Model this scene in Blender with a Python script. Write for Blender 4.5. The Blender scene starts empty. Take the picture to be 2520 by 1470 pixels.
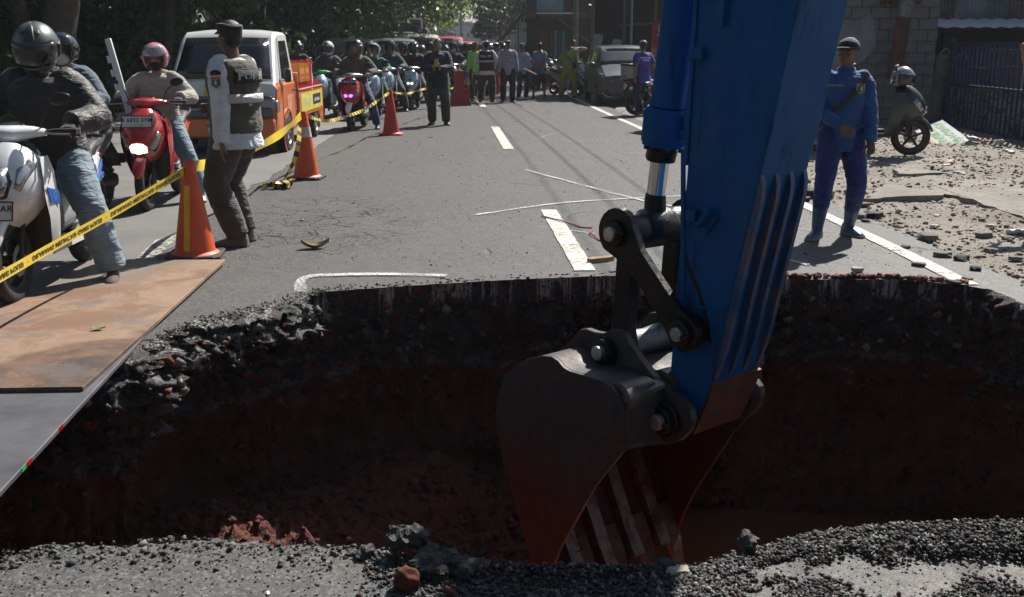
import bpy, bmesh, math, random
import numpy as np
from mathutils import Vector as V, Matrix, Euler, noise
R = math.radians
PI = math.pi
random.seed(7)
rng = np.random.default_rng(7)
sc = bpy.context.scene
COL = sc.collection

# ---------------------------------------------------------------- camera, sky, sun, exposure
cd = bpy.data.cameras.new('camera'); cam = bpy.data.objects.new('camera', cd); COL.objects.link(cam)
CAMH = 1.55
PITCH = math.atan(620 / 2520)
cam.location = (0, 0, CAMH); cam.rotation_euler = (R(90) - PITCH, 0, 0)
cd.sensor_width = 36; cd.lens = 36; cd.clip_start = .1; cd.clip_end = 2000
cd.dof.use_dof = True; cd.dof.focus_distance = 5.5; cd.dof.aperture_fstop = 13
sc.camera = cam
SUN_EL, SUN_AZ = R(46), R(30)            # azimuth from +Y towards +X
w = bpy.data.worlds.new('World'); sc.world = w; w.use_nodes = True
nt = w.node_tree
sky = nt.nodes.new('ShaderNodeTexSky'); sky.sky_type = 'NISHITA'; sky.sun_disc = False
sky.sun_elevation = SUN_EL; sky.sun_rotation = SUN_AZ; sky.air_density = 1.2; sky.dust_density = 1.2
nt.links.new(sky.outputs[0], nt.nodes['Background'].inputs[0])
nt.nodes['Background'].inputs[1].default_value = 0.052
sd = bpy.data.lights.new('sun', 'SUN'); sun = bpy.data.objects.new('sun', sd); COL.objects.link(sun)
sd.energy = 5.0; sd.angle = R(.6); sd.color = (1, .95, .87)
tosun = V((math.sin(SUN_AZ) * math.cos(SUN_EL), math.cos(SUN_AZ) * math.cos(SUN_EL), math.sin(SUN_EL)))
sun.rotation_euler = tosun.to_track_quat('Z', 'Y').to_euler()
sc.view_settings.view_transform = 'Standard'; sc.view_settings.look = 'None'
sc.view_settings.exposure = 0.78; sc.view_settings.gamma = 1
sc.view_settings.use_curve_mapping = False
sc.cycles.max_bounces = 6; sc.cycles.diffuse_bounces = 3; sc.cycles.glossy_bounces = 3
sc.cycles.transmission_bounces = 4; sc.cycles.transparent_max_bounces = 8
sc.cycles.use_denoising = True
sc.cycles.sample_clamp_indirect = 4

# measurements taken from the photograph: pixel (2520 x 1470 copy) -> point on a plane of the place
_c, _s = math.cos(PITCH), math.sin(PITCH)
def ray(u, v):
    x = (u - 1260) / 2520; y = (735 - v) / 2520
    return V((x, _c + _s * y, -_s + _c * y))
def G(u, v, z=0.0):
    d = ray(u, v); t = (z - CAMH) / d.z
    return V((d.x * t, d.y * t, z))
def PY(u, v, Y):
    d = ray(u, v); t = Y / d.y
    return V((d.x * t, Y, CAMH + d.z * t))

# ---------------------------------------------------------------- materials
def lerp(a, b, t): return a + (b - a) * t
class NT:
    def __init__(s, m):
        m.use_nodes = True; s.t = m.node_tree; s.n = s.t.nodes; s.l = s.t.links
        s.b = s.n['Principled BSDF']
    def add(s, ty, **k):
        nd = s.n.new('ShaderNode' + ty)
        for a, b in k.items():
            if a[0] == '_': setattr(nd, a[1:], b)
        for a, b in k.items():
            if a[0] != '_': s.set(nd, a, b)
        return nd
    def set(s, nd, a, b):
        key = int(a[1:]) if a[0] == 'i' and a[1:].isdigit() else a.replace('__', ' ')
        i = nd.inputs[key]
        if isinstance(b, bpy.types.NodeSocket): s.l.new(b, i)
        elif isinstance(b, tuple) and len(b) == 3 and i.type == 'RGBA': i.default_value = (*b, 1)
        else: i.default_value = b
    def co(s, kind='Object', scale=(1, 1, 1), world=False):
        if world: src = s.add('NewGeometry').outputs['Position']
        else: src = s.add('TexCoord').outputs[kind]
        return s.add('Mapping', Vector=src, Scale=scale).outputs[0]
    def noise(s, co, scale, detail=4, rough=.55, dist=0.):
        return s.add('TexNoise', Vector=co, Scale=scale, Detail=detail, Roughness=rough, Distortion=dist).outputs[0]
    def voro(s, co, scale, feature='F1', out=0, rnd=1.):
        return s.add('TexVoronoi', _feature=feature, Vector=co, Scale=scale, Randomness=rnd).outputs[out]
    def ramp(s, f, *st, interp='LINEAR'):
        r = s.add('ValToRGB', Fac=f); e = r.color_ramp.elements; r.color_ramp.interpolation = interp
        while len(e) < len(st): e.new(.5)
        for i, (p, c) in enumerate(st):
            e[i].position = p; e[i].color = (c, c, c, 1) if not isinstance(c, tuple) else (*c, 1)
        return r.outputs[0]
    def mix(s, f, a, b, mode='MIX'):
        m = s.add('Mix', _data_type='RGBA', _blend_type=mode)
        for k, x in ((0, f), (6, a), (7, b)):
            i = m.inputs[k]
            if isinstance(x, bpy.types.NodeSocket): s.l.new(x, i)
            elif isinstance(x, tuple): i.default_value = (*x, 1)
            elif k: i.default_value = (x, x, x, 1)
            else: i.default_value = x
        return m.outputs[2]
    def math(s, op, a, b=0., c=None):
        m = s.add('Math', _operation=op)
        for k, x in enumerate((a, b) if c is None else (a, b, c)):
            if isinstance(x, bpy.types.NodeSocket): s.l.new(x, m.inputs[k])
            else: m.inputs[k].default_value = x
        return m.outputs[0]
    def bump(s, h, st=.5, d=.01, nrm=None):
        b = s.add('Bump', Height=h, Strength=st, Distance=d)
        if nrm: s.l.new(nrm, b.inputs['Normal'])
        return b.outputs[0]
    def out(s, **k):
        for a, b in k.items(): s.set(s.b, a, b)

_mats = {}
def mat(name, col=(.5, .5, .5), rough=.5, metal=0., var=.25, scale=9., bump=0., bscale=40., coat=0., dirt=None, emit=None, spec=.5, alpha=1., trans=0.):
    """surface colour with blotchy wear, a dirt tint and fine relief"""
    if name in _mats: return _mats[name]
    m = bpy.data.materials.new(name); t = NT(m); co = t.co('Object')
    n = t.noise(co, scale, 5, .6)
    dark = tuple(c * (1 - var) for c in col)
    c = t.mix(t.ramp(n, (.3, 0.), (.7, 1.)), dark, tuple(min(1, x * (1 + var * .3)) for x in col))
    if dirt:
        dc, amt = dirt
        n2 = t.noise(co, scale * .45, 7, .7, .4)
        f = t.ramp(n2, (.62 - amt * .4, 0.), (.8 - amt * .2, 1.))
        c = t.mix(f, c, dc)
        t.out(Roughness=t.mix(f, rough, .85))
    else:
        t.out(Roughness=t.mix(n, max(0, rough - .07), min(1, rough + .1)))
    t.out(Metallic=metal)
    t.set(t.b, 'Base__Color', c); t.b.inputs['Specular IOR Level'].default_value = spec
    if coat: t.b.inputs['Coat Weight'].default_value = coat; t.b.inputs['Coat Roughness'].default_value = .05
    if bump:
        t.set(t.b, 'Normal', t.bump(t.noise(co, bscale, 4, .6), bump, .01))
    if emit:
        t.b.inputs['Emission Color'].default_value = (*emit[0], 1); t.b.inputs['Emission Strength'].default_value = emit[1]
    if alpha < 1: t.b.inputs['Alpha'].default_value = alpha
    if trans: t.b.inputs['Transmission Weight'].default_value = trans
    _mats[name] = m
    return m
def cloth(name, col, wr=1.0, rough=.85, var=.3):
    """fabric: weave, soft creases that run across the limb"""
    if name in _mats: return _mats[name]
    m = bpy.data.materials.new(name); t = NT(m); co = t.co('Object')
    n = t.noise(co, 5, 4, .6)
    w1 = t.noise(t.co('Object', (7, 7, 22)), 1., 3, .55, 1.2)
    fine = t.noise(co, 180, 2, .5)
    c = t.mix(t.ramp(n, (.3, 0.), (.72, 1.)), tuple(x * (1 - var) for x in col), tuple(min(1, x * 1.12) for x in col))
    t.out(Roughness=rough); t.set(t.b, 'Base__Color', c)
    t.b.inputs['Sheen Weight'].default_value = .15
    b1 = t.bump(w1, .75 * wr, .035); t.set(t.b, 'Normal', t.bump(fine, .2, .003, b1))
    _mats[name] = m
    return m

SKIN = mat('skin brown', (.20, .105, .065), .5, var=.2, scale=14, bump=.15, bscale=90)
SKIN2 = mat('skin light brown', (.29, .16, .10), .5, var=.2, scale=14, bump=.15, bscale=90)
HAIR = mat('black hair', (.012, .010, .009), .5, var=.4, scale=60, bump=.6, bscale=120)
RUBBER = mat('black rubber', (.018, .018, .019), .75, var=.3, scale=20, bump=.3, bscale=60, dirt=((.09, .08, .07), .25))
BLACKP = mat('black plastic', (.016, .016, .018), .42, var=.3, scale=14, dirt=((.06, .055, .05), .15))
DARKM = mat('dark greasy metal', (.035, .034, .034), .5, .5, var=.4, scale=12, bump=.3, bscale=50, dirt=((.07, .05, .04), .25))
ALU = mat('alloy metal', (.32, .32, .33), .35, .8, var=.2, scale=12)
CHROME = mat('chrome', (.6, .6, .62), .14, 1., var=.08, scale=20)
GLASS = mat('dark glazing', (.012, .014, .016), .06, var=.2, scale=2, coat=.6)
LENS = mat('clear lamp lens', (.34, .36, .39), .07, .65, var=.3, scale=22, coat=.9)
AMBER = mat('amber lens', (.55, .16, .02), .2, coat=.5)
REDLENS = mat('red lens', (.4, .01, .01), .2, coat=.5)
LAMPON = mat('lit headlamp', (.9, .9, .9), .2, emit=((1, .96, .88), .9))
LAMPWARM = mat('lit warm headlamp', (.9, .8, .7), .2, emit=((1, .75, .5), 1.3))
LAMPVIO = mat('lit violet lamp', (.2, .1, .8), .2, emit=((.25, .1, 1), 2.5))
WHITEP = mat('white plate enamel', (.62, .62, .60), .4, var=.12, scale=30)
INK = mat('black print', (.015, .015, .016), .5, var=.1)
WHITEINK = mat('white print', (.7, .7, .7), .5, var=.15, scale=40)

# ---------------------------------------------------------------- mesh building
class MB:
    def __init__(s): s.v = []; s.f = []; s.k = []
    def add(s, vs, fs, k=0):
        o = len(s.v); s.v += [tuple(p) for p in vs]; s.f += [tuple(i + o for i in f) for f in fs]; s.k += [k] * len(fs)
        return s
    def box(s, c, d, rot=None, b=0., k=0):
        x, y, z = (q / 2 for q in d); c = V(c)
        if b <= 0:
            vs = [V((i * x, j * y, l * z)) for i in (-1, 1) for j in (-1, 1) for l in (-1, 1)]
            fs = [(0, 1, 3, 2), (4, 6, 7, 5), (0, 4, 5, 1), (2, 3, 7, 6), (0, 2, 6, 4), (1, 5, 7, 3)]
        else:
            b = min(b, x * .9, y * .9, z * .9); vs = []; ix = {}
            for i in (-1, 1):
                for j in (-1, 1):
                    for l in (-1, 1):
                        for a in range(3):
                            p = [i * (x - b), j * (y - b), l * (z - b)]
                            p[a] = (i * x, j * y, l * z)[a]; ix[i, j, l, a] = len(vs); vs.append(V(p))
            fs = []
            for i in (-1, 1):
                fs.append((ix[i, -1, -1, 0], ix[i, 1, -1, 0], ix[i, 1, 1, 0], ix[i, -1, 1, 0]))
                fs.append((ix[-1, i, -1, 1], ix[1, i, -1, 1], ix[1, i, 1, 1], ix[-1, i, 1, 1]))
                fs.append((ix[-1, -1, i, 2], ix[1, -1, i, 2], ix[1, 1, i, 2], ix[-1, 1, i, 2]))
                for j in (-1, 1):
                    fs.append((ix[i, j, -1, 0], ix[i, j, 1, 0], ix[i, j, 1, 1], ix[i, j, -1, 1]))
                    fs.append((ix[i, -1, j, 0], ix[i, 1, j, 0], ix[i, 1, j, 2], ix[i, -1, j, 2]))
                    fs.append((ix[-1, i, j, 1], ix[1, i, j, 1], ix[1, i, j, 2], ix[-1, i, j, 2]))
                    for l in (-1, 1): fs.append((ix[i, j, l, 0], ix[i, j, l, 1], ix[i, j, l, 2]))
        if rot is not None:
            rm = rot if isinstance(rot, Matrix) else Euler(rot).to_matrix()
            vs = [rm @ p for p in vs]
        return s.add([p + c for p in vs], fs, k)
    def loft(s, rings, closed=True, caps=True, k=0):
        n = len(rings[0]); vs = [p for r in rings for p in r]; fs = []
        for i in range(len(rings) - 1):
            for j in range(n if closed else n - 1):
                a = i * n + j; b = i * n + (j + 1) % n
                fs.append((a, b, b + n, a + n))
        if caps and closed:
            fs.append(tuple(range(n))[::-1]); fs.append(tuple(range((len(rings) - 1) * n, len(rings) * n)))
        return s.add(vs, fs, k)
    def tube(s, pts, rad, n=8, k=0, up=None, caps=True, round_=False):
        pts = [V(p) for p in pts]
        if not isinstance(rad, (list, tuple)): rad = [rad] * len(pts)
        rad = [r if isinstance(r, tuple) else (r, r) for r in rad]
        if round_:
            d0 = (pts[0] - pts[1]).normalized(); d1 = (pts[-1] - pts[-2]).normalized(); a, z = pts[0], pts[-1]; r0, r1 = rad[0], rad[-1]
            m0, m1 = (r0[0] + r0[1]) / 2, (r1[0] + r1[1]) / 2
            pts = [a + d0 * m0, a + d0 * m0 * .75] + pts + [z + d1 * m1 * .75, z + d1 * m1]
            rad = [(r0[0] * .1, r0[1] * .1), (r0[0] * .66, r0[1] * .66)] + rad + [(r1[0] * .66, r1[1] * .66), (r1[0] * .1, r1[1] * .1)]
        rings = []; prev = None
        for i, p in enumerate(pts):
            d = (pts[min(i + 1, len(pts) - 1)] - pts[max(i - 1, 0)]).normalized()
            if prev is None:
                a = V(up) if up is not None else (V((0, 0, 1)) if abs(d.z) < .9 else V((0, 1, 0)))
            else: a = prev
            a = (a - d * a.dot(d))
            if a.length < 1e-5: a = d.orthogonal()
            a.normalize(); prev = a; b = d.cross(a)
            rx, ry = rad[i]
            rings.append([p + a * (math.cos(2 * PI * j / n) * ry) + b * (math.sin(2 * PI * j / n) * rx) for j in range(n)])
        return s.loft(rings, True, caps, k)
    def cyl(s, a, b, r, n=16, k=0, r2=None): return s.tube([a, b], [r, r if r2 is None else r2], n, k)
    def ell(s, c, r, rot=None, nu=12, nv=8, k=0):
        c = V(c); rm = Euler(rot).to_matrix() if rot is not None and not isinstance(rot, Matrix) else rot
        rings = []
        for i in range(nv + 1):
            t = PI * (i if 0 < i < nv else (.02 if i == 0 else nv - .02)) / nv
            ring = []
            for j in range(nu):
                a = 2 * PI * j / nu
                p = V((r[0] * math.sin(t) * math.cos(a), r[1] * math.sin(t) * math.sin(a), r[2] * math.cos(t)))
                ring.append(c + (rm @ p if rm is not None else p))
            rings.append(ring)
        return s.loft(rings, True, True, k)
    def lathe(s, prof, n=24, M=None, k=0, caps=False):
        M = M or Matrix(); rings = [[M @ V((r * math.cos(2 * PI * j / n), r * math.sin(2 * PI * j / n), z)) for j in range(n)] for r, z in prof]
        return s.loft(rings, True, caps, k)
    def prism(s, poly, f, d0, d1, k=0):
        """poly: 2-D outline, f(a, b, d) -> 3-D point, extruded from d0 to d1"""
        n = len(poly)
        return s.loft([[f(a, b, d0) for a, b in poly], [f(a, b, d1) for a, b in poly]], True, True, k)
    def quad(s, a, b, c, d, k=0): return s.add([a, b, c, d], [(0, 1, 2, 3)], k)
    def join(s, o):
        n = len(s.v); s.v += o.v; s.f += [tuple(i + n for i in f) for f in o.f]; s.k += o.k; return s
    def xf(s, M): s.v = [tuple(M @ V(p)) for p in s.v]; return s
    def mesh(s, name, mats, smooth=38, fix=True):
        me = bpy.data.meshes.new(name); me.from_pydata(s.v, [], s.f)
        if not isinstance(mats, (list, tuple)): mats = [mats]
        for m in mats: me.materials.append(m)
        if len(mats) > 1: me.polygons.foreach_set('material_index', s.k)
        if fix:
            bm = bmesh.new(); bm.from_mesh(me); bmesh.ops.recalc_face_normals(bm, faces=bm.faces); bm.to_mesh(me); bm.free()
        me.update()
        if smooth:
            me.shade_smooth()
            if smooth < 180: me.set_sharp_from_angle(angle=R(smooth))
        return me
    def build(s, name, mats, parent=None, smooth=38, fix=True, loc=None):
        return obj(name, s.mesh(name, mats, smooth, fix), parent, loc)

def obj(name, me, parent=None, loc=None, rot=None):
    o = bpy.data.objects.new(name, me); COL.objects.link(o)
    if parent is not None: o.parent = parent
    if loc is not None: o.location = loc
    if rot is not None: o.rotation_euler = rot
    return o
def tag(o, label=None, cat=None, group=None, kind=None):
    if label: o['label'] = label
    if cat: o['category'] = cat
    if group: o['group'] = group
    if kind: o['kind'] = kind
    return o
def thing(name, label, cat, loc=(0, 0, 0), rz=0., group=None):
    o = obj(name, None, None, loc, (0, 0, rz)); return tag(o, label, cat, group)
def dup(src, loc, rz=0., label=None, group=None, remap=None, scale=None):
    """copy of a thing with copies of its parts and sub-parts (mesh data shared); remap swaps materials on the copies"""
    def cp(o, par):
        c = o.copy(); COL.objects.link(c); c.parent = par
        if remap and c.type == 'MESH':
            for sl in c.material_slots:
                if sl.material and sl.material.name in remap:
                    m = remap[sl.material.name]; sl.link = 'OBJECT'; sl.material = m
        for ch in kids.get(o.name, []): cp(ch, c)
        return c
    kids = {}
    def gather(o):
        kids[o.name] = list(o.children)
        for ch in o.children: gather(ch)
    gather(src)
    r = cp(src, None); r.location = loc; r.rotation_euler = (0, 0, rz)
    if scale: r.scale = (scale,) * 3
    if label: r['label'] = label
    if group: r['group'] = group
    return r
def remeshed(mb, vox, smooth_it=3, fac=.6, noise_amp=0., noise_scale=(14, 14, 30), seed=0, mats=None, name='m'):
    """weld overlapping solids into one continuous skin"""
    me = mb.mesh('tmp', [], 0); o = bpy.data.objects.new('tmp', me); COL.objects.link(o)
    md = o.modifiers.new('r', 'REMESH'); md.mode = 'VOXEL'; md.voxel_size = vox; md.use_smooth_shade = True
    if smooth_it:
        sm = o.modifiers.new('s', 'SMOOTH'); sm.factor = fac; sm.iterations = smooth_it
    dg = bpy.context.evaluated_depsgraph_get()
    out = bpy.data.meshes.new_from_object(o.evaluated_get(dg))
    bpy.data.objects.remove(o); bpy.data.meshes.remove(me)
    out.name = name
    if noise_amp:
        n = len(out.vertices); co = np.empty(n * 3, 'f'); out.vertices.foreach_get('co', co); co = co.reshape(-1, 3)
        no = np.empty(n * 3, 'f'); out.vertex_normals.foreach_get('vector', no); no = no.reshape(-1, 3)
        s = noise_scale
        d = np.array([noise.noise(V((p[0] * s[0] + seed, p[1] * s[1], p[2] * s[2] + 1.7 * noise.noise(V((p[0] * 6, p[1] * 6, p[2] * 6 + seed)))))) for p in co])
        d = 1 - 2 * np.abs(d)           # ridged: creases
        co += no * (d * noise_amp)[:, None]
        out.vertices.foreach_set('co', co.ravel()); out.update()
    out.materials.clear()
    if mats: out.materials.append(mats)
    out.shade_smooth()
    return out
def text_mesh(s, size, mat_, name='lettering', depth=0., bold=0., shear=0., space=1.):
    cu = bpy.data.curves.new('t', 'FONT'); cu.body = s; cu.size = size; cu.extrude = depth; cu.offset = bold; cu.shear = shear; cu.space_character = space
    cu.align_x = 'CENTER'; cu.align_y = 'CENTER'; cu.resolution_u = 2
    o = bpy.data.objects.new('t', cu); COL.objects.link(o)
    me = bpy.data.meshes.new_from_object(o.evaluated_get(bpy.context.evaluated_depsgraph_get()))
    bpy.data.objects.remove(o); bpy.data.curves.remove(cu)
    me.materials.clear(); me.materials.append(mat_); me.name = name
    return me
def place_text(s, size, mat_, parent, loc, xdir, ydir, name='lettering', bold=0., shear=0., space=1., warp=None):
    me = text_mesh(s, size, mat_, name, 0, bold, shear, space)
    X = V(xdir).normalized(); Y = V(ydir).normalized(); Z = X.cross(Y)
    M = Matrix((X, Y, Z)).transposed().to_4x4(); M.translation = V(loc)
    if warp:
        for q in me.vertices: q.co = warp(q.co)
    else: me.transform(M)
    return obj(name, me, parent)
def spline(pts, n):
    """Catmull-Rom through 2-D or 3-D points"""
    pts = [V(p) for p in pts]; out = []; m = len(pts) - 1
    for i in range(n):
        t = i / (n - 1) * m; k = min(int(t), m - 1); f = t - k
        p0, p1, p2, p3 = pts[max(k - 1, 0)], pts[k], pts[k + 1], pts[min(k + 2, m)]
        out.append(.5 * ((2 * p1) + (p2 - p0) * f + (2 * p0 - 5 * p1 + 4 * p2 - p3) * f * f + (3 * p1 - p0 - 3 * p2 + p3) * f ** 3))
    return out
# ================================================================ the ground, the road and the pit
def road_x(Y, x7, slope=-.042): return x7 + slope * (Y - 7)
def asphalt_mat():
    m = bpy.data.materials.new('worn asphalt'); t = NT(m); co = t.co(world=True)
    a = t.add('TexVoronoi', Vector=co, Scale=115.).outputs[1]
    a = t.add('SeparateColor', Color=a).outputs[0]
    big = t.noise(co, .55, 5, .6); mid = t.noise(co, 5, 5, .65)
    c = t.mix(a, (.032, .032, .034), (.165, .162, .157))
    a2 = t.add('SeparateColor', Color=t.add('TexVoronoi', Vector=co, Scale=52.).outputs[1]).outputs[0]
    c = t.mix(t.ramp(a2, (.25, .55), (.75, 0.)), c, (.030, .030, .031)); c = t.mix(t.ramp(a, (.93, 0.), (.97, 1.)), c, (.19, .185, .175))
    c = t.mix(t.ramp(big, (.38, 0.), (.62, .75)), c, (.095, .093, .090))
    c = t.mix(t.ramp(mid, (.48, 0.), (.75, .5)), c, (.055, .055, .056))
    # dusty tint near the pit, tyre-polished lanes further out
    x = t.add('SeparateXYZ', Vector=co)
    dust = t.math('MULTIPLY', t.ramp(t.noise(co, 1.7, 6, .7), (.5, 0.), (.72, 1.)), t.ramp(t.math('MULTIPLY', x.outputs[1], .1), (.3, 1.), (.95, 0.)))
    c = t.mix(t.math('MULTIPLY', dust, .4), c, (.17, .125, .095))
    # crazed cracks: only in the broken patch left of the middle
    wv = t.add('TexNoise', Vector=co, Scale=5., Detail=3.).outputs[1]
    wc = t.mix(.13, co, wv, 'ADD')
    ce = t.voro(wc, 3.4, 'DISTANCE_TO_EDGE'); ce2 = t.voro(wc, 9., 'DISTANCE_TO_EDGE')
    d = t.add('VectorMath', _operation='DISTANCE', i0=t.add('VectorMath', _operation='MULTIPLY', i0=co, i1=(1., .55, 0.)).outputs[0], i1=(-1.75, 5.1, 0.)).outputs[1]
    msk = t.math('MULTIPLY', t.ramp(d, (.5, 1.), (1., 0.)), t.ramp(t.noise(co, 2.1, 3), (.42, 0.), (.56, 1.)))
    cr = t.math('MULTIPLY', t.ramp(t.math('MINIMUM', ce, t.math('MULTIPLY', ce2, 1.6)), (.008, 1.), (.028, 0.)), t.math('MULTIPLY', msk, .7))
    # a few long thin cracks everywhere
    ce3 = t.voro(t.mix(.5, co, t.add('TexNoise', Vector=co, Scale=1.3, Detail=5.).outputs[1], 'ADD'), .33, 'DISTANCE_TO_EDGE')
    cr3 = t.math('MULTIPLY', t.ramp(ce3, (.002, 1.), (.005, 0.)), t.ramp(t.noise(co, .8, 2), (.58, 0.), (.66, 1.)))
    cr = t.math('MAXIMUM', cr, t.math('MULTIPLY', cr3, .35))
    c = t.mix(cr, c, (.012, .011, .010))
    t.set(t.b, 'Base__Color', c)
    t.out(Roughness=t.ramp(a, (0., .58), (1., .82)))
    t.b.inputs['Specular IOR Level'].default_value = .4
    h = t.math('SUBTRACT', t.math('ADD', t.math('ADD', a, t.math('MULTIPLY', a2, 1.2)), t.math('MULTIPLY', mid, .8)), t.math('MULTIPLY', cr, 5.))
    t.set(t.b, 'Normal', t.bump(h, 1., .013))
    return m
ASPH = asphalt_mat()
def simple_ground(name, c0, c1, s1, c2=None, s2=60, bump=.8, d=.02, rough=.9):
    m = bpy.data.materials.new(name); t = NT(m); co = t.co(world=True)
    n = t.noise(co, s1, 6, .65); f = t.noise(co, s2, 4, .7)
    c = t.mix(t.ramp(n, (.35, 0.), (.65, 1.)), c0, c1)
    if c2: c = t.mix(t.ramp(f, (.5, 0.), (.72, 1.)), c, c2)
    t.set(t.b, 'Base__Color', c); t.out(Roughness=rough)
    t.set(t.b, 'Normal', t.bump(t.math('ADD', n, f), bump, d))
    return m
OLDRD = simple_ground('old grey road surface', (.10, .098, .094), (.15, .145, .135), 1.1, (.19, .185, .175), 130, .5, .005, .8)
VERGE = simple_ground('dusty rubble ground', (.15, .13, .11), (.27, .24, .205), .9, (.33, .295, .26), 34, 1., .03)
BANKM = simple_ground('dark grassy soil', (.018, .03, .012), (.035, .055, .018), .7, (.05, .045, .03), 12, 1., .05)
CONC = simple_ground('broken concrete', (.16, .145, .125), (.25, .23, .20), 1.6, (.12, .11, .10), 16, 1., .03)

# rim of the pit, walked around once
rim_px = [(120, 1347), (300, 1340), (430, 1326), (560, 1334), (700, 1340), (800, 1345), (900, 1352), (1000, 1368), (1150, 1388), (1300, 1405),
          (1500, 1402), (1700, 1396), (1850, 1352), (2000, 1314), (2150, 1305), (2350, 1300), (2520, 1302)]
far_px = [(2520, 748), (2450, 712), (2380, 703), (2200, 688), (2000, 688), (1850, 684), (1700, 683), (1500, 679), (1200, 691), (1000, 704),
          (860, 714), (775, 720), (735, 730), (640, 757), (560, 775), (480, 792), (400, 822), (330, 862)]
rim = [G(0, 1385).to_2d() + V((-.02, 0)), G(60, 1360).to_2d()] + [G(*p).to_2d() for p in rim_px] + [V((2.5, 3.12)), V((3.1, 3.35)), V((3.38, 4.1)), V((3.4, 5.2)), V((3.34, 5.9))]
nf0 = len(rim)
rim += [G(*p).to_2d() for p in far_px]
rim += [V((-2.35, 4.95)), V((-2.8, 4.7)), V((-3.0, 4.1)), V((-2.8, 3.5)), V((-2.3, 3.2)), V((-1.95, 3.05))]
# dense, slightly crumbled outline; the far right half was cut with a saw and stays straight
loop = []; cut = []; slump = []
for i, p in enumerate(rim):
    q = rim[(i + 1) % len(rim)]; L = (q - p).length; n = max(2, int(L / .022))
    is_cut = nf0 + 2 <= i <= nf0 + 10; is_sl = nf0 + 11 <= i <= nf0 + 17
    for k in range(n):
        t = k / n; r = p.lerp(q, t); nn = V((q.y - p.y, p.x - q.x)).normalized()
        a = noise.noise(V((r.x * 3, r.y * 3, 0))) * (.012 if is_cut else .06) + noise.noise(V((r.x * 14, r.y * 14, 3))) * (.010 if is_cut else .034) + (0 if is_cut else noise.noise(V((r.x * 37, r.y * 37, 3))) * .014)
        if is_cut: a += .012 * (1 if (math.sin(r.x * 23) + math.sin(r.x * 61)) > .9 else 0)
        r = r + nn * a; loop.append(r); cut.append(1. if is_cut else 0.); slump.append(1. if is_sl else (0.25 if not is_cut else 0.))
def smooth_list(a, n):
    a = np.array(a)
    for _ in range(n): a = (np.roll(a, 1) + a * 2 + np.roll(a, -1)) / 4
    return a
slump = smooth_list(slump, 60); cut = smooth_list(cut, 8)
NL = len(loop)
lp = np.array([(p.x, p.y) for p in loop]); tg = np.roll(lp, -3, 0) - np.roll(lp, 3, 0); tg /= np.linalg.norm(tg, axis=1)[:, None]
area = .5 * np.sum(lp[:, 0] * np.roll(lp[:, 1], -1) - np.roll(lp[:, 0], -1) * lp[:, 1])
outw = np.stack([tg[:, 1], -tg[:, 0]], 1) * (1 if area > 0 else -1)      # points away from the hole
for _ in range(6): outw = (np.roll(outw, 1, 0) + outw * 2 + np.roll(outw, -1, 0)) / 4
outw /= np.linalg.norm(outw, axis=1)[:, None]

def sheet_with_hole(name, outer, hole, m, z=0.):
    from mathutils.geometry import tessellate_polygon
    po = [V((*p, z)) for p in outer]; ph = [V((*p, z)) for p in hole]
    tris = tessellate_polygon([po, ph] if hole else [po])
    me = bpy.data.meshes.new(name); me.from_pydata(po + ph, [], [tuple(t) for t in tris])
    bm = bmesh.new(); bm.from_mesh(me)
    for f in bm.faces:
        f.normal_update()
        if f.normal.z < 0: f.normal_flip()
    bm.to_mesh(me); bm.free(); me.materials.append(m)
    return obj(name, me)
edgeR = [(road_x(Y, 3.42) + .05 * noise.noise(V((Y * 1.3, 0, 0))), Y) for Y in np.arange(-8, 120, .8)]
road = sheet_with_hole('road', [(-14, -8)] + edgeR + [(-3, 400), (-20, 400), (-14, 7)], [tuple(p) for p in loop], ASPH)
tag(road, kind='structure')
# pit walls
lev = np.concatenate([np.linspace(0, .16, 9), np.linspace(.19, .8, 22), np.linspace(.85, 2.15, 26)])
vs = []
for li, d in enumerate(lev):
    for i in range(NL):
        x, y = lp[i]; o = outw[i]; s = slump[i]; c = cut[i]
        if li == 0: vs.append((x, y, 0)); continue
        inw = s * (.17 * (1 - math.exp(-d / .10)) - .30 * max(0, d - .25)) + (1 - s) * (-.10 * min(d, 1.))
        und = -.22 * math.exp(-((d - .95) / .35) ** 2) * (1 if y > 5 else .3)
        P = V((x * 2.1, y * 2.1, d * 2.6))
        P7 = P * 7 + V((noise.noise(P * 5), noise.noise(P * 5 + V((9, 0, 0))), 0)) * 1.5; ns = noise.noise(P) * .12 + noise.noise(P * 2.7) * .06 + (abs(noise.noise(P7)) - .2) * (-.12 - .10 * s) + (abs(noise.noise(P * 3.3)) - .2) * -.16 + noise.noise(P * 17) * .020 + noise.noise(P * 40) * .008
        amp = min(1, d / .35) if c > .5 else min(1., d / .05)
        saw = 0
        if c > .5 and d < .22: saw = .008 * (1 if math.sin(x * 37 + 2 * noise.noise(V((x * 5, 0, 0)))) > .2 else -.6) ; amp = .12 + .5 * (d / .22) ** 2
        off = inw + und + ns * amp * (1.15 if d > .2 else 1) + saw
        z = -d * (1.05 if s < .5 else (.72 + .3 * d)) + (.02 * noise.noise(P * 9) if d > .05 else 0)
        vs.append((x - o[0] * off, y - o[1] * off, z))
vs = np.array(vs); vs_wall = vs
fs = []
for li in range(len(lev) - 1):
    b = li * NL
    for i in range(NL):
        j = (i + 1) % NL; fs.append((b + i, b + j, b + NL + j, b + NL + i))
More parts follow.
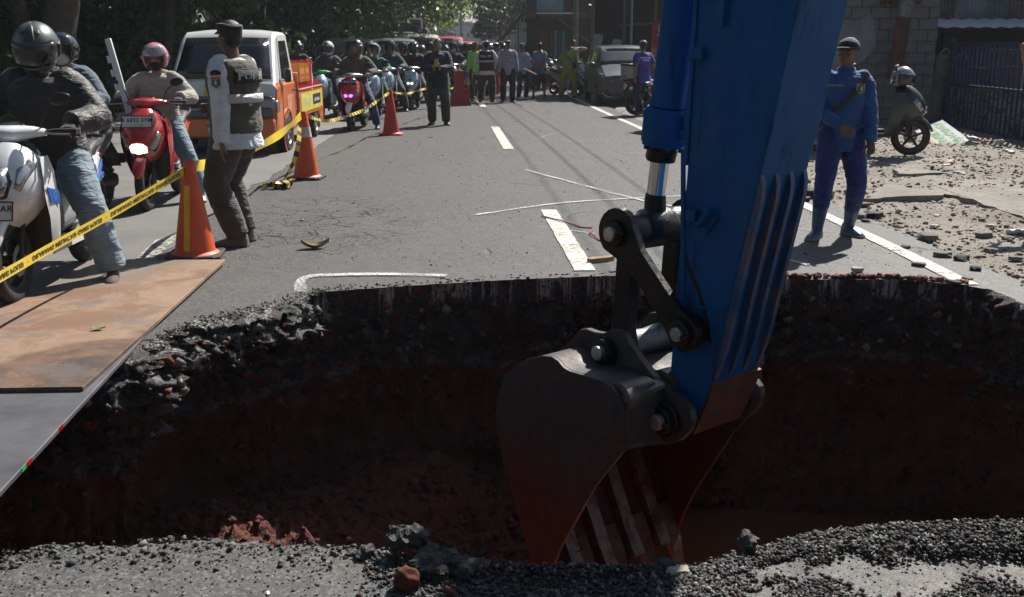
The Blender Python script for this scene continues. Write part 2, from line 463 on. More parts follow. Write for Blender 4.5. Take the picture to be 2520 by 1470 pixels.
def pit_mat():
    m = bpy.data.materials.new('cut earth in layers'); t = NT(m); co = t.co(world=True); x = t.add('SeparateXYZ', Vector=co)
    n1 = t.noise(co, 1.6, 5, .6); n2 = t.noise(co, 9, 5, .7); n3 = t.noise(co, 42, 4, .7)
    h = t.math('ADD', x.outputs[2], t.math('ADD', t.math('MULTIPLY', t.math('SUBTRACT', n1, .5), .32), t.math('MULTIPLY', t.math('SUBTRACT', n2, .5), .16)))
    red = t.mix(n2, (.085, .014, .006), (.15, .028, .012))
    red = t.mix(t.ramp(n3, (.52, 0.), (.7, .6)), red, (.05, .012, .008))
    gry = t.mix(t.ramp(n3, (.42, 0.), (.62, 1.)), (.009, .009, .009), (.050, .047, .047))
    gry = t.mix(t.ramp(n2, (.56, 0.), (.61, .9)), gry, (.12, .028, .014))
    pale = t.mix(n3, (.08, .075, .09), (.24, .23, .27))
    asp = t.mix(t.ramp(t.noise(t.co(world=True, scale=(55, 55, 3)), 1., 3, .6), (.42, 0.), (.62, 1.)), (.018, .018, .018), (.36, .35, .34))
    f1 = t.ramp(t.math('ADD', h, 1.), (.34, 1.), (.40, 0.))          # red below about -0.63
    c = t.mix(f1, gry, red)
    band = t.math('MULTIPLY', t.ramp(t.math('ADD', h, 1.), (.40, 0.), (.43, 1.), (.47, 1.), (.50, 0.)), t.ramp(n2, (.46, 0.), (.56, 1.)))
    c = t.mix(band, c, pale)
    vert = t.noise(t.co(world=True, scale=(6, 6, .25)), 1., 3, .55)
    f2 = t.math('MULTIPLY', t.ramp(t.math('ADD', h, 1.), (.80, 0.), (.86, 1.)), t.ramp(vert, (.5, 0.), (.53, 1.)))
    c = t.mix(f2, c, asp)
    t.set(t.b, 'Base__Color', c); t.out(Roughness=t.ramp(n2, (.3, .45), (.7, .85))); t.b.inputs['Specular IOR Level'].default_value = .35
    t.set(t.b, 'Normal', t.bump(n3, .9, .02, t.bump(n2, .8, .05)))
    return m
PITM = pit_mat()
me = bpy.data.meshes.new('pit_wall'); me.from_pydata([tuple(v) for v in vs], [], fs); me.materials.append(PITM); me.shade_smooth()
bm = bmesh.new(); bm.from_mesh(me); bmesh.ops.recalc_face_normals(bm, faces=bm.faces); bm.to_mesh(me); bm.free()
tag(obj('pit_wall', me), kind='structure')
# pit floor with a soil pile on the left
def grid_mesh(name, x0, x1, y0, y1, nx, ny, f, m, smooth=True):
    xs = np.linspace(x0, x1, nx); ys = np.linspace(y0, y1, ny)
    v = [(x, y, f(x, y)) for y in ys for x in xs]
    fc = [(j * nx + i, j * nx + i + 1, (j + 1) * nx + i + 1, (j + 1) * nx + i) for j in range(ny - 1) for i in range(nx - 1)]
    me = bpy.data.meshes.new(name); me.from_pydata(v, [], fc); me.materials.append(m)
    if smooth: me.shade_smooth()
    return me
def floor_z(x, y):
    z = -1.98 + .1 * noise.noise(V((x * 1.3, y * 1.3, 5)))
    z += .80 * math.exp(-((x + 2.0) / 1.35) ** 2 - ((y - 5.3) / 1.6) ** 2)
    z += .62 * math.exp(-((x + .6) / .8) ** 2 - ((y - 6.6) / .7) ** 2)
    z += .35 * math.exp(-((x - .55) / .3) ** 2 - ((y - 6.5) / .8) ** 2)
    k = min(1, max(0, (z + 2.) * 2.5))
    r = abs(noise.noise(V((x * 3.2, y * 3.2, 1)))); r2 = abs(noise.noise(V((x * 8, y * 8, 2)))); r3 = noise.noise(V((x * 21, y * 21, 2)))
    r4 = noise.noise(V((x * 38, y * 38, 2)))
    return z + k * (.12 * r + .12 * r2 + .05 * r3 + .02 * r4) - .02
tag(obj('pit_floor', grid_mesh('pit_floor', -3.6, 3.9, 2.5, 7.3, 420, 280, floor_z, PITM)), kind='structure')
WATER = bpy.data.materials.new('muddy water'); t = NT(WATER); t.set(t.b, 'Base__Color', (.16, .045, .018)); t.out(Roughness=.12)
t.set(t.b, 'Normal', t.bump(t.noise(t.co(world=True), 5, 2), .15, .01))
tag(MB().quad((-3.6, 2.5, -1.78), (3.9, 2.5, -1.78), (3.9, 7.3, -1.78), (-3.6, 7.3, -1.78)).build('muddy_water', WATER), kind='structure')

# older, paler road surface on the left
lb = [(road_x(Y, -2.62, -.075) if Y < 12 else road_x(Y, -2.72, -.042)) + .06 * noise.noise(V((Y * 2, 7, 0))) for Y in np.arange(7.0, 90, .25)]
lane = [(a, Y) for a, Y in zip(lb, np.arange(7.0, 90, .25))]
old = sheet_with_hole('old_lane', lane + [(-12, 90), (-8.5, 7)], [], OLDRD, .004); tag(old, kind='structure')
# verge on the right and the bank on the left
def verge_z(x, y):
    e = road_x(y, 3.42); k = min(1, max(0, (x - e) / 1.2)); k2 = min(1, max(0, (x - e) / 5))
    return -.012 + k * (.05 * noise.noise(V((x * .9, y * .9, 0))) + .025 * noise.noise(V((x * 4, y * 4, 0))) + .012 * noise.noise(V((x * 13, y * 13, 0)))) + .12 * k2
vg = grid_mesh('verge', 0, 1, 2.0, 24, 320, 420, lambda x, y: 0, VERGE)
vv = np.empty(len(vg.vertices) * 3, 'f'); vg.vertices.foreach_get('co', vv); vv = vv.reshape(-1, 3)
for q in vv: q[0] = road_x(q[1], 3.40) + .04 * noise.noise(V((q[1] * 1.3, 0, 0))) + q[0] * 9.5; q[2] = verge_z(q[0], q[1])
vg.vertices.foreach_set('co', vv.ravel()); vg.update()
tag(obj('verge', vg), kind='structure')
vg2 = grid_mesh('parking_strip', -3.5, 14, 23.5, 200, 40, 120, lambda x, y: -.012 - (.3 if x < road_x(y, 3.3) else 0), simple_ground('pale worn pavement', (.17, .15, .125), (.26, .235, .20), 1.2, (.3, .27, .23), 30, .7, .02))
tag(obj('parking_strip', vg2), kind='structure')
def bank_z(x, y):
    e = -8.0 - .03 * y; d = e - x
    return -.06 + max(0, 1 - math.exp(-max(0, d) / 4.5)) * 3.2 + (.18 * noise.noise(V((x * .5, y * .5, 0))) + .07 * noise.noise(V((x * 2, y * 2, 0)))) * min(1, max(0, d))
tag(obj('grassy_bank', grid_mesh('grassy_bank', -60, -6.5, -10, 160, 130, 300, bank_z, BANKM)), kind='structure')
base = MB().quad((-400, -60, -.4), (400, -60, -.4), (400, 900, -.4), (-400, 900, -.4))
hole = [(-5, 1.5), (5, 1.5), (5, 8.5), (-5, 8.5)]
gb = sheet_with_hole('ground', [(-400, -60), (400, -60), (400, 900), (-400, 900)], hole, VERGE, -.35); tag(gb, kind='structure')
kb = MB()
kb.box((-8.0 - .03 * 60, 60, .04), (.18, 120, .16), (0, 0, R(1.7)))
tag(kb.build('kerb', CONC), kind='structure')

# painted and sprayed markings
def paint_mat(name, col, wear=.5, s=30.):
    m = bpy.data.materials.new(name); t = NT(m); co = t.co(world=True)
    n = t.noise(co, s, 6, .8); n2 = t.noise(co, 2.2, 4, .6)
    t.set(t.b, 'Base__Color', t.mix(n2, tuple(c * .7 for c in col), col)); t.out(Roughness=.75)
    t.set(t.b, 'Alpha', t.ramp(t.math('ADD', n, t.math('MULTIPLY', t.math('SUBTRACT', n2, .5), .4)), (wear - .06, 0.), (wear + .06, 1.)))
    return m
PAINT = paint_mat('worn white road paint', (.55, .53, .48), .40, 26)
PAINT2 = paint_mat('badly worn road paint', (.42, .42, .36), .47, 16)
SPRAY = paint_mat('white spray paint', (.62, .63, .66), .50, 75)
SPRAY2 = paint_mat('faint chalk', (.5, .5, .52), .56, 60)
def ribbon(name, pts, wd, m, z=.008, jag=.008, nseg=None):
    L = sum((V(pts[i + 1]) - V(pts[i])).length for i in range(len(pts) - 1)); n = nseg or max(3, int(L / .08))
    P = spline([V((p[0], p[1])) for p in pts], n) if len(pts) > 2 else [V(pts[0]).lerp(V(pts[1]), i / (n - 1)) for i in range(n)]
    v = []
    for i, p in enumerate(P):
        d = (P[min(i + 1, n - 1)] - P[max(i - 1, 0)]).normalized(); nn = V((-d.y, d.x)); ww = wd / 2
        a = ww + jag * noise.noise(V((p.x * 6, p.y * 6, 1))); b = ww + jag * noise.noise(V((p.x * 6, p.y * 6, 9)))
        v += [(*(p + nn * a), z), (*(p - nn * b), z)]
    me = bpy.data.meshes.new(name); me.from_pydata(v, [], [(2 * i, 2 * i + 1, 2 * i + 3, 2 * i + 2) for i in range(n - 1)]); me.materials.append(m)
    return tag(obj(name, me), kind='structure')
g2 = lambda u, v: G(u, v).to_2d()
ribbon('edge_line', [g2(2385, 703), g2(2060, 545), V((2.62, 18.)), g2(1430, 250), g2(1290, 180)], .13, PAINT)
ribbon('lane_dash', [g2(1440, 668), g2(1350, 518)], .15, PAINT)
ribbon('lane_dash', [g2(1252, 368), g2(1218, 313)], .16, PAINT)
ribbon('lane_dash', [g2(1190, 264), g2(1178, 250)], .16, PAINT)
ribbon('old_edge_line', [g2(352, 650), g2(390, 612), g2(440, 578)], .16, PAINT2, .012, .05)
ribbon('spray_line', [g2(737, 722), g2(742, 700), g2(752, 686), g2(800, 680), g2(950, 678), g2(1100, 681)], .075, SPRAY, .010, .02)
ribbon('spray_line', [g2(1170, 531), g2(1400, 500), g2(1680, 484)], .05, SPRAY, .010, .02)
ribbon('spray_line', [g2(1290, 419), g2(1450, 462), g2(1600, 500), g2(1680, 512)], .05, SPRAY, .011, .02)
ribbon('spray_line', [g2(1455, 377), g2(1600, 378)], .05, SPRAY2)
ribbon('spray_line', [g2(1270, 337), g2(1600, 347)], .05, SPRAY2)
ribbon('spray_line', [g2(1330, 560), g2(1480, 580), g2(1530, 600)], .04, SPRAY2)
ribbon('spray_line', [g2(1380, 326), g2(1330, 345), g2(1500, 350)], .04, SPRAY2, .011)
ribbon('spray_line', [g2(1950, 565), g2(2060, 573), g2(2100, 574)], .03, SPRAY2, .011)
ribbon('spray_line', [g2(1935, 640), g2(1990, 655)], .06, SPRAY, .011)

# steel plates over the left end of the pit
def plate_mat(name, rust):
    m = bpy.data.materials.new(name); t = NT(m); co = t.co(world=True)
    n = t.noise(co, 1.15, 6, .6, .5); n2 = t.noise(co, 9, 5, .7); n3 = t.noise(co, 110, 3, .7); st = t.noise(t.co(world=True, scale=(2.2, 3, 1)), 1., 6, .75)
    steel = t.mix(t.ramp(t.noise(co, 1.6, 7, .75), (.35, 0.), (.65, 1.)), (.075, .078, .09), (.16, .16, .175))
    brown = t.mix(t.ramp(st, (.35, 0.), (.65, 1.)), (.035, .026, .02), (.11, .06, .035))
    dust = t.mix(n2, (.17, .095, .055), (.30, .205, .14))
    if rust:
        x = t.add('SeparateXYZ', Vector=co)
        yy = t.math('ADD', t.math('SUBTRACT', t.math('ADD', x.outputs[1], t.math('MULTIPLY', t.math('SUBTRACT', n, .5), 3.4)), .45), t.math('MULTIPLY', t.math('ADD', x.outputs[0], 2.0), -1.1))
        f = t.ramp(t.math('MULTIPLY', yy, .1), (.50, 0.), (.53, 1.), (.66, 1.), (.72, .25))
        c = t.mix(f, brown, dust)
        c = t.mix(t.math('MULTIPLY', t.ramp(t.noise(co, 2.3, 7, .75, .6), (.46, 0.), (.58, 1.)), .85), c, t.mix(st, (.10, .05, .028), (.20, .105, .06)))
        c = t.mix(t.math('MULTIPLY', t.ramp(t.noise(co, 3.1, 6, .7), (.55, 0.), (.62, 1.)), .5), c, (.11, .10, .095))
        c = t.mix(t.ramp(t.math('MULTIPLY', yy, .1), (.68, 0.), (.72, 1.)), c, t.mix(n2, (.2, .17, .14), (.12, .11, .105)))
        c = t.mix(t.math('MULTIPLY', t.ramp(n3, (.66, 0.), (.69, 1.)), t.ramp(t.noise(co, 2.4, 3), (.45, 0.), (.6, 1.))), c, (.62, .6, .56))
        rg = .75
    else:
        c = t.mix(t.ramp(n, (.62, 0.), (.72, .7)), steel, (.10, .075, .055)); rg = .45
        t.out(Metallic=.35)
    t.set(t.b, 'Base__Color', c); t.out(Roughness=rg); t.set(t.b, 'Normal', t.bump(n2, .25, .01, t.bump(n3, .35, .004) if rust else None))
    return m
def plate(name, label, a, b, wl, z0, th, m):
    """a, b: far and near right-hand corners; wl: width towards the left"""
    d = (b - a).normalized(); n = V((d.y, -d.x))
    r = thing(name, label, 'steel plate', (b.x, b.y, z0)); q = [a, b, b + n * wl, a + n * wl]; q = [V((p.x - b.x, p.y - b.y)) for p in q]
    mb = MB(); e = .004
    mb.loft([[(*p, 0) for p in q], [(*p, th - e) for p in q], [(*(p.lerp((q[0] + q[2]) / 2, e / 2)), th) for p in q]], True, True)
    mb.build('plate_body', m, r, 20)
    return r, a, b, n
PLA, PLB = plate_mat('rusty dusty steel', True), plate_mat('bare grey steel', False)
plate('steel_plate', 'rusty brown steel plate dusted with soil, lying on top under the white scooter', g2(555, 653), g2(206, 975), 3.6, .022, .022, PLA)
pb = plate('steel_plate', 'bare grey steel plate bridging the pit under the rusty plate', G(428, 765).to_2d() + V((-.02, .02)), g2(-60, 1290), 3.2, .001, .020, PLB)
for (u, v, m, nm) in ((148, 1060, REDLENS, 'red'), (68, 1145, REDLENS, 'red'), (55, 1160, mat('green mark', (.02, .25, .07), .6), 'green')):
    p = G(u, v); d = (pb[2] - pb[1]).normalized(); c = p.to_2d()
    k = (c - pb[1]).dot(d); c = pb[1] + d * k - pb[3] * .0006
    MB().box((c.x - pb[2].x, c.y - pb[2].y, .0105), (.003, .045, .017), (0, 0, math.atan2(d.y, d.x) - PI / 2)).build('edge_mark', m, pb[0], 0)
# ================================================================ the excavator arm
def bevel(o, wd=.006, seg=2):
    md = o.modifiers.new('bevel', 'BEVEL'); md.width = wd; md.segments = seg; md.limit_method = 'ANGLE'; md.angle_limit = R(35); return o
ALF = R(50)
AO, AW, AZ = V((-math.cos(ALF), math.sin(ALF), 0)), V((math.sin(ALF), math.cos(ALF), 0)), V((0, 0, 1))
E0 = PY(1630, 1035, 4.3) + AW * .29
CAM = V((0, 0, CAMH))
def AP(u, v, wo=0.):
    d = ray(u, v); t = (wo - (CAM - E0).dot(AW)) / d.dot(AW); P = CAM + d * t - E0
    return (P.dot(AO), P.z)
def F(a, b, d): return AO * a + AZ * b + AW * d
def blue_mat():
    m = bpy.data.materials.new('blue machine paint'); t = NT(m); co = t.co('Object')
    n = t.noise(co, 3, 5, .65); n2 = t.noise(t.co('Object', (14, 14, 2)), 1., 5, .7); n3 = t.noise(co, 30, 4, .7)
    c = t.mix(n, (.005, .065, .21), (.010, .115, .36))
    c = t.mix(t.ramp(n2, (.54, 0.), (.70, .65)), c, (.012, .022, .04)); c = t.mix(t.ramp(t.noise(t.co('Object', (5, 5, 1.2)), 1.3, 7, .8, .5), (.56, 0.), (.64, .35)), c, (.05, .11, .20))
    c = t.mix(t.ramp(t.math('MULTIPLY', n3, n2), (.44, 0.), (.48, .8)), c, (.10, .055, .03))
    c = t.mix(t.math('MULTIPLY', t.ramp(n, (.5, 0.), (.7, 1.)), .03), c, (.2, .18, .15))
    t.set(t.b, 'Base__Color', c); t.b.inputs['Specular IOR Level'].default_value = .14; t.out(Roughness=t.ramp(n2, (.3, .38), (.7, .6)))
    t.set(t.b, 'Normal', t.bump(n3, .12, .004)); return m
BLUE = blue_mat()
RUSTB = mat('rusty scraped steel', (.13, .055, .03), .6, .3, var=.55, scale=13, bump=.5, bscale=45, dirt=((.02, .045, .09), .35))
def bucket_mat():
    m = bpy.data.materials.new('muddy bucket steel'); t = NT(m); co = t.co(world=True); x = t.add('SeparateXYZ', Vector=co)
    n = t.noise(co, 4, 6, .7); n2 = t.noise(t.co(world=True, scale=(20, 20, 4)), 1., 4, .6); n3 = t.noise(co, 34, 4, .7)
    c = t.mix(n2, (.022, .024, .026), (.06, .065, .07))
    c = t.mix(t.ramp(n, (.5, 0.), (.64, .8)), c, (.075, .038, .026)); sc2 = t.noise(t.co(world=True, scale=(3, 3, 26)), 1., 5, .75, 1.); c = t.mix(t.ramp(sc2, (.60, 0.), (.66, .5)), c, (.16, .14, .13))
    f = t.math('ADD', x.outputs[2], t.math('MULTIPLY', t.math('SUBTRACT', n, .5), .9))
    c = t.mix(t.ramp(t.math('ADD', f, 1.), (.35, 1.), (.72, 0.)), c, t.mix(n3, (.06, .012, .006), (.12, .028, .012)))
    t.set(t.b, 'Base__Color', c); t.out(Metallic=.15, Roughness=t.ramp(n, (.3, .38), (.7, .75))); t.b.inputs['Specular IOR Level'].default_value = .45
    t.set(t.b, 'Normal', t.bump(n3, .35, .01)); return m
BUCK = bucket_mat()
PINM = mat('worn steel pin', (.50, .50, .50), .38, .75, var=.3, scale=25, dirt=((.25, .10, .04), .3), bump=.1)
GREYM = mat('grey rubbed steel', (.20, .20, .195), .45, .5, var=.45, scale=8, bump=.35, bscale=30, dirt=((.10, .07, .05), .3))
GREASE = mat('greasy black steel', (.014, .014, .014), .36, .3, var=.4, scale=14, bump=.5, bscale=36, dirt=((.05, .04, .035), .25))
ex = thing('excavator', 'blue excavator arm with dark toothed bucket reaching down into the pit', 'excavator', E0)
W2 = .165
left = [(1722, -60), (1715, 0), (1704, 200), (1690, 430), (1669, 650), (1650, 900), (1643, 985), (1655, 1040), (1682, 1066)]
div = [(1982, -60), (1967, 0), (1929, 168), (1901, 306), (1871, 424), (1835, 577), (1794, 751), (1752, 949), (1728, 1008), (1706, 1062)]
L_ = [AP(u, v, -W2) for u, v in left]; D_ = [AP(u, v, -W2) for u, v in div]
def ext(p, q, b): t = (b - p[1]) / (q[1] - p[1]); return (p[0] + (q[0] - p[0]) * t, b)
TOPB = 2.45
ltop = ext(L_[1], L_[0], TOPB); dtop = ext(D_[1], D_[0], TOPB - .15)
out_ = [ltop] + L_ + D_[::-1] + [dtop]
st = MB().prism(out_, F, -W2, W2).build('stick', BLUE, ex, 25); bevel(st, .008)
# edge flanges on the near face, brackets and lugs
def strip(path, wd, d0, d1, side=1, k=0, mb=None):
    """bar following an outline in the arm plane, standing wd outside it"""
    mb = mb or MB(); P = [V(p) for p in path]; a = []; b = []
    for i, p in enumerate(P):
        d = (P[min(i + 1, len(P) - 1)] - P[max(i - 1, 0)]).normalized(); n = V((-d.y, d.x)) * side
        a.append(p - n * .002); b.append(p + n * wd)
    mb.prism([tuple(p) for p in a] + [tuple(p) for p in b[::-1]], F, d0, d1, k); return mb
for k, (d0) in enumerate((-.158, -.060, .036, .132)):
    pts = [ext(D_[4], D_[5], lerp(D_[4][1], D_[5][1], .05))] + D_[5:7] + [(lerp(D_[6][0], D_[7][0], .93), lerp(D_[6][1], D_[7][1], .93))]
    P0 = spline(pts, 14)
    mb = MB(); a = [p for p in P0]; n_ = []
    for i, p in enumerate(P0):
        d = (P0[min(i + 1, 13)] - P0[max(i - 1, 0)]).normalized(); n = V((d.y, -d.x)); n = n if n.x < 0 else -n
        h = .030 * min(1, i / 1.5, (13 - i) / 2.5 + .05); n_.append(p + n * h)
    mb.prism([tuple(p) for p in a] + [tuple(p) for p in n_[::-1]], F, d0, d0 + .026)
    o = mb.build('wear_bar', mat('worn blue bar', (.012, .085, .24), .45, var=.4, scale=9, dirt=((.20, .12, .08), .42), bump=.3), ex, 25)
mb = MB(); PW = [(D_[6][0] + (D_[7][0] - D_[6][0]) * .96, D_[6][1] + (D_[7][1] - D_[6][1]) * .96)] + D_[7:] ; 
n_ = [(p[0] - .012, p[1] - .006) for p in PW]; n_[-1] = (PW[-1][0] - .004, PW[-1][1] - .014)
mb.prism(PW + n_[::-1], F, -W2 - .003, W2 + .003); mb.build('wear_plate', RUSTB, ex, 25)
def onface(u, v, su, sv, th, rot=0., d=-W2, m=BLUE, nm='bracket'):
    a, b = AP(u, v, d); M = Matrix.Rotation(rot, 2)
    q = [M @ V((i * su / 2, j * sv / 2)) for i, j in ((-1, -1), (1, -1), (1, 1), (-1, 1))]
    o = MB().prism([(a + p.x, b + p.y) for p in q], F, d - th, d + .002).build(nm, m, ex, 25); return bevel(o, .003)
onface(1712, 50, .02, 1.2, .012, .03, nm='edge_flange'); onface(1683, 620, .02, .9, .012, -.05, nm='edge_flange')
onface(1724, 132, .06, .05, .03); onface(1708, 530, .06, .05, .03); onface(1745, 535, .10, .02, .05, R(-52)); onface(1780, 25, .05, .13, .03, R(5))
br = MB(); a, b = AP(1747, 545, -W2); br.prism([(a - .055, b + .03), (a - .01, b + .06), (a + .06, b - .03), (a + .01, b - .06)], F, -W2 - .012, -W2 + .002); br.build('bracket', BLUE, ex, 25)
gs = [V(AP(u, v, -W2)) for u, v in ((1690, 628), (1701, 668), (1722, 712), (1733, 752), (1745, 800), (1749, 842))]
strip([tuple(p) for p in gs], .016, -W2 - .0016, -W2 + .001).build('grease_smear', GREASE if 'GREASE' in globals() else DARKM, ex, 0)
MB().tube([F(*AP(u, v, -W2 - .002), -W2 - .002) for u, v in ((1664, 742), (1700, 748), (1740, 760), (1795, 768))], .005, 6).build('weld_seam', BLUE, ex, 60)
# boom nose above the picture: it throws the broad shadow on the near rim
bm_ = [(ltop[0] + .10, TOPB - .25), (ltop[0] + .05, TOPB + .12), (-1.2, TOPB + .75), (-3.3, TOPB + 1.0), (-5.4, TOPB + .3), (-5.4, TOPB - .1), (-3.2, TOPB + .35), (-1.2, TOPB + .15), (dtop[0] - .02, TOPB - .2)]
for s_ in (-1, 1): MB().prism([(a, b) for a, b in bm_], F, s_ * (W2 + .02), s_ * (W2 + .05)).build('boom_plate', BLUE, ex, 25)
MB().prism([(a, b) for a, b in bm_[2:8]], F, -W2, W2).build('boom', BLUE, ex, 25)
# bucket cylinder
cyl = [F(*AP(u, v, 0.), 0.) for u, v in ((1680, 0), (1645, 262), (1641, 276), (1633, 358), (1631, 366), (1624, 396), (1614, 478), (1603, 535))]
ax = (cyl[0] - cyl[1]).normalized(); top = cyl[0] + ax * (TOPB - cyl[0].z - .2)
b0 = MB().tube([top, cyl[0], cyl[1] + ax * .02, cyl[1]], [.082, .082, .082, .088], 32).build('cylinder_barrel', BLUE, ex, 40)
MB().tube([cyl[2] + ax * .02, cyl[2], cyl[3] + ax * .02, cyl[3] + ax * .015, cyl[3]], [.09, .104, .106, .1, .1], 32).build('cylinder_collar', BLUE, ex, 40)
bo = MB()
for k in range(10):
    a = 2 * PI * k / 10; e1 = ax.orthogonal().normalized(); e2 = ax.cross(e1); c = cyl[3] + (e1 * math.cos(a) + e2 * math.sin(a)) * .082
    o = MB().cyl(c, c - ax * .02, .011, 8).build('bolt', DARKM, bpy.data.objects['cylinder_collar'])
MB().tube([cyl[4], cyl[5] + ax * .01, cyl[5]], [.070, .070, .062], 32).build('cylinder_gland', GREASE, ex, 40)
MB().tube([cyl[5] + ax * .05, cyl[6]], .0435, 32).build('cylinder_rod', CHROME, ex, 40)
Apt = V(AP(1500, 577, -.30)); Bpt = V(AP(1672, 822, -.27)); Dpt = V(AP(1484, 866, -.29))
MB().tube([cyl[6] + ax * .002, cyl[6] - ax * .02, F(Apt.x, Apt.y, 0)], [.047, .050, .056], 24).build('rod_eye', GREASE, ex, 40)
MB().lathe([(.05, -.2), (.082, -.19), (.084, -.13), (.075, -.10), (.092, -.07), (.094, .06), (.078, .10), (.084, .13), (.082, .19), (.05, .2)], 32,
           Matrix.Translation(F(Apt.x, Apt.y, 0)) @ Matrix((AO, AZ, AW)).transposed().to_4x4(), caps=True).build('rod_eye', GREASE, ex, 30)
hose = spline([cyl[3] + AO * -.12 + ax * .05, cyl[2] + AO * -.125 + ax * .1, cyl[0] + AO * -.11, top + AO * -.11], 12)
MB().tube(hose, .018, 10).build('hydraulic_line', BLUE, ex); MB().box(cyl[3] + AO * -.115 + ax * .06, (.05, .05, .05), None, .01).build('line_fitting', BLUE, ex)
def AX(c, d): return Matrix.Translation(F(c.x, c.y, d)) @ Matrix((AO, AZ, AW)).transposed().to_4x4()
def pin(c, d0, r=.034, L=.055, nm='pin', sgn=-1):
    mb = MB().lathe([(r, 0), (r, L - .006), (r - .006, L), (.001, L)], 24, AX(c, d0) @ Matrix.Scale(sgn, 4, V((0, 0, 1))))
    p = mb.build(nm, PINM, ex, 30)
    MB().lathe([(r + .002, 0), (r + .026, 0), (r + .026, .022), (r + .018, .028), (r + .002, .028)], 28, AX(c, d0) @ Matrix.Scale(sgn, 4, V((0, 0, 1)))).build('collar', GREASE, p, 30)
    q = c + V((-.045, -.004)) * 1.0
    MB().lathe([(.001, .05), (.012, .05), (.012, 0)], 10, AX(q, d0) @ Matrix.Scale(sgn, 4, V((0, 0, 1)))).build('keeper_bolt', DARKM, p, 30)
    return p
def bar_outline(p, q, r0, r1, w0, n=10):
    d = (q - p); L = d.length; d /= L; n_ = V((-d.y, d.x)); o = []
    for i in range(n + 1): a = PI / 2 + PI * i / n; o.append(p + d * (math.cos(a) * r0) + n_ * (math.sin(a) * r0))
    o += [p + d * (r0 * 1.3) - n_ * w0, p + d * (L - r1 * 1.3) - n_ * w0]
    for i in range(n + 1): a = -PI / 2 + PI * i / n; o.append(q + d * (math.cos(a) * r1) + n_ * (math.sin(a) * r1))
    o += [p + d * (L - r1 * 1.3) + n_ * w0, p + d * (r0 * 1.3) + n_ * w0]
    return [tuple(x) for x in o]
for s_ in (-1, 1):
    bevel(MB().prism(bar_outline(Apt, Bpt, .115, .085, .058), F, s_ * .215, s_ * .258).build('side_link', GREASE, ex, 25), .004)
    bevel(MB().prism(bar_outline(Apt, Dpt, .07, .08, .048), F, s_ * .125, s_ * .195).build('bucket_link', GREASE, ex, 25), .006)
    pin(Apt, s_ * .258, sgn=s_); pin(Bpt, s_ * .258, .032, .045, sgn=s_)
MB().box(F((Apt.x + Dpt.x) / 2, (Apt.y + Dpt.y) / 2 - .05, 0), (.3, .05, .12), (0, 0, ALF), .01)
MB().lathe([(.05, -.23), (.078, -.22), (.07, -.1), (.062, 0), (.07, .1), (.078, .22), (.05, .23)], 32, AX(Dpt, 0), caps=True).build('link_bushing', GREYM, ex, 40)
MB().lathe([(.04, -.25), (.09, -.24), (.09, .24), (.04, .25)], 32, AX(V((0, 0)), 0), caps=True).build('hinge_bushing', GREASE, ex, 30)
MB().lathe([(.03, -.25), (.07, -.25), (.07, .25), (.03, .25)], 28, AX(Bpt, 0), caps=True).build('pivot_bushing', GREASE, ex, 30)
# bucket: curved shell, side plates, ears, torque tube, teeth
BWD = .5
sec_px = [(1531, 1113), (1530, 1060), (1528, 1008), (1521, 974), (1503, 951), (1480, 937), (1435, 924), (1400, 914), (1385, 905), (1372, 889), (1356, 878), (1331, 876), (1295, 885), (1267, 901), (1239, 929), (1222, 985), (1222, 1046), (1240, 1150), (1272, 1262), (1313, 1400), (1338, 1470)]
sec = [AP(u, v, -BWD) for u, v in sec_px]
mouth = [AP(u, v, -BWD) for u, v in ((1352, 1412), (1380, 1344), (1463, 1198))]
bk = MB().prism(sec + mouth, F, -BWD, -BWD + .022).build('bucket', BUCK, ex, 25); bevel(bk, .004)
MB().prism(sec + mouth, F, BWD - .022, BWD).build('side_plate', BUCK, bk, 25)
inner = []
for i, p in enumerate(sec):
    p = V(p); d = (V(sec[min(i + 1, len(sec) - 1)]) - V(sec[max(i - 1, 0)])).normalized(); n = V((-d.y, d.x))
    inner.append(p + n * .022)
cen = V((sum(p[0] for p in sec) / len(sec), sum(p[1] for p in sec) / len(sec)))
if (inner[10] - cen).length > (V(sec[10]) - cen).length: inner = [2 * V(p) - q for p, q in zip(sec, inner)]
MB().prism(sec + [tuple(p) for p in inner[::-1]], F, -BWD + .0225, BWD - .0225).build('shell', BUCK, bk, 50)
if 0: MB().prism([(a + .0, b) for a, b in [AP(1345, 1380, -BWD), AP(1330, 1375, -BWD), AP(1338, 1470, -BWD), AP(1352, 1470, -BWD)]], F, -BWD + .01, BWD - .01).build('cutting_edge', BUCK, bk, 25)
tip = V(AP(1345, 1462, -BWD)); dirn = (V(AP(1345, 1480, -BWD)) - V(AP(1322, 1400, -BWD))).normalized(); nn = V((-dirn.y, dirn.x))
for k in range(5):
    d = -BWD + .07 + k * (2 * BWD - .14) / 4
    r0 = tip - dirn * .20; rr = []
    for (t_, h, wd) in ((0, .035, .048), (.12, .045, .05), (.2, .05, .045), (.36, .008, .028)):
        c = r0 + dirn * t_
        rr.append([F(*(c + nn * (i * h / 2)), d + j * wd) for i, j in ((-1, -1), (1, -1), (1, 1), (-1, 1))])
    MB().loft(rr).build('tooth', mat('scraped muddy steel', (.16, .10, .075), .5, .4, var=.5, scale=20, dirt=((.13, .03, .012), .5), bump=.4), bk, 25)
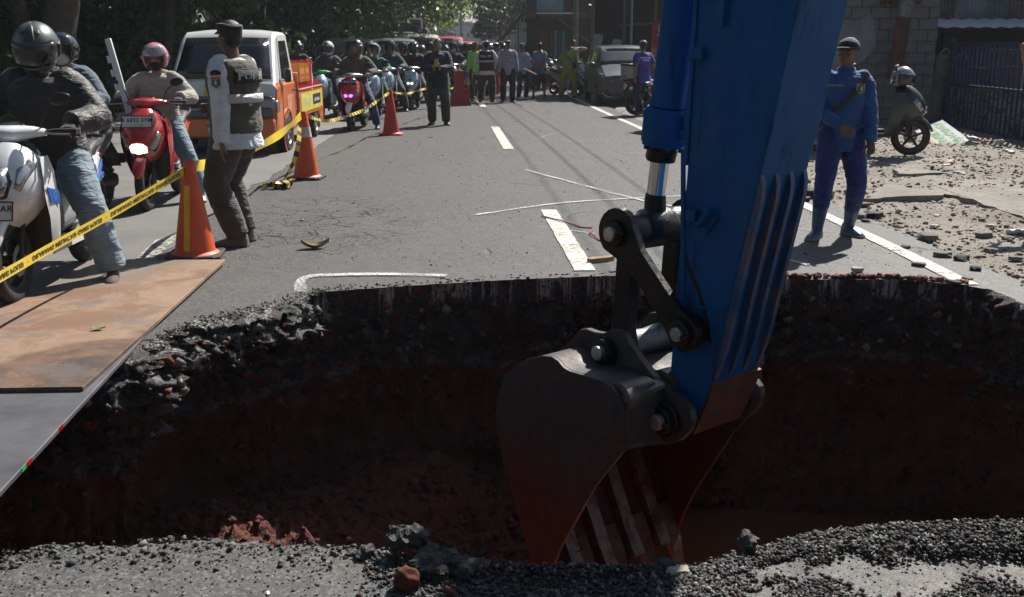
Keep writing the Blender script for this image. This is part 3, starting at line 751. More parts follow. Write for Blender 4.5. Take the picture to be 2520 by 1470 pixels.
for k in range(4):      # raised strips on the inside of the floor
    d = -BWD + .19 + k * .205
    q = sec[17:21]; a = []; b = []
    for p, i_ in zip(q, inner[17:21]): n = (i_ - V(p)).normalized(); a.append(i_ + n * .001); b.append(i_ + n * .045)
    MB().prism([tuple(p) for p in a] + [tuple(p) for p in b[::-1]], F, d, d + .075).build('floor_strip', mat('scraped bucket steel', (.30, .20, .16), .42, .5, var=.5, scale=18, dirt=((.1, .025, .012), .4)), bk, 25)
ear_px = [(1359, 880), (1396, 845), (1427, 812), (1441, 810), (1463, 818), (1483, 821), (1503, 813), (1517, 812), (1534, 822), (1547, 845), (1576, 887), (1613, 934), (1646, 962), (1677, 982), (1697, 1010), (1702, 1035), (1694, 1064), (1671, 1086), (1637, 1096), (1604, 1090), (1575, 1080), (1560, 1040), (1535, 985), (1470, 955), (1400, 930)]
ED = -.265
ear = [AP(u, v, ED) for u, v in ear_px]
hc = V(AP(1431, 845, ED))
for s_ in (-1, 1):
    e_ = MB().prism(ear, F, s_ * .265, s_ * .225).build('ear_plate', BUCK, bk, 25); bevel(e_, .004)
    MB().lathe([(.001, 0), (.022, 0), (.022, .003)], 20, AX(hc, s_ * .2655)).build('lifting_hole', mat('shaded hole', (.06, .04, .03), .9), e_)
    MB().lathe([(.036, 0), (.085, 0), (.085, .018), (.078, .024), (.036, .024)], 30, AX(V((0, 0)), s_ * .265) @ Matrix.Scale(s_, 4, V((0, 0, 1)))).build('hinge_boss', GREASE, bk, 30)
    MB().lathe([(.036, 0), (.07, 0), (.07, .016), (.036, .016)], 30, AX(Dpt, s_ * .265) @ Matrix.Scale(s_, 4, V((0, 0, 1)))).build('pin_boss', GREASE, bk, 30)
    pin(V((0, 0)), s_ * .285, .036, .06, sgn=s_); pin(Dpt, s_ * .28, .034, .06, sgn=s_)
MB().tube([F(.0 - .0, .115, -.40), F(0, .115, -.36)], .01)
tt = V(AP(1560, 968, -.38))
MB().tube([F(tt.x, tt.y, -BWD + .03), F(tt.x, tt.y, -.30), F(tt.x, tt.y, -.27)], [.062, .062, .045], 24).build('torque_tube', GREYM, bk, 40)
MB().tube([F(tt.x, tt.y, BWD - .03), F(tt.x, tt.y, -.2)], .07, 24).build('torque_tube', GREYM, bk, 40)
f0 = V(AP(1530, 992, -BWD + .01)); f1 = V(AP(1532, 1108, -BWD + .01)); g0 = V(AP(1660, 965, -.27)); g1 = V(AP(1640, 1092, -.27))
for s_ in (-1, 1):
    d0, d1 = s_ * (BWD - .02), s_ * .262
    MB().loft([[F(f0.x, f0.y, d0), F(f1.x, f1.y, d0), F(f1.x + .02, f1.y, d0), F(f0.x + .02, f0.y, d0)], [F(g0.x + .08, g0.y, d1), F(g1.x, g1.y, d1), F(g1.x + .02, g1.y, d1), F(g0.x + .1, g0.y, d1)]]).build('front_web', BUCK, bk, 25)
    MB().loft([[F(f0.x - .01, f0.y + .002, d0), F(f0.x - .01, f0.y + .02, d0), F(f0.x + .10, f0.y + .03, d0), F(f0.x + .10, f0.y + .01, d0)], [F(g0.x + .06, g0.y + .002, d1), F(g0.x + .06, g0.y + .02, d1), F(g0.x + .16, g0.y + .03, d1), F(g0.x + .16, g0.y + .01, d1)]]).build('stiffener', GREYM, bk, 25)
# ================================================================ people
def ik(a, c, l1, l2, pole):
    a = V(a); c = V(c); d = c - a; L = min(d.length, (l1 + l2) * .998); d.normalize(); c = a + d * L
    x = (l1 * l1 - l2 * l2 + L * L) / (2 * L); h = math.sqrt(max(0, l1 * l1 - x * x))
    p = V(pole); p = p - d * p.dot(d)
    if p.length < 1e-4: p = d.orthogonal()
    return a + d * x + p.normalized() * h, c
def frame(fwd, up):
    """rotation whose local -Y is fwd and +Z is near up"""
    y = -V(fwd).normalized(); z = V(up) - y * V(up).dot(y); z.normalize(); x = y.cross(z)
    return Matrix((x, y, z)).transposed()
def hand_mb(mb, wrist, dirn, palm_n, side, curl=.35, s=1., spread=1., grip=False):
    """palm, four jointed fingers of unequal length and a thumb from the side of the palm"""
    d = V(dirn).normalized(); n = V(palm_n); n = (n - d * n.dot(d)).normalized(); x = d.cross(n) * side
    w = V(wrist)
    rings = []
    for t, rw, rt in ((-.03, .026, .022), (.0, .027, .019), (.03, .036, .016), (.07, .041, .015), (.088, .038, .012)):
        rings.append([w + d * t * s + x * (math.cos(a) * rw * s) + n * (math.sin(a) * rt * s) for a in [2 * PI * k / 10 for k in range(10)]])
    mb.loft(rings)
    for k, (off, L) in enumerate(((.030, .070), (.010, .080), (-.010, .073), (-.029, .058))):
        p = w + (d * .082 + x * off) * s; a = 0.; pts = [p - d * .012 * s, p]; dd = d + x * (off * 2.2 * spread)
        for j, f in enumerate((.45, .32, .23)):
            a += curl * (1.15 if j else .8) * (1 + .08 * k); v = (dd.normalized() * math.cos(a) + n * math.sin(a)); p = p + v * (L * f * s); pts.append(p)
        mb.tube(pts, [.0095 * s, .0095 * s, .0088 * s, .008 * s, .006 * s], 7)
    p0 = w + (d * .022 + x * .024) * s; v1 = (x * .75 + d * .65 + n * .25).normalized(); v2 = (d * .85 + x * .15 + n * (.25 + curl * .6)).normalized()
    mb.tube([p0, p0 + v1 * .034 * s, p0 + v1 * .034 * s + v2 * .028 * s, p0 + v1 * .036 * s + v2 * .05 * s], [.014 * s, .011 * s, .0095 * s, .007 * s], 7)
    return mb
def head_mb(mb, M, s=1.):
    T = lambda x, y, z: M @ (V((x, y, z)) * s); rm = M.to_3x3()
    def e(c, r, rot=None): mb.ell(T(*c), [q * s for q in r], rm if rot is None else rm @ Euler(rot).to_matrix(), 16, 12)
    e((0, .012, .030), (.074, .095, .092)); e((0, -.012, -.01), (.066, .078, .08)); e((0, -.030, -.058), (.054, .056, .050)); e((0, -.062, -.088), (.026, .022, .020))
    e((0, -.083, .027), (.050, .014, .010)); e((0, -.094, -.010), (.0095, .012, .030), (R(-14), 0, 0)); e((0, -.102, -.027), (.016, .013, .011))
    e((0, -.086, -.055), (.023, .011, .0055)); e((0, -.085, -.064), (.020, .012, .007))
    for sd in (-1, 1): e((sd * .040, -.068, -.020), (.022, .018, .016)); e((sd * .076, .012, -.012), (.010, .020, .032), (0, 0, R(sd * 20))); e((sd * .05, -.02, -.05), (.018, .03, .03))
def eyes(M, par, s=1.):
    for sd in (-1, 1):
        mb = MB(); mb.ell(M @ (V((sd * .031, -.0795, .004)) * s), [.0125 * s, .006 * s, .0055 * s], M.to_3x3(), 10, 6); mb.build('eye', mat('eye white', (.45, .42, .4), .3), par)
        MB().ell(M @ (V((sd * .031, -.0845, .004)) * s), [.005 * s, .003 * s, .0052 * s], M.to_3x3(), 8, 6).build('pupil', INK, par)
        MB().tube([M @ (V((sd * .014, -.090, .022)) * s), M @ (V((sd * .032, -.092, .027)) * s), M @ (V((sd * .052, -.080, .021)) * s)], .0045 * s, 5).build('eyebrow', HAIR, par)
    MB().ell(M @ (V((0, -.0945, -.0595)) * s), [.021 * s, .004 * s, .0035 * s], M.to_3x3(), 10, 5).build('mouth', mat('lips', (.16, .06, .045), .5), par)

def helmet_surf(th, ph, full, s=1.):
    x = .122 * math.sin(th) * math.sin(ph); y = -.148 * math.sin(th) * math.cos(ph); z = .138 * math.cos(th)
    if full and th > PI * .5:
        k = (th - PI * .5) / (PI * .35); f = max(0, math.cos(ph)); y -= .028 * f * min(1, k * 1.4); z -= .012 * k; x *= 1 - .05 * k
    elif th > PI * .5: x *= .98; y *= 1.0
    return V((x, y + .008, z + .018)) * s
def helmet(kind, shell, par, M, s=1., visor=None, trim=None, accent=None, raised=False):
    full = kind == 'full'; nt_, np_ = 16, 32; thmax = PI * (.80 if full else .70)
    vs = []; fs = []; ix = {}
    def op(th, ph):
        a = abs((ph + PI) % (2 * PI) - PI)
        if full: return PI * .40 < th < PI * .635 and a < R(63)
        return th > PI * .40 + .10 * max(0, a - R(40)) and a < R(58)
    for i in range(nt_ + 1):
        for j in range(np_): ix[i, j] = len(vs); vs.append(M @ helmet_surf(max(.02, thmax * i / nt_), 2 * PI * j / np_, full, s))
    for i in range(nt_):
        for j in range(np_):
            if not op(thmax * (i + .5) / nt_, 2 * PI * (j + .5) / np_): fs.append((ix[i, j], ix[i, (j + 1) % np_], ix[i + 1, (j + 1) % np_], ix[i + 1, j]))
    me = MB().add(vs, fs).mesh('helmet', shell, 40, True); o = obj('helmet', me, par)
    md = o.modifiers.new('s', 'SOLIDIFY'); md.thickness = .016 * s; md.offset = -1
    def patch(nm, t0, t1, p0, p1, k, m, sc_=1.03, n=14):
        v = []; f = []
        for i in range(7):
            for j in range(n + 1): v.append(M @ (helmet_surf(lerp(t0, t1, i / 6), lerp(p0, p1, j / n), full, s) * sc_ - V((0, 0, .018 * s * (sc_ - 1)))))
        for i in range(6):
            for j in range(n): a = i * (n + 1) + j; f.append((a, a + 1, a + n + 2, a + n + 1))
        q = obj(nm, MB().add(v, f).mesh(nm, m, 60, False), o); md = q.modifiers.new('s', 'SOLIDIFY'); md.thickness = .004 * s; return q
    VM = visor or GLASS
    if full: patch('visor', PI * .385, PI * .65, -R(68), R(68), 0, VM)
    elif visor and not raised: patch('visor', PI * .38, PI * .66, -R(66), R(66), 0, VM, 1.05)
    elif visor: patch('visor', PI * .20, PI * .40, -R(64), R(64), 0, VM, 1.05)
    if accent:
        patch('stripe', PI * .06, PI * .36, -R(16), R(16), 0, accent, 1.012, 6)
        for sd in (-1, 1): patch('stripe', PI * .44, PI * .6, sd * R(80), sd * R(125), 0, accent, 1.012, 6)
    if not full: patch('brow_trim', PI * .375, PI * .41, -R(62), R(62), 0, trim or BLACKP, 1.025)
    else:
        patch('chin_vent', PI * .70, PI * .745, -R(16), R(16), 0, INK, 1.012, 6)
        for sd in (-1, 1): patch('vent', PI * .20, PI * .25, sd * R(20), sd * R(38), 0, INK, 1.012, 4)
    for sd in (-1, 1): MB().cyl(M @ (V((sd * .118, .005, .02)) * s), M @ (V((sd * .130, .005, .02)) * s), .016 * s, 12).build('visor_pivot', trim or BLACKP, o)
    return o

def person(label, loc, rz=0., h=1.7, hip=(0, 0, None), lean=0., side=0., twist=0., hands=(None, None), feet=(None, None), toes=(0, 0), look=(0, 0),
           top=None, topk='shirt', tinf=.02, sleeve='long', bottom=None, botk='long', binf=.02, shoes=None, shoek='shoe', skin=SKIN, vox=.013, bulk=1.,
           head='hair', hk={}, gloves=None, curl=(.4, .4), vest=None, palm=((0, 0, 0), (0, 0, 0)), mask=None, group=None, cap=None, face=True, elbow=None, knee=None, hood=None, wr=1.0, collar=None, tuck=False):
    """one person: a continuous body (child meshes: clothes, hair or headgear, shoes)"""
    s = h / 1.7
    root = thing('person', label, 'person', loc, rz, group)
    hz = hip[2] if hip[2] is not None else .90 * s
    Hp = V((hip[0], hip[1], hz)); up = Matrix.Rotation(side, 3, 'Y') @ (Matrix.Rotation(lean, 3, 'X') @ V((0, 0, 1)))
    fw = Matrix.Rotation(twist, 3, 'Z') @ V((0, -1, 0)); fw = (fw - up * fw.dot(up)).normalized(); rt = fw.cross(up); lf = -rt     # lf: the person's left
    hf = (Matrix.Rotation(twist * .4, 3, 'Z') @ V((0, -1, 0))); hl = -(hf.cross(V((0, 0, 1))))
    Nk = Hp + up * .50 * s; Hd = Hp + up * .54 * s
    hd_dir = Euler((0, 0, look[0])).to_matrix() @ V((0, -math.cos(look[1]), math.sin(look[1])))
    HM = frame(hd_dir, V((0, 0, 1)) + up * .3); Hc = Hd + V((0, 0, 1)) * .122 * s + hf * .015 * s
    M = Matrix.Translation(Hc) @ HM.to_4x4()
    sh = [Nk - up * .045 * s + lf * (sd * .175 * s * (bulk * .5 + .5)) for sd in (1, -1)]
    hps = [Hp + hl * (sd * .088 * s) - V((0, 0, .02)) * s for sd in (1, -1)]
    el, wr_, kn, an, fd = [], [], [], [], []
    for i, sd in ((0, 1), (1, -1)):
        t = hands[i]
        t = V(t) if t is not None else sh[i] + lf * (sd * .09 * s) - V((0, 0, .545 * s)) + fw * .03
        pole = V(elbow[i]) if elbow and elbow[i] is not None else -fw * .9 + lf * sd * .45 - V((0, 0, .25))
        e, wv = ik(sh[i], t, .285 * s, .265 * s, pole); el.append(e); wr_.append(wv)
        f = feet[i]; f = V(f) if f is not None else V((hps[i].x + sd * .03, hps[i].y + .0, .085 * s))
        if f.z < .05: f.z = .085 * s
        kp = V(knee[i]) if knee and knee[i] is not None else hf + hl * sd * .15 + V((0, 0, .15))
        k, a = ik(hps[i], f, .43 * s, .425 * s, kp); kn.append(k); an.append(a); fd.append(Euler((0, 0, toes[i])).to_matrix() @ V((0, -1, 0)))
    B = bulk
    def torso(mb, inf, lo=-.05, hi=.50, neck=True, belly=1.):
        P = [(-.09, .11, .085), (-.04, .155, .112), (.03, .168, .118), (.11, .152, .110 * belly), (.20, .155, .112 * belly), (.30, .168, .115), (.40, .175, .112), (.455, .160, .098), (.50, .10, .075)]
        pts, rr = [], []
        for t, rx, ry in P:
            if t < lo - .001 or t > hi + .001: continue
            pts.append(Hp + up * t * s + fw * (.008 if .2 < t < .45 else 0)); rr.append(((rx * B + inf) * s, (ry * B + inf) * s))
        mb.tube(pts, rr, 18, up=fw)
        return mb
    def arm(mb, i, inf, end):
        a, e, wv = sh[i], el[i], wr_[i]; a0 = a - lf * ((1 if i == 0 else -1) * .03 * s) + up * .0
        if end == 'short': e2 = a.lerp(e, .72); mb.tube([a0, a.lerp(e, .15), e2], [(.058 * B + inf) * s, (.058 * B + inf) * s, (.056 * B + inf + .008) * s], 12, round_=False); mb.ell(a0, [(.06 * B + inf) * s] * 3)
        else:
            w2 = wv - (wv - e).normalized() * (.0 if end == 'long' else .05)
            mb.tube([a0, a.lerp(e, .2), a.lerp(e, .75), e, e.lerp(w2, .3), e.lerp(w2, .8), w2], [(q * B + inf) * s for q in (.056, .054, .045, .043, .043, .034, .031)], 12); mb.ell(a0, [(.058 * B + inf) * s] * 3)
            mb.ell(e, [(.040 * B + inf) * s] * 3)
    def leg(mb, i, inf, end, flare=0.):
        a, k, f = hps[i], kn[i], an[i]
        if end == 'short': k2 = a.lerp(k, .98); mb.tube([a + V((0, 0, .04)), a.lerp(k, .3), k2], [(.092 * B + inf) * s, (.088 * B + inf) * s, (.075 * B + inf + .02) * s], 14); return
        f2 = f if end == 'body' else k.lerp(f, 1.0 if end == 'long' else .62)
        q = (.094, .088, .068, .060, .058, .050, .040)
        mb.tube([a + V((0, 0, .03)), a.lerp(k, .3), a.lerp(k, .82), k, k.lerp(f2, .3), k.lerp(f2, .65), f2], [(r * B + inf + flare * max(0, n - 3) * .004) * s for n, r in enumerate(q)], 14); mb.ell(k, [(.060 * B + inf) * s] * 3)
    # body
    mb = MB(); torso(mb, -.008); 
    for i in (0, 1): arm(mb, i, -.003, 'long'); leg(mb, i, -.004, 'body')
    mb.tube([Nk - up * .06 * s, Nk + up * .03 * s, Hc - V((0, 0, .03)) * s + hf * -.0], [(.062 * s, .062 * s), (.055 * s, .058 * s), (.050 * s, .055 * s)], 14, up=fw); head_mb(mb, M, s)
    for i in (0, 1):
        if shoek in ('sandal', 'bare'): mb.tube([an[i] + V((0, 0, .0)), an[i] + fd[i] * .05 * s - V((0, 0, .045)) * s, an[i] + fd[i] * .17 * s - V((0, 0, .062)) * s], [.036 * s, (.042 * s, .03 * s), (.04 * s, .016 * s)], 10)
    bm_ = remeshed(mb, min(vox, .016) if face else vox, 2, .45, mats=skin, name='body')
    hb = MB()
    for i in (0, 1):
        d = (wr_[i] - el[i]).normalized(); pn = V(palm[i]) if V(palm[i]).length > 0 else (-lf * (1 if i == 0 else -1) if abs(d.z) > .6 else V((0, 0, -1)))
        x = hand_mb(MB(), wr_[i], d if not (isinstance(curl[i], tuple)) else V(curl[i][1]), pn, (1 if i == 0 else -1), curl[i] if not isinstance(curl[i], tuple) else curl[i][0], s * (1.12 if gloves else 1.0))
        hb.join(x)
    if gloves: hb.build('glove', gloves, root, 50)
    else:
        hm = hb.mesh('h', skin, 50); b2 = bmesh.new(); b2.from_mesh(bm_); b2.from_mesh(hm); b2.to_mesh(bm_); b2.free(); bm_.shade_smooth(); bpy.data.meshes.remove(hm)
    body = obj('body', bm_, root)
    sd_ = random.random() * 50
    if top:
        mb = MB(); lo = -.05 if tuck else -.09; torso(mb, tinf, lo, .50)
        if not tuck: mb.tube([Hp - up * .15 * s, Hp + up * .05 * s], [((.180 * B + tinf + .014) * s, (.125 * B + tinf + .012) * s), ((.165 * B + tinf) * s, (.115 * B + tinf) * s)], 18, up=fw)
        for i in (0, 1): arm(mb, i, tinf * (.8 if sleeve != 'short' else .6), sleeve)
        mb.tube([Nk - up * .06 * s, Nk + up * (.012 if not collar else .05) * s], [((.075 + tinf) * s, (.068 + tinf) * s), ((.058 + tinf * .5) * s,) * 2], 16, up=fw)
        me = remeshed(mb, vox, 3, .6, .0042 * wr * s, (7, 7, 17), sd_, top, topk); obj(topk, me, root)
    if vest:
        mb = MB(); torso(mb, tinf + .022, -.04, .50)
        for i in (0, 1): mb.ell(sh[i] - lf * ((1, -1)[i] * .035 * s) + up * .01, [.075 * B * s, .085 * B * s, .07 * s], frame(fw, up))
        me = remeshed(mb, vox, 3, .6, .0028 * wr * s, (6, 6, 14), sd_ + 3, vest, 'vest'); obj('vest', me, root)
    if hood:
        mb = MB(); c = Nk + up * .0 - fw * .05 * s; R3 = frame(fw, up)
        pts = [c + R3 @ V((math.sin(a) * .10 * s, math.cos(a) * .075 * s + .005, -.02 * s + .03 * math.cos(a) * s)) for a in [R(-160 + 320 * k / 14) for k in range(15)]]
        mb.tube(pts, [.018 * s] + [.036 * s] * 13 + [.018 * s], 10); mb.ell(c - fw * .055 * s - up * .03 * s, (.095 * s, .06 * s, .085 * s), R3)
        obj('hood', remeshed(mb, vox, 3, .6, .005, (15, 15, 15), 3, hood, 'hood'), root)
    if bottom:
        mb = MB(); mb.tube([Hp - up * .10 * s, Hp - up * .03 * s, Hp + up * .07 * s], [((.13 * B + binf) * s, (.105 * B + binf) * s), ((.163 * B + binf * .5) * s, (.12 * B + binf * .5) * s), ((.160 * B) * s, (.112 * B + .004) * s)], 18, up=hf)
        for i in (0, 1): leg(mb, i, binf, botk, 0. if botk != 'long' else 1.)
        nm = {'long': 'trousers', 'short': 'shorts', 'boot': 'trousers'}[botk]
        me = remeshed(mb, vox, 3, .55, .0045 * wr * s, (6, 6, 15), sd_ + 9, bottom, nm); obj(nm, me, root)
    for i in (0, 1):
        a = an[i]; f = fd[i]; u_ = V((0, 0, 1)); r_ = f.cross(u_); sole = -.085 * s
        def P(x, y, z): return a + r_ * x * s + f * y * s + u_ * (z * s)
        if shoek in ('shoe', 'tallboot'):
            mb = MB(); rings = []
            for y, wd, z1 in ((-.075, .022, -.02), (-.068, .034, .02), (-.03, .041, .035), (.03, .041, .012), (.09, .047, -.018), (.15, .047, -.035), (.19, .035, -.05), (.202, .014, -.062)):
                rings.append([P(math.cos(t) * wd, y, (-.072 + (z1 + .072) * max(0, math.sin(t))) if math.sin(t) > 0 else -.072) for t in [2 * PI * k / 14 for k in range(14)]])
            mb.loft(rings)
            so = MB().loft([[P(x * 1.0, y, z) for x, y in ((-.03, -.078), (.03, -.078), (.044, -.03), (.047, .06), (.051, .13), (.04, .19), (.012, .212), (-.012, .212), (-.04, .19), (-.051, .13), (-.045, .06), (-.042, -.03))] for z in (-.085, -.066)])
            nm = 'shoe'
            if shoek == 'tallboot':
                d = (kn[i] - a).normalized(); mb.tube([a - u_ * .03 * s, a + d * .03 * s, a + d * .14 * s, a + d * .27 * s], [(.045 * s, .05 * s), .050 * s, .062 * s, .070 * s], 16, up=f); nm = 'boot'
                tp = MB().tube([a + d * .255 * s, a + d * .30 * s], [.0745 * s, .0755 * s], 18, up=f)
            o = mb.build(nm, shoes, root, 50); so.build('sole', mat('shoe sole', (.09, .085, .07), .8, dirt=((.2, .17, .13), .3)) if shoek == 'shoe' else mat('pale boot sole', (.25, .22, .14), .8), o)
            if shoek == 'tallboot': tp.build('boot_lining', mat('tan boot lining', (.19, .14, .09), .85, bump=.3), o)
        elif shoek == 'sandal':
            so = MB().loft([[P(x, y, z) for x, y in ((-.035, -.085), (.035, -.085), (.045, .06), (.05, .13), (.02, .2), (-.03, .2), (-.05, .13), (-.045, .06))] for z in (-.085, -.07)]); o = so.build('sandal', shoes, root)
            MB().tube([P(-.045, .09, -.07), P(-.03, .11, -.03), P(0, .125, -.022), P(.03, .11, -.03), P(.045, .09, -.07)], .008, 6).build('strap', shoes, o)
    # head
    if head == 'hair' or head == 'cap' or head == 'officercap' or head == 'beret':
        mb = MB(); rm = M.to_3x3()
        mb.ell(M @ (V((0, .024, .045)) * s), [.079 * s, .092 * s, .084 * s], rm, 16, 12); mb.ell(M @ (V((0, .06, -.01)) * s), [.068 * s, .05 * s, .06 * s], rm, 14, 10)
        obj('hair', remeshed(mb, .01, 1, .5, .004, (60, 60, 60), 1, HAIR, 'hair'), root)
        if face: eyes(M, root, s)
    T = lambda x, y, z: M @ (V((x, y, z)) * s)
    if head == 'cap':
        rings = []
        for k in range(7):
            t = k / 6 * R(88); rings.append([T(math.cos(t) * .088 * math.sin(a), -math.cos(t) * .104 * math.cos(a) + .012, .052 + math.sin(t) * .078) for a in [2 * PI * j / 20 for j in range(20)]])
        o = MB().loft(rings).build('cap', cap, root, 60)
        v = []; 
        for k in range(2): v.append([T(math.sin(a) * (.078 + .008 * r), -math.cos(a) * (.085 + .075 * r) * (1 if True else 0) + .005, .052 - .020 * r * r + .008 * math.cos(a * 2) * r - .004 * k) for r in (0, .5, 1.) for a in [R(-75 + 150 * j / 10) for j in range(11)]])
        fs = [(r * 11 + j, r * 11 + j + 1, (r + 1) * 11 + j + 1, (r + 1) * 11 + j) for r in range(2) for j in range(10)]
        q = MB().add(v[0], fs).build('brim', cap, o, 60, False); q.modifiers.new('s', 'SOLIDIFY').thickness = .004
    if head == 'officercap':
        rings = [[T(math.sin(a) * rx, -math.cos(a) * ry + .012 + o_, z) for a in [2 * PI * j / 22 for j in range(22)]] for rx, ry, z, o_ in ((.083, .100, .036, 0), (.086, .104, .048, 0), (.090, .108, .068, -.002), (.094, .115, .086, -.006), (.086, .104, .100, -.010), (.04, .05, .106, -.010))]
        o = MB().loft(rings).build('cap', cap, root, 45)
        v = [T(math.sin(a) * (.084 + .004 * r), -math.cos(a) * (.100 + .055 * r) + .01, .040 - .022 * r) for r in (0, .5, 1.) for a in [R(-60 + 120 * j / 10) for j in range(11)]]
        q = MB().add(v, [(r * 11 + j, r * 11 + j + 1, (r + 1) * 11 + j + 1, (r + 1) * 11 + j) for r in range(2) for j in range(10)]).build('brim', cap, o, 60, False); q.modifiers.new('s', 'SOLIDIFY').thickness = .004
        MB().loft([[T(math.sin(a) * .0845, -math.cos(a) * .1015 + .012, z) for a in [2 * PI * j / 22 for j in range(22)]] for z in (.031, .046)]).build('cap_band', INK, o, 45)
    if head in ('full', 'open', 'openv'):
        helmet('full' if head == 'full' else 'open', hk.get('shell', BLACKP), root, M, s * 1.14, hk.get('visor'), hk.get('trim'), hk.get('accent'), hk.get('raised', False))
        if face and head != 'full': eyes(M, root, s)
    if mask:
        mb = MB(); mb.ell(T(0, -.050, -.05), [.066 * s, .060 * s, .062 * s], M.to_3x3(), 16, 10); mb.ell(T(0, -.098, -.035), [.026 * s, .022 * s, .03 * s], M.to_3x3(), 12, 8)
        obj('face_mask', remeshed(mb, .01, 2, .5, .003, (40, 40, 40), 1, mask, 'face_mask'), root)
    return root, dict(M=M, Hp=Hp, Nk=Nk, up=up, fw=fw, lf=lf, sh=sh, el=el, wr=wr_, s=s, kn=kn, an=an)
def rider(label, loc, rz, h=1.68, foot='left', lean=.08, look=(0, -.05), hipy=.14, hipz=.82, **k):
    ft = {'left': ((.38, -.02, .085), (-.14, -.16, .41)), 'right': ((.14, -.16, .41), (-.38, -.02, .085)), 'both': ((.37, .02, .085), (-.37, .02, .085)), 'up': ((.13, -.16, .41), (-.13, -.16, .41))}[foot]
    kk = dict(hands=((.275, -.225, 1.06), (-.275, -.225, 1.06)), palm=((0, -.2, -1), (0, -.2, -1)), curl=((.85, (0.10, -.85, -.25)), (.85, (-.10, -.85, -.25))), elbow=((.75, .35, -.6), (-.75, .35, -.6)), knee=((.35, -1, .5), (-.35, -1, .5)), toes=(R(12), R(-12)))
    kk.update(k)
    return person(label, loc, rz, h, hip=(0, hipy, hipz), lean=lean, look=look, feet=ft, **kk)

# ================================================================ scooters
def paint(name, col, rough=.25, dirt=.12):
    return mat(name, col, rough, 0, var=.08, scale=4, coat=.7, dirt=((.16, .14, .12), dirt))
PRED, PWHITE, PBLACK, PSILVER, PICE, PGREEN, PDKG = paint('glossy red paint', (.42, .012, .012)), paint('glossy white paint', (.68, .70, .72)), paint('glossy black paint', (.012, .012, .014)), mat('silver paint', (.42, .43, .44), .3, .5, coat=.5), mat('pale blue metallic paint', (.40, .50, .60), .3, .35, coat=.6), paint('green paint', (.05, .3, .06)), mat('dark grey satin paint', (.05, .053, .058), .35, .2, coat=.4)
ORANGEP = paint('orange panel', (.62, .13, .03))
def ring_se(cx, cy, cz, rx, rz, n, pw=2.6, ax='y', y=None):
    out = []
    for j in range(n):
        a = 2 * PI * j / n; c, s_ = math.cos(a), math.sin(a)
        px = math.copysign(abs(c) ** (2 / pw), c) * rx; pz = math.copysign(abs(s_) ** (2 / pw), s_) * rz
        out.append((cx + px, cy, cz + pz))
    return out
def wheel(par, y, Rw=.265, wd=.045, rimc=BLACKP, disc=True, z=None, spokes=5, mats=(RUBBER,)):
    z = Rw if z is None else z; Mx = Matrix.Translation((0, y, z)) @ Matrix.Rotation(PI / 2, 4, 'Y')
    hub = MB(); hub.cyl((-.06, y, z), (.06, y, z), .035, 14)
    w_ = hub.build('wheel', DARKM, par, 35)
    pr = [(Rw - .085, -wd * .62), (Rw - .05, -wd), (Rw - .02, -wd * .85), (Rw - .005, -wd * .45), (Rw, 0), (Rw - .005, wd * .45), (Rw - .02, wd * .85), (Rw - .05, wd), (Rw - .085, wd * .62)]
    t_ = MB().lathe(pr + [pr[0]], 40, Mx).build('tyre', RUBBER, w_, 50)
    r_ = MB(); pr = [(Rw - .080, -wd * .68), (Rw - .078, wd * .68), (Rw - .105, wd * .55), (Rw - .108, -wd * .55)]
    r_.lathe(pr + [pr[0]], 36, Mx)
    for k in range(spokes):
        a = 2 * PI * k / spokes + .3; ca, sa = math.cos(a), math.sin(a)
        r_.tube([(0, y + ca * .03, z + sa * .03), (0, y + ca * (Rw - .1), z + sa * (Rw - .1))], [(.016, .024), (.012, .016)], 6)
    r_.build('rim', rimc, w_, 35)
    if disc: MB().lathe([(.055, .055), (.095, .055), (.095, .059), (.055, .059), (.055, .055)], 28, Mx).build('brake_disc', ALU, w_, 35)
    return w_
def fender(par, y, z, Rf, wd, a0, a1, m, nm='front_fender', n=16, drop=.03):
    v = []; prof = [(-wd, -drop), (-wd * .92, -.006), (-wd * .5, .012), (0, .018), (wd * .5, .012), (wd * .92, -.006), (wd, -drop)]
    for i in range(n + 1):
        a = lerp(a0, a1, i / n); k = min(1, (min(i, n - i) + 1.2) / 3.5)
        for x, dr in prof: v.append((x * k, y + math.cos(a) * (Rf + dr * (1 if dr > 0 else k)), z + math.sin(a) * (Rf + dr * (1 if dr > 0 else k))))
    m_ = len(prof); f = [(i * m_ + j, i * m_ + j + 1, (i + 1) * m_ + j + 1, (i + 1) * m_ + j) for i in range(n) for j in range(m_ - 1)]
    o = MB().add(v, f).build(nm, m, par, 60); md = o.modifiers.new('s', 'SOLIDIFY'); md.thickness = .005; return o
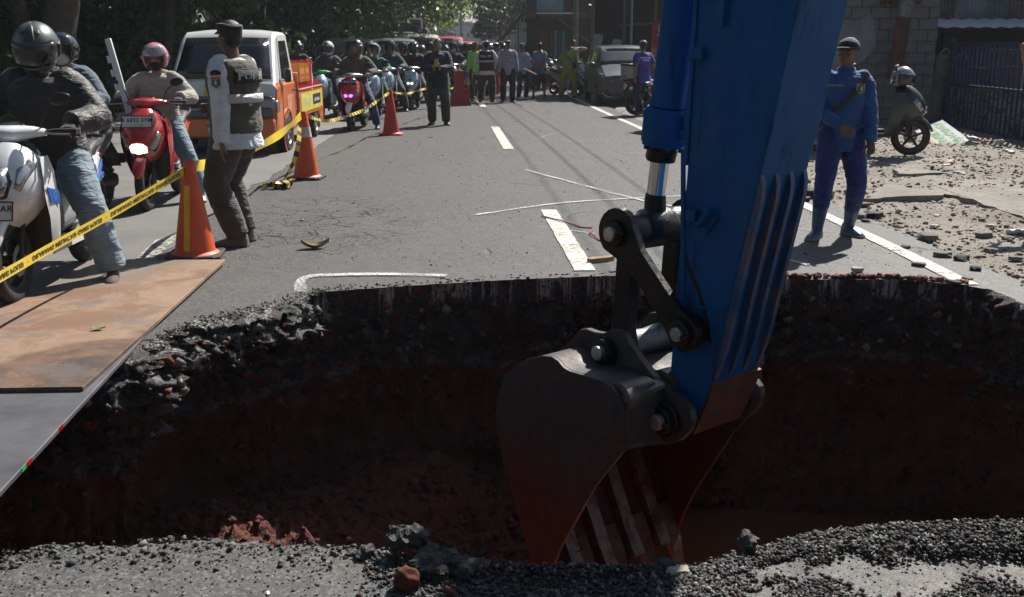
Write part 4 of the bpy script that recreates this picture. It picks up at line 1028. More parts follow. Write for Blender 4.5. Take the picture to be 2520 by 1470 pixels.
def scooter(label, loc, rz=0., body=PRED, body2=BLACKP, cowl=None, fend=None, lamp=LENS, plate_txt=None, plate_z=.84, plate_dark=False, rear_panel=None, group=None, style=0, name='parked_scooter', scale=1.0, seatm=None, lampz=.64, turnm=LENS):
    r = thing(name, label, 'scooter', loc, rz, group); cowl = cowl or body; fend = fend or body; rear_panel = rear_panel or body
    YF, YR = -.63, .63
    wheel(r, YF); wheel(r, YR, disc=False, wd=.052)
    fk = MB()
    for sx in (-1, 1): fk.tube([(sx * .062, YF, .265), (sx * .062, YF + .09, .50), (sx * .055, YF + .15, .70)], [.018, .021, .024], 10)
    fk.cyl((-.075, YF, .265), (.075, YF, .265), .014, 10); fk.box((.068, YF + .09, .33), (.03, .05, .09), (R(-20), 0, 0), .008); fk.build('fork', DARKM, r)
    fender(r, YF, .265, .29, .062, R(-172), R(-285) + R(0), fend) if False else fender(r, YF, .265, .287, .060, R(165), R(35), fend)
    # front cover
    st = [(.50, -.700, .060, -.50), (.55, -.775, .110, -.46), (.62, -.808, .165, -.44), (.70, -.800, .205, -.43), (.78, -.770, .222, -.43), (.86, -.715, .205, -.43), (.93, -.640, .165, -.43), (.975, -.575, .120, -.43)]
    rings = []
    for z, yf, wd, yr in st:
        ring = []
        for j in range(17):
            a = PI * j / 16; c, s_ = math.cos(a), math.sin(a)
            ring.append((-wd * math.copysign(abs(c) ** .75, c), yr + (yf - yr) * abs(s_) ** 1.0, z - .05 * abs(c) ** 3))
        ring += [(wd * .8, yr, z - .03), (0, yr, z), (-wd * .8, yr, z - .03)]
        rings.append(ring)
    fc = MB().loft(rings).build('front_cover', body, r, 32)
    def onfront(x, z, off=.004):
        """point and outward normal on the front cover"""
        for i in range(len(st) - 1):
            if st[i][0] <= z <= st[i + 1][0]:
                t = (z - st[i][0]) / (st[i + 1][0] - st[i][0]); yf, wd, yr = (lerp(st[i][k], st[i + 1][k], t) for k in (1, 2, 3)); break
        c = min(.999, (abs(x) / wd) ** (1 / .75)); s_ = math.sqrt(1 - c * c)
        return V((x, yr + (yf - yr) * s_ - off, z + .05 * c ** 3 * -1))
    def frontpatch(poly, nm, m, off=.006, th=.006):
        n = len(poly); cx = sum(p[0] for p in poly) / n; cz = sum(p[1] for p in poly) / n
        o_ = [onfront(x, z, off) for x, z in poly]; mid = [onfront(lerp(cx, x, .55), lerp(cz, z, .55), off + .010) for x, z in poly]; c_ = onfront(cx, cz, off + .013)
        v = o_ + mid + [c_]; f = [(j, (j + 1) % n, n + (j + 1) % n, n + j) for j in range(n)] + [(n + j, n + (j + 1) % n, 2 * n) for j in range(n)]
        q = MB().add(v, f).build(nm, m, fc, 40, True); md = q.modifiers.new('s', 'SOLIDIFY'); md.thickness = th; md.offset = 0; return q
    L = lampz
    if style == 0:      # one broad lamp low in the middle, slanted side lenses
        frontpatch([(-.075, L - .035), (0, L - .055), (.075, L - .035), (.082, L + .02), (.05, L + .045), (0, L + .05), (-.05, L + .045), (-.082, L + .02)], 'headlight', lamp)
        for s_ in (-1, 1): frontpatch([(s_ * .095, L + .01), (s_ * .12, L - .02), (s_ * .15, L + .03), (s_ * .185, L + .15), (s_ * .165, L + .17)], 'turn_signal', turnm)
    elif style == 1:    # tall white scooter: large centre lamp with side lenses
        frontpatch([(-.09, L - .07), (0, L - .10), (.09, L - .07), (.115, L + .02), (.085, L + .10), (0, L + .11), (-.085, L + .10), (-.115, L + .02)], 'headlight_bezel', BLACKP, .003)
        frontpatch([(-.08, L - .055), (0, L - .08), (.08, L - .055), (.10, L + .02), (.075, L + .085), (0, L + .095), (-.075, L + .085), (-.10, L + .02)], 'headlight', lamp, .012)
        for s_ in (-1, 1): frontpatch([(s_ * .125, L - .01), (s_ * .145, L - .03), (s_ * .175, L + .05), (s_ * .19, L + .12), (s_ * .155, L + .16), (s_ * .13, L + .09)], 'turn_signal', turnm)
    else:               # twin small lamps
        for s_ in (-1, 1): frontpatch([(s_ * .015, L - .02), (s_ * .06, L - .03), (s_ * .085, L + .01), (s_ * .06, L + .03), (s_ * .015, L + .015)], 'headlight', lamp)
        frontpatch([(-.05, L + .11), (0, L + .06), (.05, L + .11), (0, L + .09)], 'badge_panel', BLACKP)
        for s_ in (-1, 1): frontpatch([(s_ * .10, L + .0), (s_ * .13, L - .01), (s_ * .18, L + .10), (s_ * .16, L + .12)], 'turn_signal', turnm)
    # leg shield and floor
    rings = [[(-w_, y, z), (-w_ * .9, y - .03, z), (0, y - .05, z), (w_ * .9, y - .03, z), (w_, y, z), (w_ * .85, y + .035, z), (0, y + .02, z), (-w_ * .85, y + .035, z)] for z, y, w_ in ((.26, -.33, .15), (.38, -.36, .19), (.55, -.39, .215), (.72, -.41, .215), (.88, -.42, .18), (.96, -.42, .12))]
    MB().loft(rings).build('leg_shield', body2, r, 40)
    for s_ in (-1, 1):      # coloured flank that runs from the nose to the floor
        rings = [[(s_ * x, y0, z), (s_ * (x + .012), (y0 + y1) / 2, z), (s_ * x, y1, z), (s_ * (x - .02), (y0 + y1) / 2, z)] for z, x, y0, y1 in ((.27, .155, -.40, -.26), (.36, .19, -.44, -.30), (.50, .217, -.50, -.34), (.64, .224, -.56, -.36), (.78, .222, -.56, -.38), (.88, .20, -.52, -.40))]
        MB().loft(rings).build('side_flank', body, r, 40)
    MB().box((0, -.12, .285), (.30, .46, .05), None, .015).build('floorboard', BLACKP, r)
    MB().box((0, -.08, .33), (.12, .40, .06), None, .02).build('tunnel', body2, r)
    for s_ in (-1, 1): MB().loft([[(s_ * .155, -.36, .25), (s_ * .155, -.36, .315), (s_ * .175, -.36, .30), (s_ * .175, -.36, .26)], [(s_ * .165, .12, .25), (s_ * .165, .12, .33), (s_ * .185, .12, .31), (s_ * .185, .12, .26)], [(s_ * .14, .34, .33), (s_ * .14, .34, .42), (s_ * .16, .34, .40), (s_ * .16, .34, .34)]]).build('lower_trim', body if style == 1 else body2, r)
    # rear body, seat
    rb = [ring_se(0, y, (z0 + z1) / 2, w_, (z1 - z0) / 2, 20, 2.6) for y, z0, z1, w_ in ((.06, .30, .60, .09), (.16, .31, .69, .125), (.30, .38, .735, .155), (.45, .50, .75, .165), (.62, .58, .775, .150), (.80, .66, .80, .105), (.93, .73, .81, .045))]
    MB().loft(rb).build('rear_body', rear_panel, r, 50)
    sl = [ring_se(0, y, z, w_, h_, 18, 2.8) for y, z, w_, h_ in ((.04, .70, .07, .03), (.10, .735, .115, .045), (.26, .765, .15, .05), (.42, .775, .16, .05), (.54, .80, .145, .05), (.70, .835, .125, .04), (.84, .845, .10, .03), (.88, .84, .06, .015))]
    MB().loft(sl).build('seat', seatm or mat('black seat vinyl', (.018, .018, .018), .55, var=.3, bump=.2), r, 60)
    MB().tube([(-.10, .66, .80), (-.13, .80, .86), (-.09, .97, .88), (0, 1.0, .885), (.09, .97, .88), (.13, .80, .86), (.10, .66, .80)], .014, 8).build('grab_rail', body2, r)
    MB().ell((0, .925, .745), (.075, .035, .035), None, 14, 8).build('tail_light', REDLENS, r)
    MB().loft([[(-.06, .78, .70), (.06, .78, .70), (.06, .78, .68), (-.06, .78, .68)], [(-.075, .93, .52), (.075, .93, .52), (.075, .915, .52), (-.075, .915, .52)], [(-.07, 1.0, .38), (.07, 1.0, .38), (.07, .99, .38), (-.07, .99, .38)]]).build('rear_fender', BLACKP, r, 60)
    MB().box((0, .985, .46), (.24, .006, .10), (R(-18), 0, 0)).build('rear_number_plate', INK, r)
    # engine, exhaust, shock, stand
    e = MB(); e.box((.02, .30, .30), (.20, .26, .17), (R(8), 0, 0), .03); e.cyl((-.02, .18, .30), (-.02, .02, .33), .065, 12); e.build('engine', DARKM, r)
    MB().loft([ring_se(.115, y, z, .04, h_, 14, 3) for y, z, h_ in ((.12, .27, .06), (.20, .275, .085), (.45, .275, .075), (.62, .28, .085), (.72, .28, .06))]).build('drive_case', DARKM, r)
    ex_ = MB().tube([(-.03, .10, .22), (-.09, .25, .18), (-.13, .42, .24), (-.15, .50, .28)], .018, 8).build('exhaust', DARKM, r)
    MB().tube([(-.15, .46, .265), (-.152, .50, .285), (-.158, .80, .36), (-.16, .86, .375)], [.03, .052, .058, .035], 16).build('muffler', BLACKP, ex_); MB().tube([(-.17, .55, .325), (-.178, .78, .385)], [(.05, .03), (.045, .03)], 8).build('heat_shield', ALU if style else DARKM, ex_)
    sh_ = MB(); N = 40; sh_.tube([(.12 + .026 * math.cos(k * .9), lerp(.66, .62, k / N) + .026 * math.sin(k * .9) * .9, lerp(.33, .60, k / N)) for k in range(N)], .006, 5); sh_.cyl((.12, .665, .28), (.12, .61, .66), .012, 8); sh_.build('shock_absorber', mat('shock spring', (.35, .02, .02) if style == 0 else (.05, .05, .05), .4), r)
    # handlebar
    hb = [(-.19, -.36, 1.015, .022, .022), (-.13, -.385, 1.02, .05, .035), (-.06, -.43, 1.015, .095, .05), (0, -.45, 1.01, .115, .055), (.06, -.43, 1.015, .095, .05), (.13, -.385, 1.02, .05, .035), (.19, -.36, 1.015, .022, .022)]
    MB().loft([[(x, y + math.cos(2 * PI * j / 12) * ry, z + math.sin(2 * PI * j / 12) * rz_) for j in range(12)] for x, y, z, ry, rz_ in hb]).build('handlebar_cover', cowl, r, 50)
    MB().ell((0, -.41, 1.058), (.09, .07, .02), (R(20), 0, 0), 14, 8).build('dash', GLASS, r)
    for s_ in (-1, 1):
        g_ = MB().tube([(s_ * .18, -.365, 1.015), (s_ * .24, -.355, 1.02), (s_ * .36, -.325, 1.02)], [.012, .018, .018], 10).build('grip', RUBBER, r)
        MB().cyl((s_ * .36, -.325, 1.02), (s_ * .375, -.32, 1.02), .019, 10).build('bar_end', ALU, g_)
        MB().tube([(s_ * .20, -.385, 1.015), (s_ * .25, -.425, 1.01), (s_ * .35, -.40, 1.005)], .007, 6).build('brake_lever', ALU, g_)
        m_ = MB().tube([(s_ * .165, -.375, 1.03), (s_ * .19, -.38, 1.12), (s_ * .26, -.375, 1.19)], .006, 6).build('mirror', BLACKP, r)
        MB().ell((s_ * .30, -.375, 1.215), (.068, .020, .040), (0, R(-s_ * 12), 0), 16, 10).build('mirror_shell', BLACKP, m_); MB().ell((s_ * .30, -.360, 1.215), (.058, .008, .032), (0, R(-s_ * 12), 0), 16, 8).build('mirror_glass', CHROME, m_)
    if plate_txt:
        pz = plate_z; p_ = onfront(0, min(pz, .97), .03) if pz < .97 else V((0, -.60, pz)); tilt = R(-18)
        o = MB().box((0, p_.y - .012, pz), (.285, .006, .115), (tilt, 0, 0)).build('number_plate', BLACKP, r)
        q = MB().box((0, p_.y - .0165, pz), (.27, .004, .10), (tilt, 0, 0)).build('plate_face', INK if plate_dark else WHITEP, o)
        rm = Euler((tilt, 0, 0)).to_matrix(); c = V((0, p_.y - .0165, pz)) + rm @ V((0, -.0035, 0))
        place_text(plate_txt[0], .050, WHITEINK if plate_dark else INK, o, c + rm @ V((0, 0, .013)), (1, 0, 0), rm @ V((0, 0, 1)), bold=.0012, space=1.15)
        place_text(plate_txt[1], .028, WHITEINK if plate_dark else INK, o, c + rm @ V((.02, 0, -.034)), (1, 0, 0), rm @ V((0, 0, 1)), space=1.2)
    return r
# ================================================================ near scooters, riders and the four people close by
JEANS = cloth('pale faded jeans', (.20, .27, .33), 1.2, var=.35); JEANS2 = cloth('light blue jeans', (.17, .25, .31), 1.1); DJEANS = cloth('dark blue jeans', (.03, .055, .13))
BLKJ = cloth('black jacket cloth', (.020, .019, .020), 1.1, rough=.6); GREYH = cloth('beige grey hoodie', (.33, .30, .27), 1.); BLUEH = cloth('slate blue hoodie', (.085, .115, .165)); BLKC = cloth('black cloth', (.013, .013, .015)); WHITEC = cloth('white shirt cloth', (.62, .64, .68), .9)
OLIVE = cloth('olive vest cloth', (.080, .074, .054), .8); BROWNT = cloth('dark brown cargo cloth', (.072, .060, .052), 1.1); NAVY = cloth('navy cloth', (.012, .016, .035)); BLUEW = cloth('royal blue work cloth', (.018, .085, .26), 1.1); BLUEW2 = cloth('blue work trousers', (.012, .03, .17), 1.1)
whsc = scooter('white scooter with blue side stripes and large front lamp, half out of frame', (-3.08, 6.72, .022), R(3), body=PWHITE, body2=BLACKP, cowl=PWHITE, lamp=LENS, style=1, name='ridden_scooter', lampz=.74, plate_txt=('B 3047 BAR', '07·30'), plate_z=.60, fend=PWHITE)
BLUED = mat('blue decal', (.02, .09, .38), .3)
for s_ in (-1, 1):
    pts = [(.30, .60), (.52, .665), (.80, .735), (.80, .69), (.60, .61), (.42, .545), (.30, .52)]
    MB().add([(s_ * (.172 - abs(y - .45) ** 2 * .42), y, z) for y, z in pts], [tuple(range(7))]).build('side_stripe', BLUED, whsc, 0).modifiers.new('s', 'SOLIDIFY').thickness = .006
    place_text('Genio', .085, mat('pale blue print', (.12, .25, .6), .4), whsc, (s_ * .184, .52, .622), (0, s_, .28), (0, -s_ * .28, 1), shear=.3, bold=.001)
    MB().add([(s_ * .2305, -.545, .70), (s_ * .2345, -.38, .66), (s_ * .2345, -.37, .57), (s_ * .2305, -.50, .60)], [(0, 1, 2, 3)]).build('flank_stripe', BLUED, whsc, 0).modifiers.new('s', 'SOLIDIFY').thickness = .004
    place_text('G', .075, mat('pale blue print', (.12, .25, .6), .4), whsc, (s_ * .239, -.45, .635), (0, s_, 0), (0, 0, 1), shear=.2)
rw, rj = rider('rider in black jacket and faded jeans with matt grey full-face helmet on white scooter', (-3.06, 6.72, .022), R(3), 1.72, foot='left', lean=.14, look=(R(8), -.32), top=BLKJ, topk='jacket', tinf=.045, bulk=1.12, bottom=JEANS, binf=.030,
      shoes=mat('brown canvas shoe', (.10, .065, .05), .8), head='full', hk=dict(shell=mat('matt grey helmet', (.10, .115, .115), .38, .3, var=.2, scale=7, coat=.2), visor=mat('smoked visor', (.03, .032, .034), .12, coat=.5), accent=mat('dark helmet graphic', (.04, .045, .045), .4)), gloves=BLKC, vox=.013, hood=BLKJ, wr=1.6, hipz=.84, hipy=.16)
rd = scooter('red scooter with lit headlamp and white number plate, ridden by person in pink helmet', (-3.58, 10.5, .004), R(4), body=PRED, body2=BLACKP, lamp=LAMPON, style=0, name='ridden_scooter', plate_txt=('B 6832 SYM', '11·30'), plate_z=.86, lampz=.61)
for s_ in (-1, 1): MB().add([(s_ * .166, .22, .70), (s_ * .174, .45, .735), (s_ * .150, .70, .76), (s_ * .172, .42, .68)], [(0, 1, 2, 3)]).build('orange_panel', ORANGEP, rd, 0).modifiers.new('s', 'SOLIDIFY').thickness = .01
rider('rider in beige hoodie with pink open helmet and black mask on red scooter', (-3.58, 10.5, .004), R(4), 1.60, foot='left', lean=.10, look=(R(4), -.22), top=GREYH, topk='hoodie', tinf=.04, bottom=JEANS2, binf=.03, shoes=mat('white trainer', (.55, .55, .55), .6), skin=SKIN2,
      head='openv', hk=dict(shell=mat('pink helmet', (.58, .24, .28), .22, var=.3, scale=8, coat=.7), visor=mat('silver visor', (.42, .38, .38), .12, .7), trim=ALU, raised=True), mask=BLKC, gloves=BLKC, hood=GREYH, wr=1.2, hipz=.80)
wp = thing('white_post', 'long white notched plastic strip standing upright on the red scooter', 'strip', (-3.80, 10.12, .95), R(8))
MB().box((0, 0, .32), (.055, .045, .72), (0, R(-11), 0), .004).build('strip_body', mat('white plastic', (.60, .60, .62), .4, var=.1), wp)
for k in range(3): MB().box((-.026 - .024 * k, -.012, .22 + k * .13), (.03, .03, .07), (0, R(-11), 0), .004).build('clip', mat('white plastic', (.60, .60, .62), .4), wp)
scooter('silver scooter behind the white one, ridden by person in slate blue hoodie', (-4.06, 9.35, .004), R(-3), body=PDKG, rear_panel=PSILVER, fend=PDKG, lamp=LENS, style=2, name='ridden_scooter')
rider('rider in slate blue hoodie with white face mask and black open helmet', (-4.04, 9.35, .004), R(-3), 1.70, foot='up', lean=.04, look=(R(5), -.12), top=BLUEH, topk='hoodie', tinf=.04, bulk=1.05, bottom=BLKC, binf=.02, shoes=mat('black shoe', (.02, .02, .02), .5),
      head='openv', hk=dict(shell=mat('gloss black helmet', (.01, .012, .02), .1, coat=1.), visor=GLASS, raised=True), mask=mat('white face mask', (.62, .62, .62), .8), hood=BLUEH, wr=1., hipz=.84)

# officer in the olive vest, back turned
OFF = G(600, 600)
of, oj = person('officer in olive vest and black cap standing with back turned beside the traffic cone', OFF, R(-110), 1.76, twist=R(0), hands=((.235, .02, .83), (-.10, -.24, 1.08)), feet=((.12, .04, .085), (-.11, -.05, .085)), toes=(R(10), R(-12)), look=(R(-22), .06),
      top=WHITEC, topk='shirt', tinf=.028, bulk=1.1, bottom=BROWNT, binf=.030, shoes=mat('sand suede boot', (.16, .145, .105), .85, bump=.3), vest=OLIVE, head='officercap', cap=cloth('black cap cloth', (.012, .013, .018), .4), vox=.012, wr=1.5, curl=(.22, .5), palm=((-.6, .6, 0), (.8, 0, 0)), skin=SKIN)
def torso_pt(j, ang, t, off):
    """point on the clothed torso: ang around the spine from the front towards the person's left"""
    s = j['s']; c = j['Hp'] + j['up'] * t * s
    return c + j['fw'] * (math.cos(ang) * (.118 + off) * s) + j['lf'] * (math.sin(ang) * (.172 + off) * s)
def torso_band(root, j, t0, t1, a0, a1, off, m, nm, n=24):
    v = []
    for i in range(n + 1):
        a = lerp(a0, a1, i / n); v += [torso_pt(j, a, t0, off), torso_pt(j, a, t1, off)]
    o = MB().add(v, [(2 * i, 2 * i + 1, 2 * i + 3, 2 * i + 2) for i in range(n)]).build(nm, m, root, 60, False); o.modifiers.new('s', 'SOLIDIFY').thickness = .004; return o
REFL = cloth('silver reflective band', (.50, .51, .52), .6, rough=.5)
torso_band(of, oj, .19, .255, R(100), R(262), .072, REFL, 'reflective_band')
def torso_text(root, j, s_, size, ang, t, off, m, bg=None, bold=.002, bgp=(.36, .11), space=1.1):
    me = text_mesh(s_, size, m, 'lettering', 0, bold, 0, space); rr = .172 + off
    for q in me.vertices: q.co = torso_pt(j, ang + q.co.x / (rr * .88), t + q.co.y, off + .004)
    o = obj('lettering', me, root)
    if bg: torso_band(root, j, t - bgp[1] / 2, t + bgp[1] / 2, ang - bgp[0] / 2 / rr / .9, ang + bgp[0] / 2 / rr / .9, off, bg, 'name_panel', 16)
    return o
torso_text(of, oj, 'POL PP', .085, R(180), .385, .070, mat('grey lettering', (.42, .42, .42), .7), BLKC, .003, (.36, .105))
def sleeve_patch(root, j, i, t, ang, size, layers, rad=.062):
    """embroidered patch bent round the upper arm"""
    a, e = j['sh'][i], j['el'][i]; d = (e - a).normalized(); out = (j['lf'] * (1, -1)[i]); out = (out - d * out.dot(d)).normalized(); b = d.cross(out)
    def pt(x, y, off): th = ang + x / rad; return a + d * (t - y) + (out * math.cos(th) + b * math.sin(th)) * (rad + off)
    for k, (poly, m) in enumerate(layers):
        MB().add([pt(x * size, y * size, .003 + .003 * k) for x, y in poly], [tuple(range(len(poly)))]).build('sleeve_badge', m, root, 0)
BADGE = [([(-.5, .6), (.5, .6), (.5, -.3), (.0, -.62), (-.5, -.3)], mat('badge yellow', (.55, .35, .03), .7)), ([(-.38, .30), (.38, .30), (.38, -.24), (0, -.48), (-.38, -.24)], mat('badge green', (.03, .22, .12), .7)), ([(-.3, .26), (.08, .26), (.08, -.28), (-.3, -.18)], mat('badge blue', (.03, .08, .4), .7)), ([(-.4, .52), (.4, .52), (.4, .38), (-.4, .38)], mat('badge red', (.5, .05, .03), .7)), ([(-.08, .2), (.05, .2), (.08, -.2), (-.10, -.2)], WHITEINK)]
sleeve_patch(of, oj, 0, .13, R(-22), .075, BADGE, .092)
sleeve_patch(of, oj, 0, .065, R(-22), .085, [([(-.5, -.1), (.5, -.1), (.45, .22), (.15, .34), (-.15, .34), (-.45, .22)], BLKC)], .092)
for (t_, a_, w_) in ((.52, R(80), .1),):
    k_ = oj['kn'][0]; d_ = (oj['an'][0] - k_).normalized(); h_ = (k_ - oj['Hp']).normalized()
    pk = MB().box(k_ - h_ * .10 + V((.085, .03, 0)), (.05, .15, .19), (0, R(8), 0), .015); obj('cargo_pocket', remeshed(pk, .012, 2, .5, .004, (20, 20, 20), 1, BROWNT), of)
MB().box(oj['Hp'] + oj['fw'] * .21 + oj['up'] * .23, (.12, .05, .3), None, .02)

# worker in blue at the right
WKR = G(2052, 580)
wk, wj = person('worker in blue overalls with rubber boots and dark cap standing right of the excavator arm', WKR, R(-4), 1.63, hands=((.20, -.16, .80), (-.06, -.22, .93)), feet=((.13, .05, .085), (-.17, -.12, .085)), toes=(R(22), R(-32)), look=(R(-34), -.02), twist=R(-6),
      top=BLUEW, topk='shirt', tinf=.022, bulk=.92, bottom=BLUEW2, botk='boot', binf=.026, shoes=mat('blue rubber boot', (.035, .085, .17), .35, var=.35, scale=6, coat=.2, dirt=((.14, .15, .12), .3)), shoek='tallboot', head='cap', cap=cloth('dark navy cap', (.018, .016, .03), .4), vox=.012, wr=1.4, curl=(.45, .5), palm=((-.5, -.1, .8), (.6, -.3, -.4)), elbow=((.6, .6, -.5), (-.6, .6, -.5)), collar=True)
# a pull-over knee fullness above the boots, strap across the chest and chest badge
torso_pts = [torso_pt(wj, a, t, .040) for a, t in ((R(48), .50), (R(38), .44), (R(20), .36), (R(-2), .27), (R(-28), .18), (R(-60), .09), (R(-90), .04))]
v = []
for i, p in enumerate(torso_pts):
    d = (torso_pts[min(i + 1, 6)] - torso_pts[max(0, i - 1)]).normalized(); n_ = d.cross(wj['fw']).normalized(); v += [p + n_ * .017, p - n_ * .017]
MB().add(v, [(2 * i, 2 * i + 1, 2 * i + 3, 2 * i + 2) for i in range(6)]).build('shoulder_strap', mat('brown strap', (.04, .03, .02), .8), wk, 0, False).modifiers.new('s', 'SOLIDIFY').thickness = .004
def chest_badge(root, j, ang, t, size, off=.045):
    for k, (poly, m) in enumerate(BADGE): MB().add([torso_pt(j, ang + x * size / .2, t + y * size, off + .003 * k) for x, y in poly], [tuple(range(len(poly)))]).build('chest_badge', m, root, 0)
chest_badge(wk, wj, R(30), .375, .075)
torso_text(wk, wj, 'DINAS SDA', .022, R(-28), .40, .042, mat('yellow thread', (.5, .35, .05), .7), None, .001)
# ================================================================ cars, vans and the pickup truck
def car_ring(y, zb, zbelt, zr, wb, wbelt, wr, n=10):
    h = [(0, zb), (wb * .9, zb), (wb, zb + .07), (wbelt, (zb + zbelt) * .5), (wbelt, zbelt - .05), (wbelt - .03, zbelt), (lerp(wbelt - .03, wr + .04, .97), zr - .06), (wr, zr - .015), (wr * .6, zr + .012), (0, zr + .018)]
    return [(x, y, z) for x, z in h] + [(-x, y, z) for x, z in h[-2:0:-1]]
def car_shell(par, sts, m, split=None, nm='body'):
    rings = [car_ring(*s_) for s_ in sts]; mb = MB(); n = len(rings[0]); vs = [p for r in rings for p in r]; lo, hi = [], []
    for i in range(len(rings) - 1):
        for j in range(n):
            a = i * n + j; b = i * n + (j + 1) % n; up = 5 <= j <= n - 6
            (hi if up else lo).append((a, b, b + n, a + n))
    caps = [tuple(range(n))[::-1], tuple(range((len(rings) - 1) * n, len(rings) * n))]
    mb.add(vs, lo, 0); mb.f += hi; mb.k += [1 if split else 0] * len(hi); mb.f += caps; mb.k += [0, 1 if split else 0]
    return mb.build(nm, [m, split] if split else m, par, 28)
def road_wheel(par, x, y, r=.29, rimc=ALU, wd=.085):
    sx = 1 if x > 0 else -1; Mx = Matrix.Translation((x, y, r)) @ Matrix.Rotation(PI / 2, 4, 'Y')
    w_ = MB().lathe([(.001, sx * wd * .5), (.05, sx * wd * .62), (.055, 0)], 16, Mx).build('wheel', rimc, par, 35)
    MB().lathe([(r * .62, -wd), (r * .80, -wd), (r * .95, -wd * .9), (r, -wd * .6), (r, wd * .6), (r * .95, wd * .9), (r * .80, wd), (r * .62, wd), (r * .62, -wd)], 36, Mx).build('tyre', RUBBER, w_, 40)
    m = MB(); m.lathe([(r * .63, sx * wd * .95), (r * .58, sx * wd * .7), (r * .42, sx * wd * .55), (r * .40, sx * wd * .45)], 32, Mx)
    for k in range(8): a = 2 * PI * k / 8; m.tube([(x + sx * wd * .55, y + math.cos(a) * r * .15, r + math.sin(a) * r * .15), (x + sx * wd * .62, y + math.cos(a) * r * .44, r + math.sin(a) * r * .44)], [(.02, .012), (.028, .012)], 5)
    m.lathe([(.001, sx * wd * .2), (r * .6, sx * wd * .2)], 24, Mx); m.build('rim', rimc, w_, 35)
def sidepoly(par, sts, ys, m, nm, ins=.05, top=.13, off=.006):
    """side windows on the sloping glasshouse"""
    def at(y):
        for a, b in zip(sts[:-1], sts[1:]):
            if a[0] <= y <= b[0]: t = (y - a[0]) / (b[0] - a[0]); return [lerp(p, q, t) for p, q in zip(a, b)]
    for s_ in (-1, 1):
        for (y0, y1, yt0, yt1) in ys:
            P = []
            for y, up in ((y0, 0), (y1, 0), (yt1, 1), (yt0, 1)):
                q = at(y); zb_, zt = q[2] + ins, q[3] - top; t = (zb_ - q[2]) / (q[3] - .06 - q[2]) if not up else (zt - q[2]) / (q[3] - .06 - q[2])
                P.append(V((s_ * (lerp(q[5] - .03, q[6] + .04, t) + off), y, zt if up else zb_)))
            MB().add(P, [(0, 1, 2, 3)]).build(nm, m, par, 0).modifiers.new('s', 'SOLIDIFY').thickness = .008
def front_quad(par, pts, m, nm, th=.01, off=.012, nx=8):
    """glass or lamp stretched over the nose; pts = lower-left, lower-right, upper-right, upper-left"""
    a, b, c, d = (V(p) for p in pts); v = []
    nrm = (b - a).cross(d - a).normalized(); nrm = nrm if nrm.y < 0 else -nrm
    for j in range(5):
        for i in range(nx + 1):
            t = i / nx; p = a.lerp(b, t).lerp(d.lerp(c, t), j / 4); v.append(p + nrm * (off + .02 * (1 - (2 * t - 1) ** 2)))
    f = [(j * (nx + 1) + i, j * (nx + 1) + i + 1, (j + 1) * (nx + 1) + i + 1, (j + 1) * (nx + 1) + i) for j in range(4) for i in range(nx)]
    o = MB().add(v, f).build(nm, m, par, 60, False); o.modifiers.new('s', 'SOLIDIFY').thickness = th; return o
def num_plate(par, c, txt, sub=None, wd=.43, dark=False, nrm=(0, -1, 0)):
    o = MB().box(c, (wd, .01, .135)).build('number_plate', INK if dark else WHITEP, par, 0)
    place_text(txt, .085, WHITEINK if dark else INK, o, V(c) + V((0, -.007, .012 if sub else 0)), (1, 0, 0), (0, 0, 1), bold=.002, space=1.1)
    if sub: place_text(sub, .035, INK, o, V(c) + V((.04, -.007, -.047)), (1, 0, 0), (0, 0, 1))
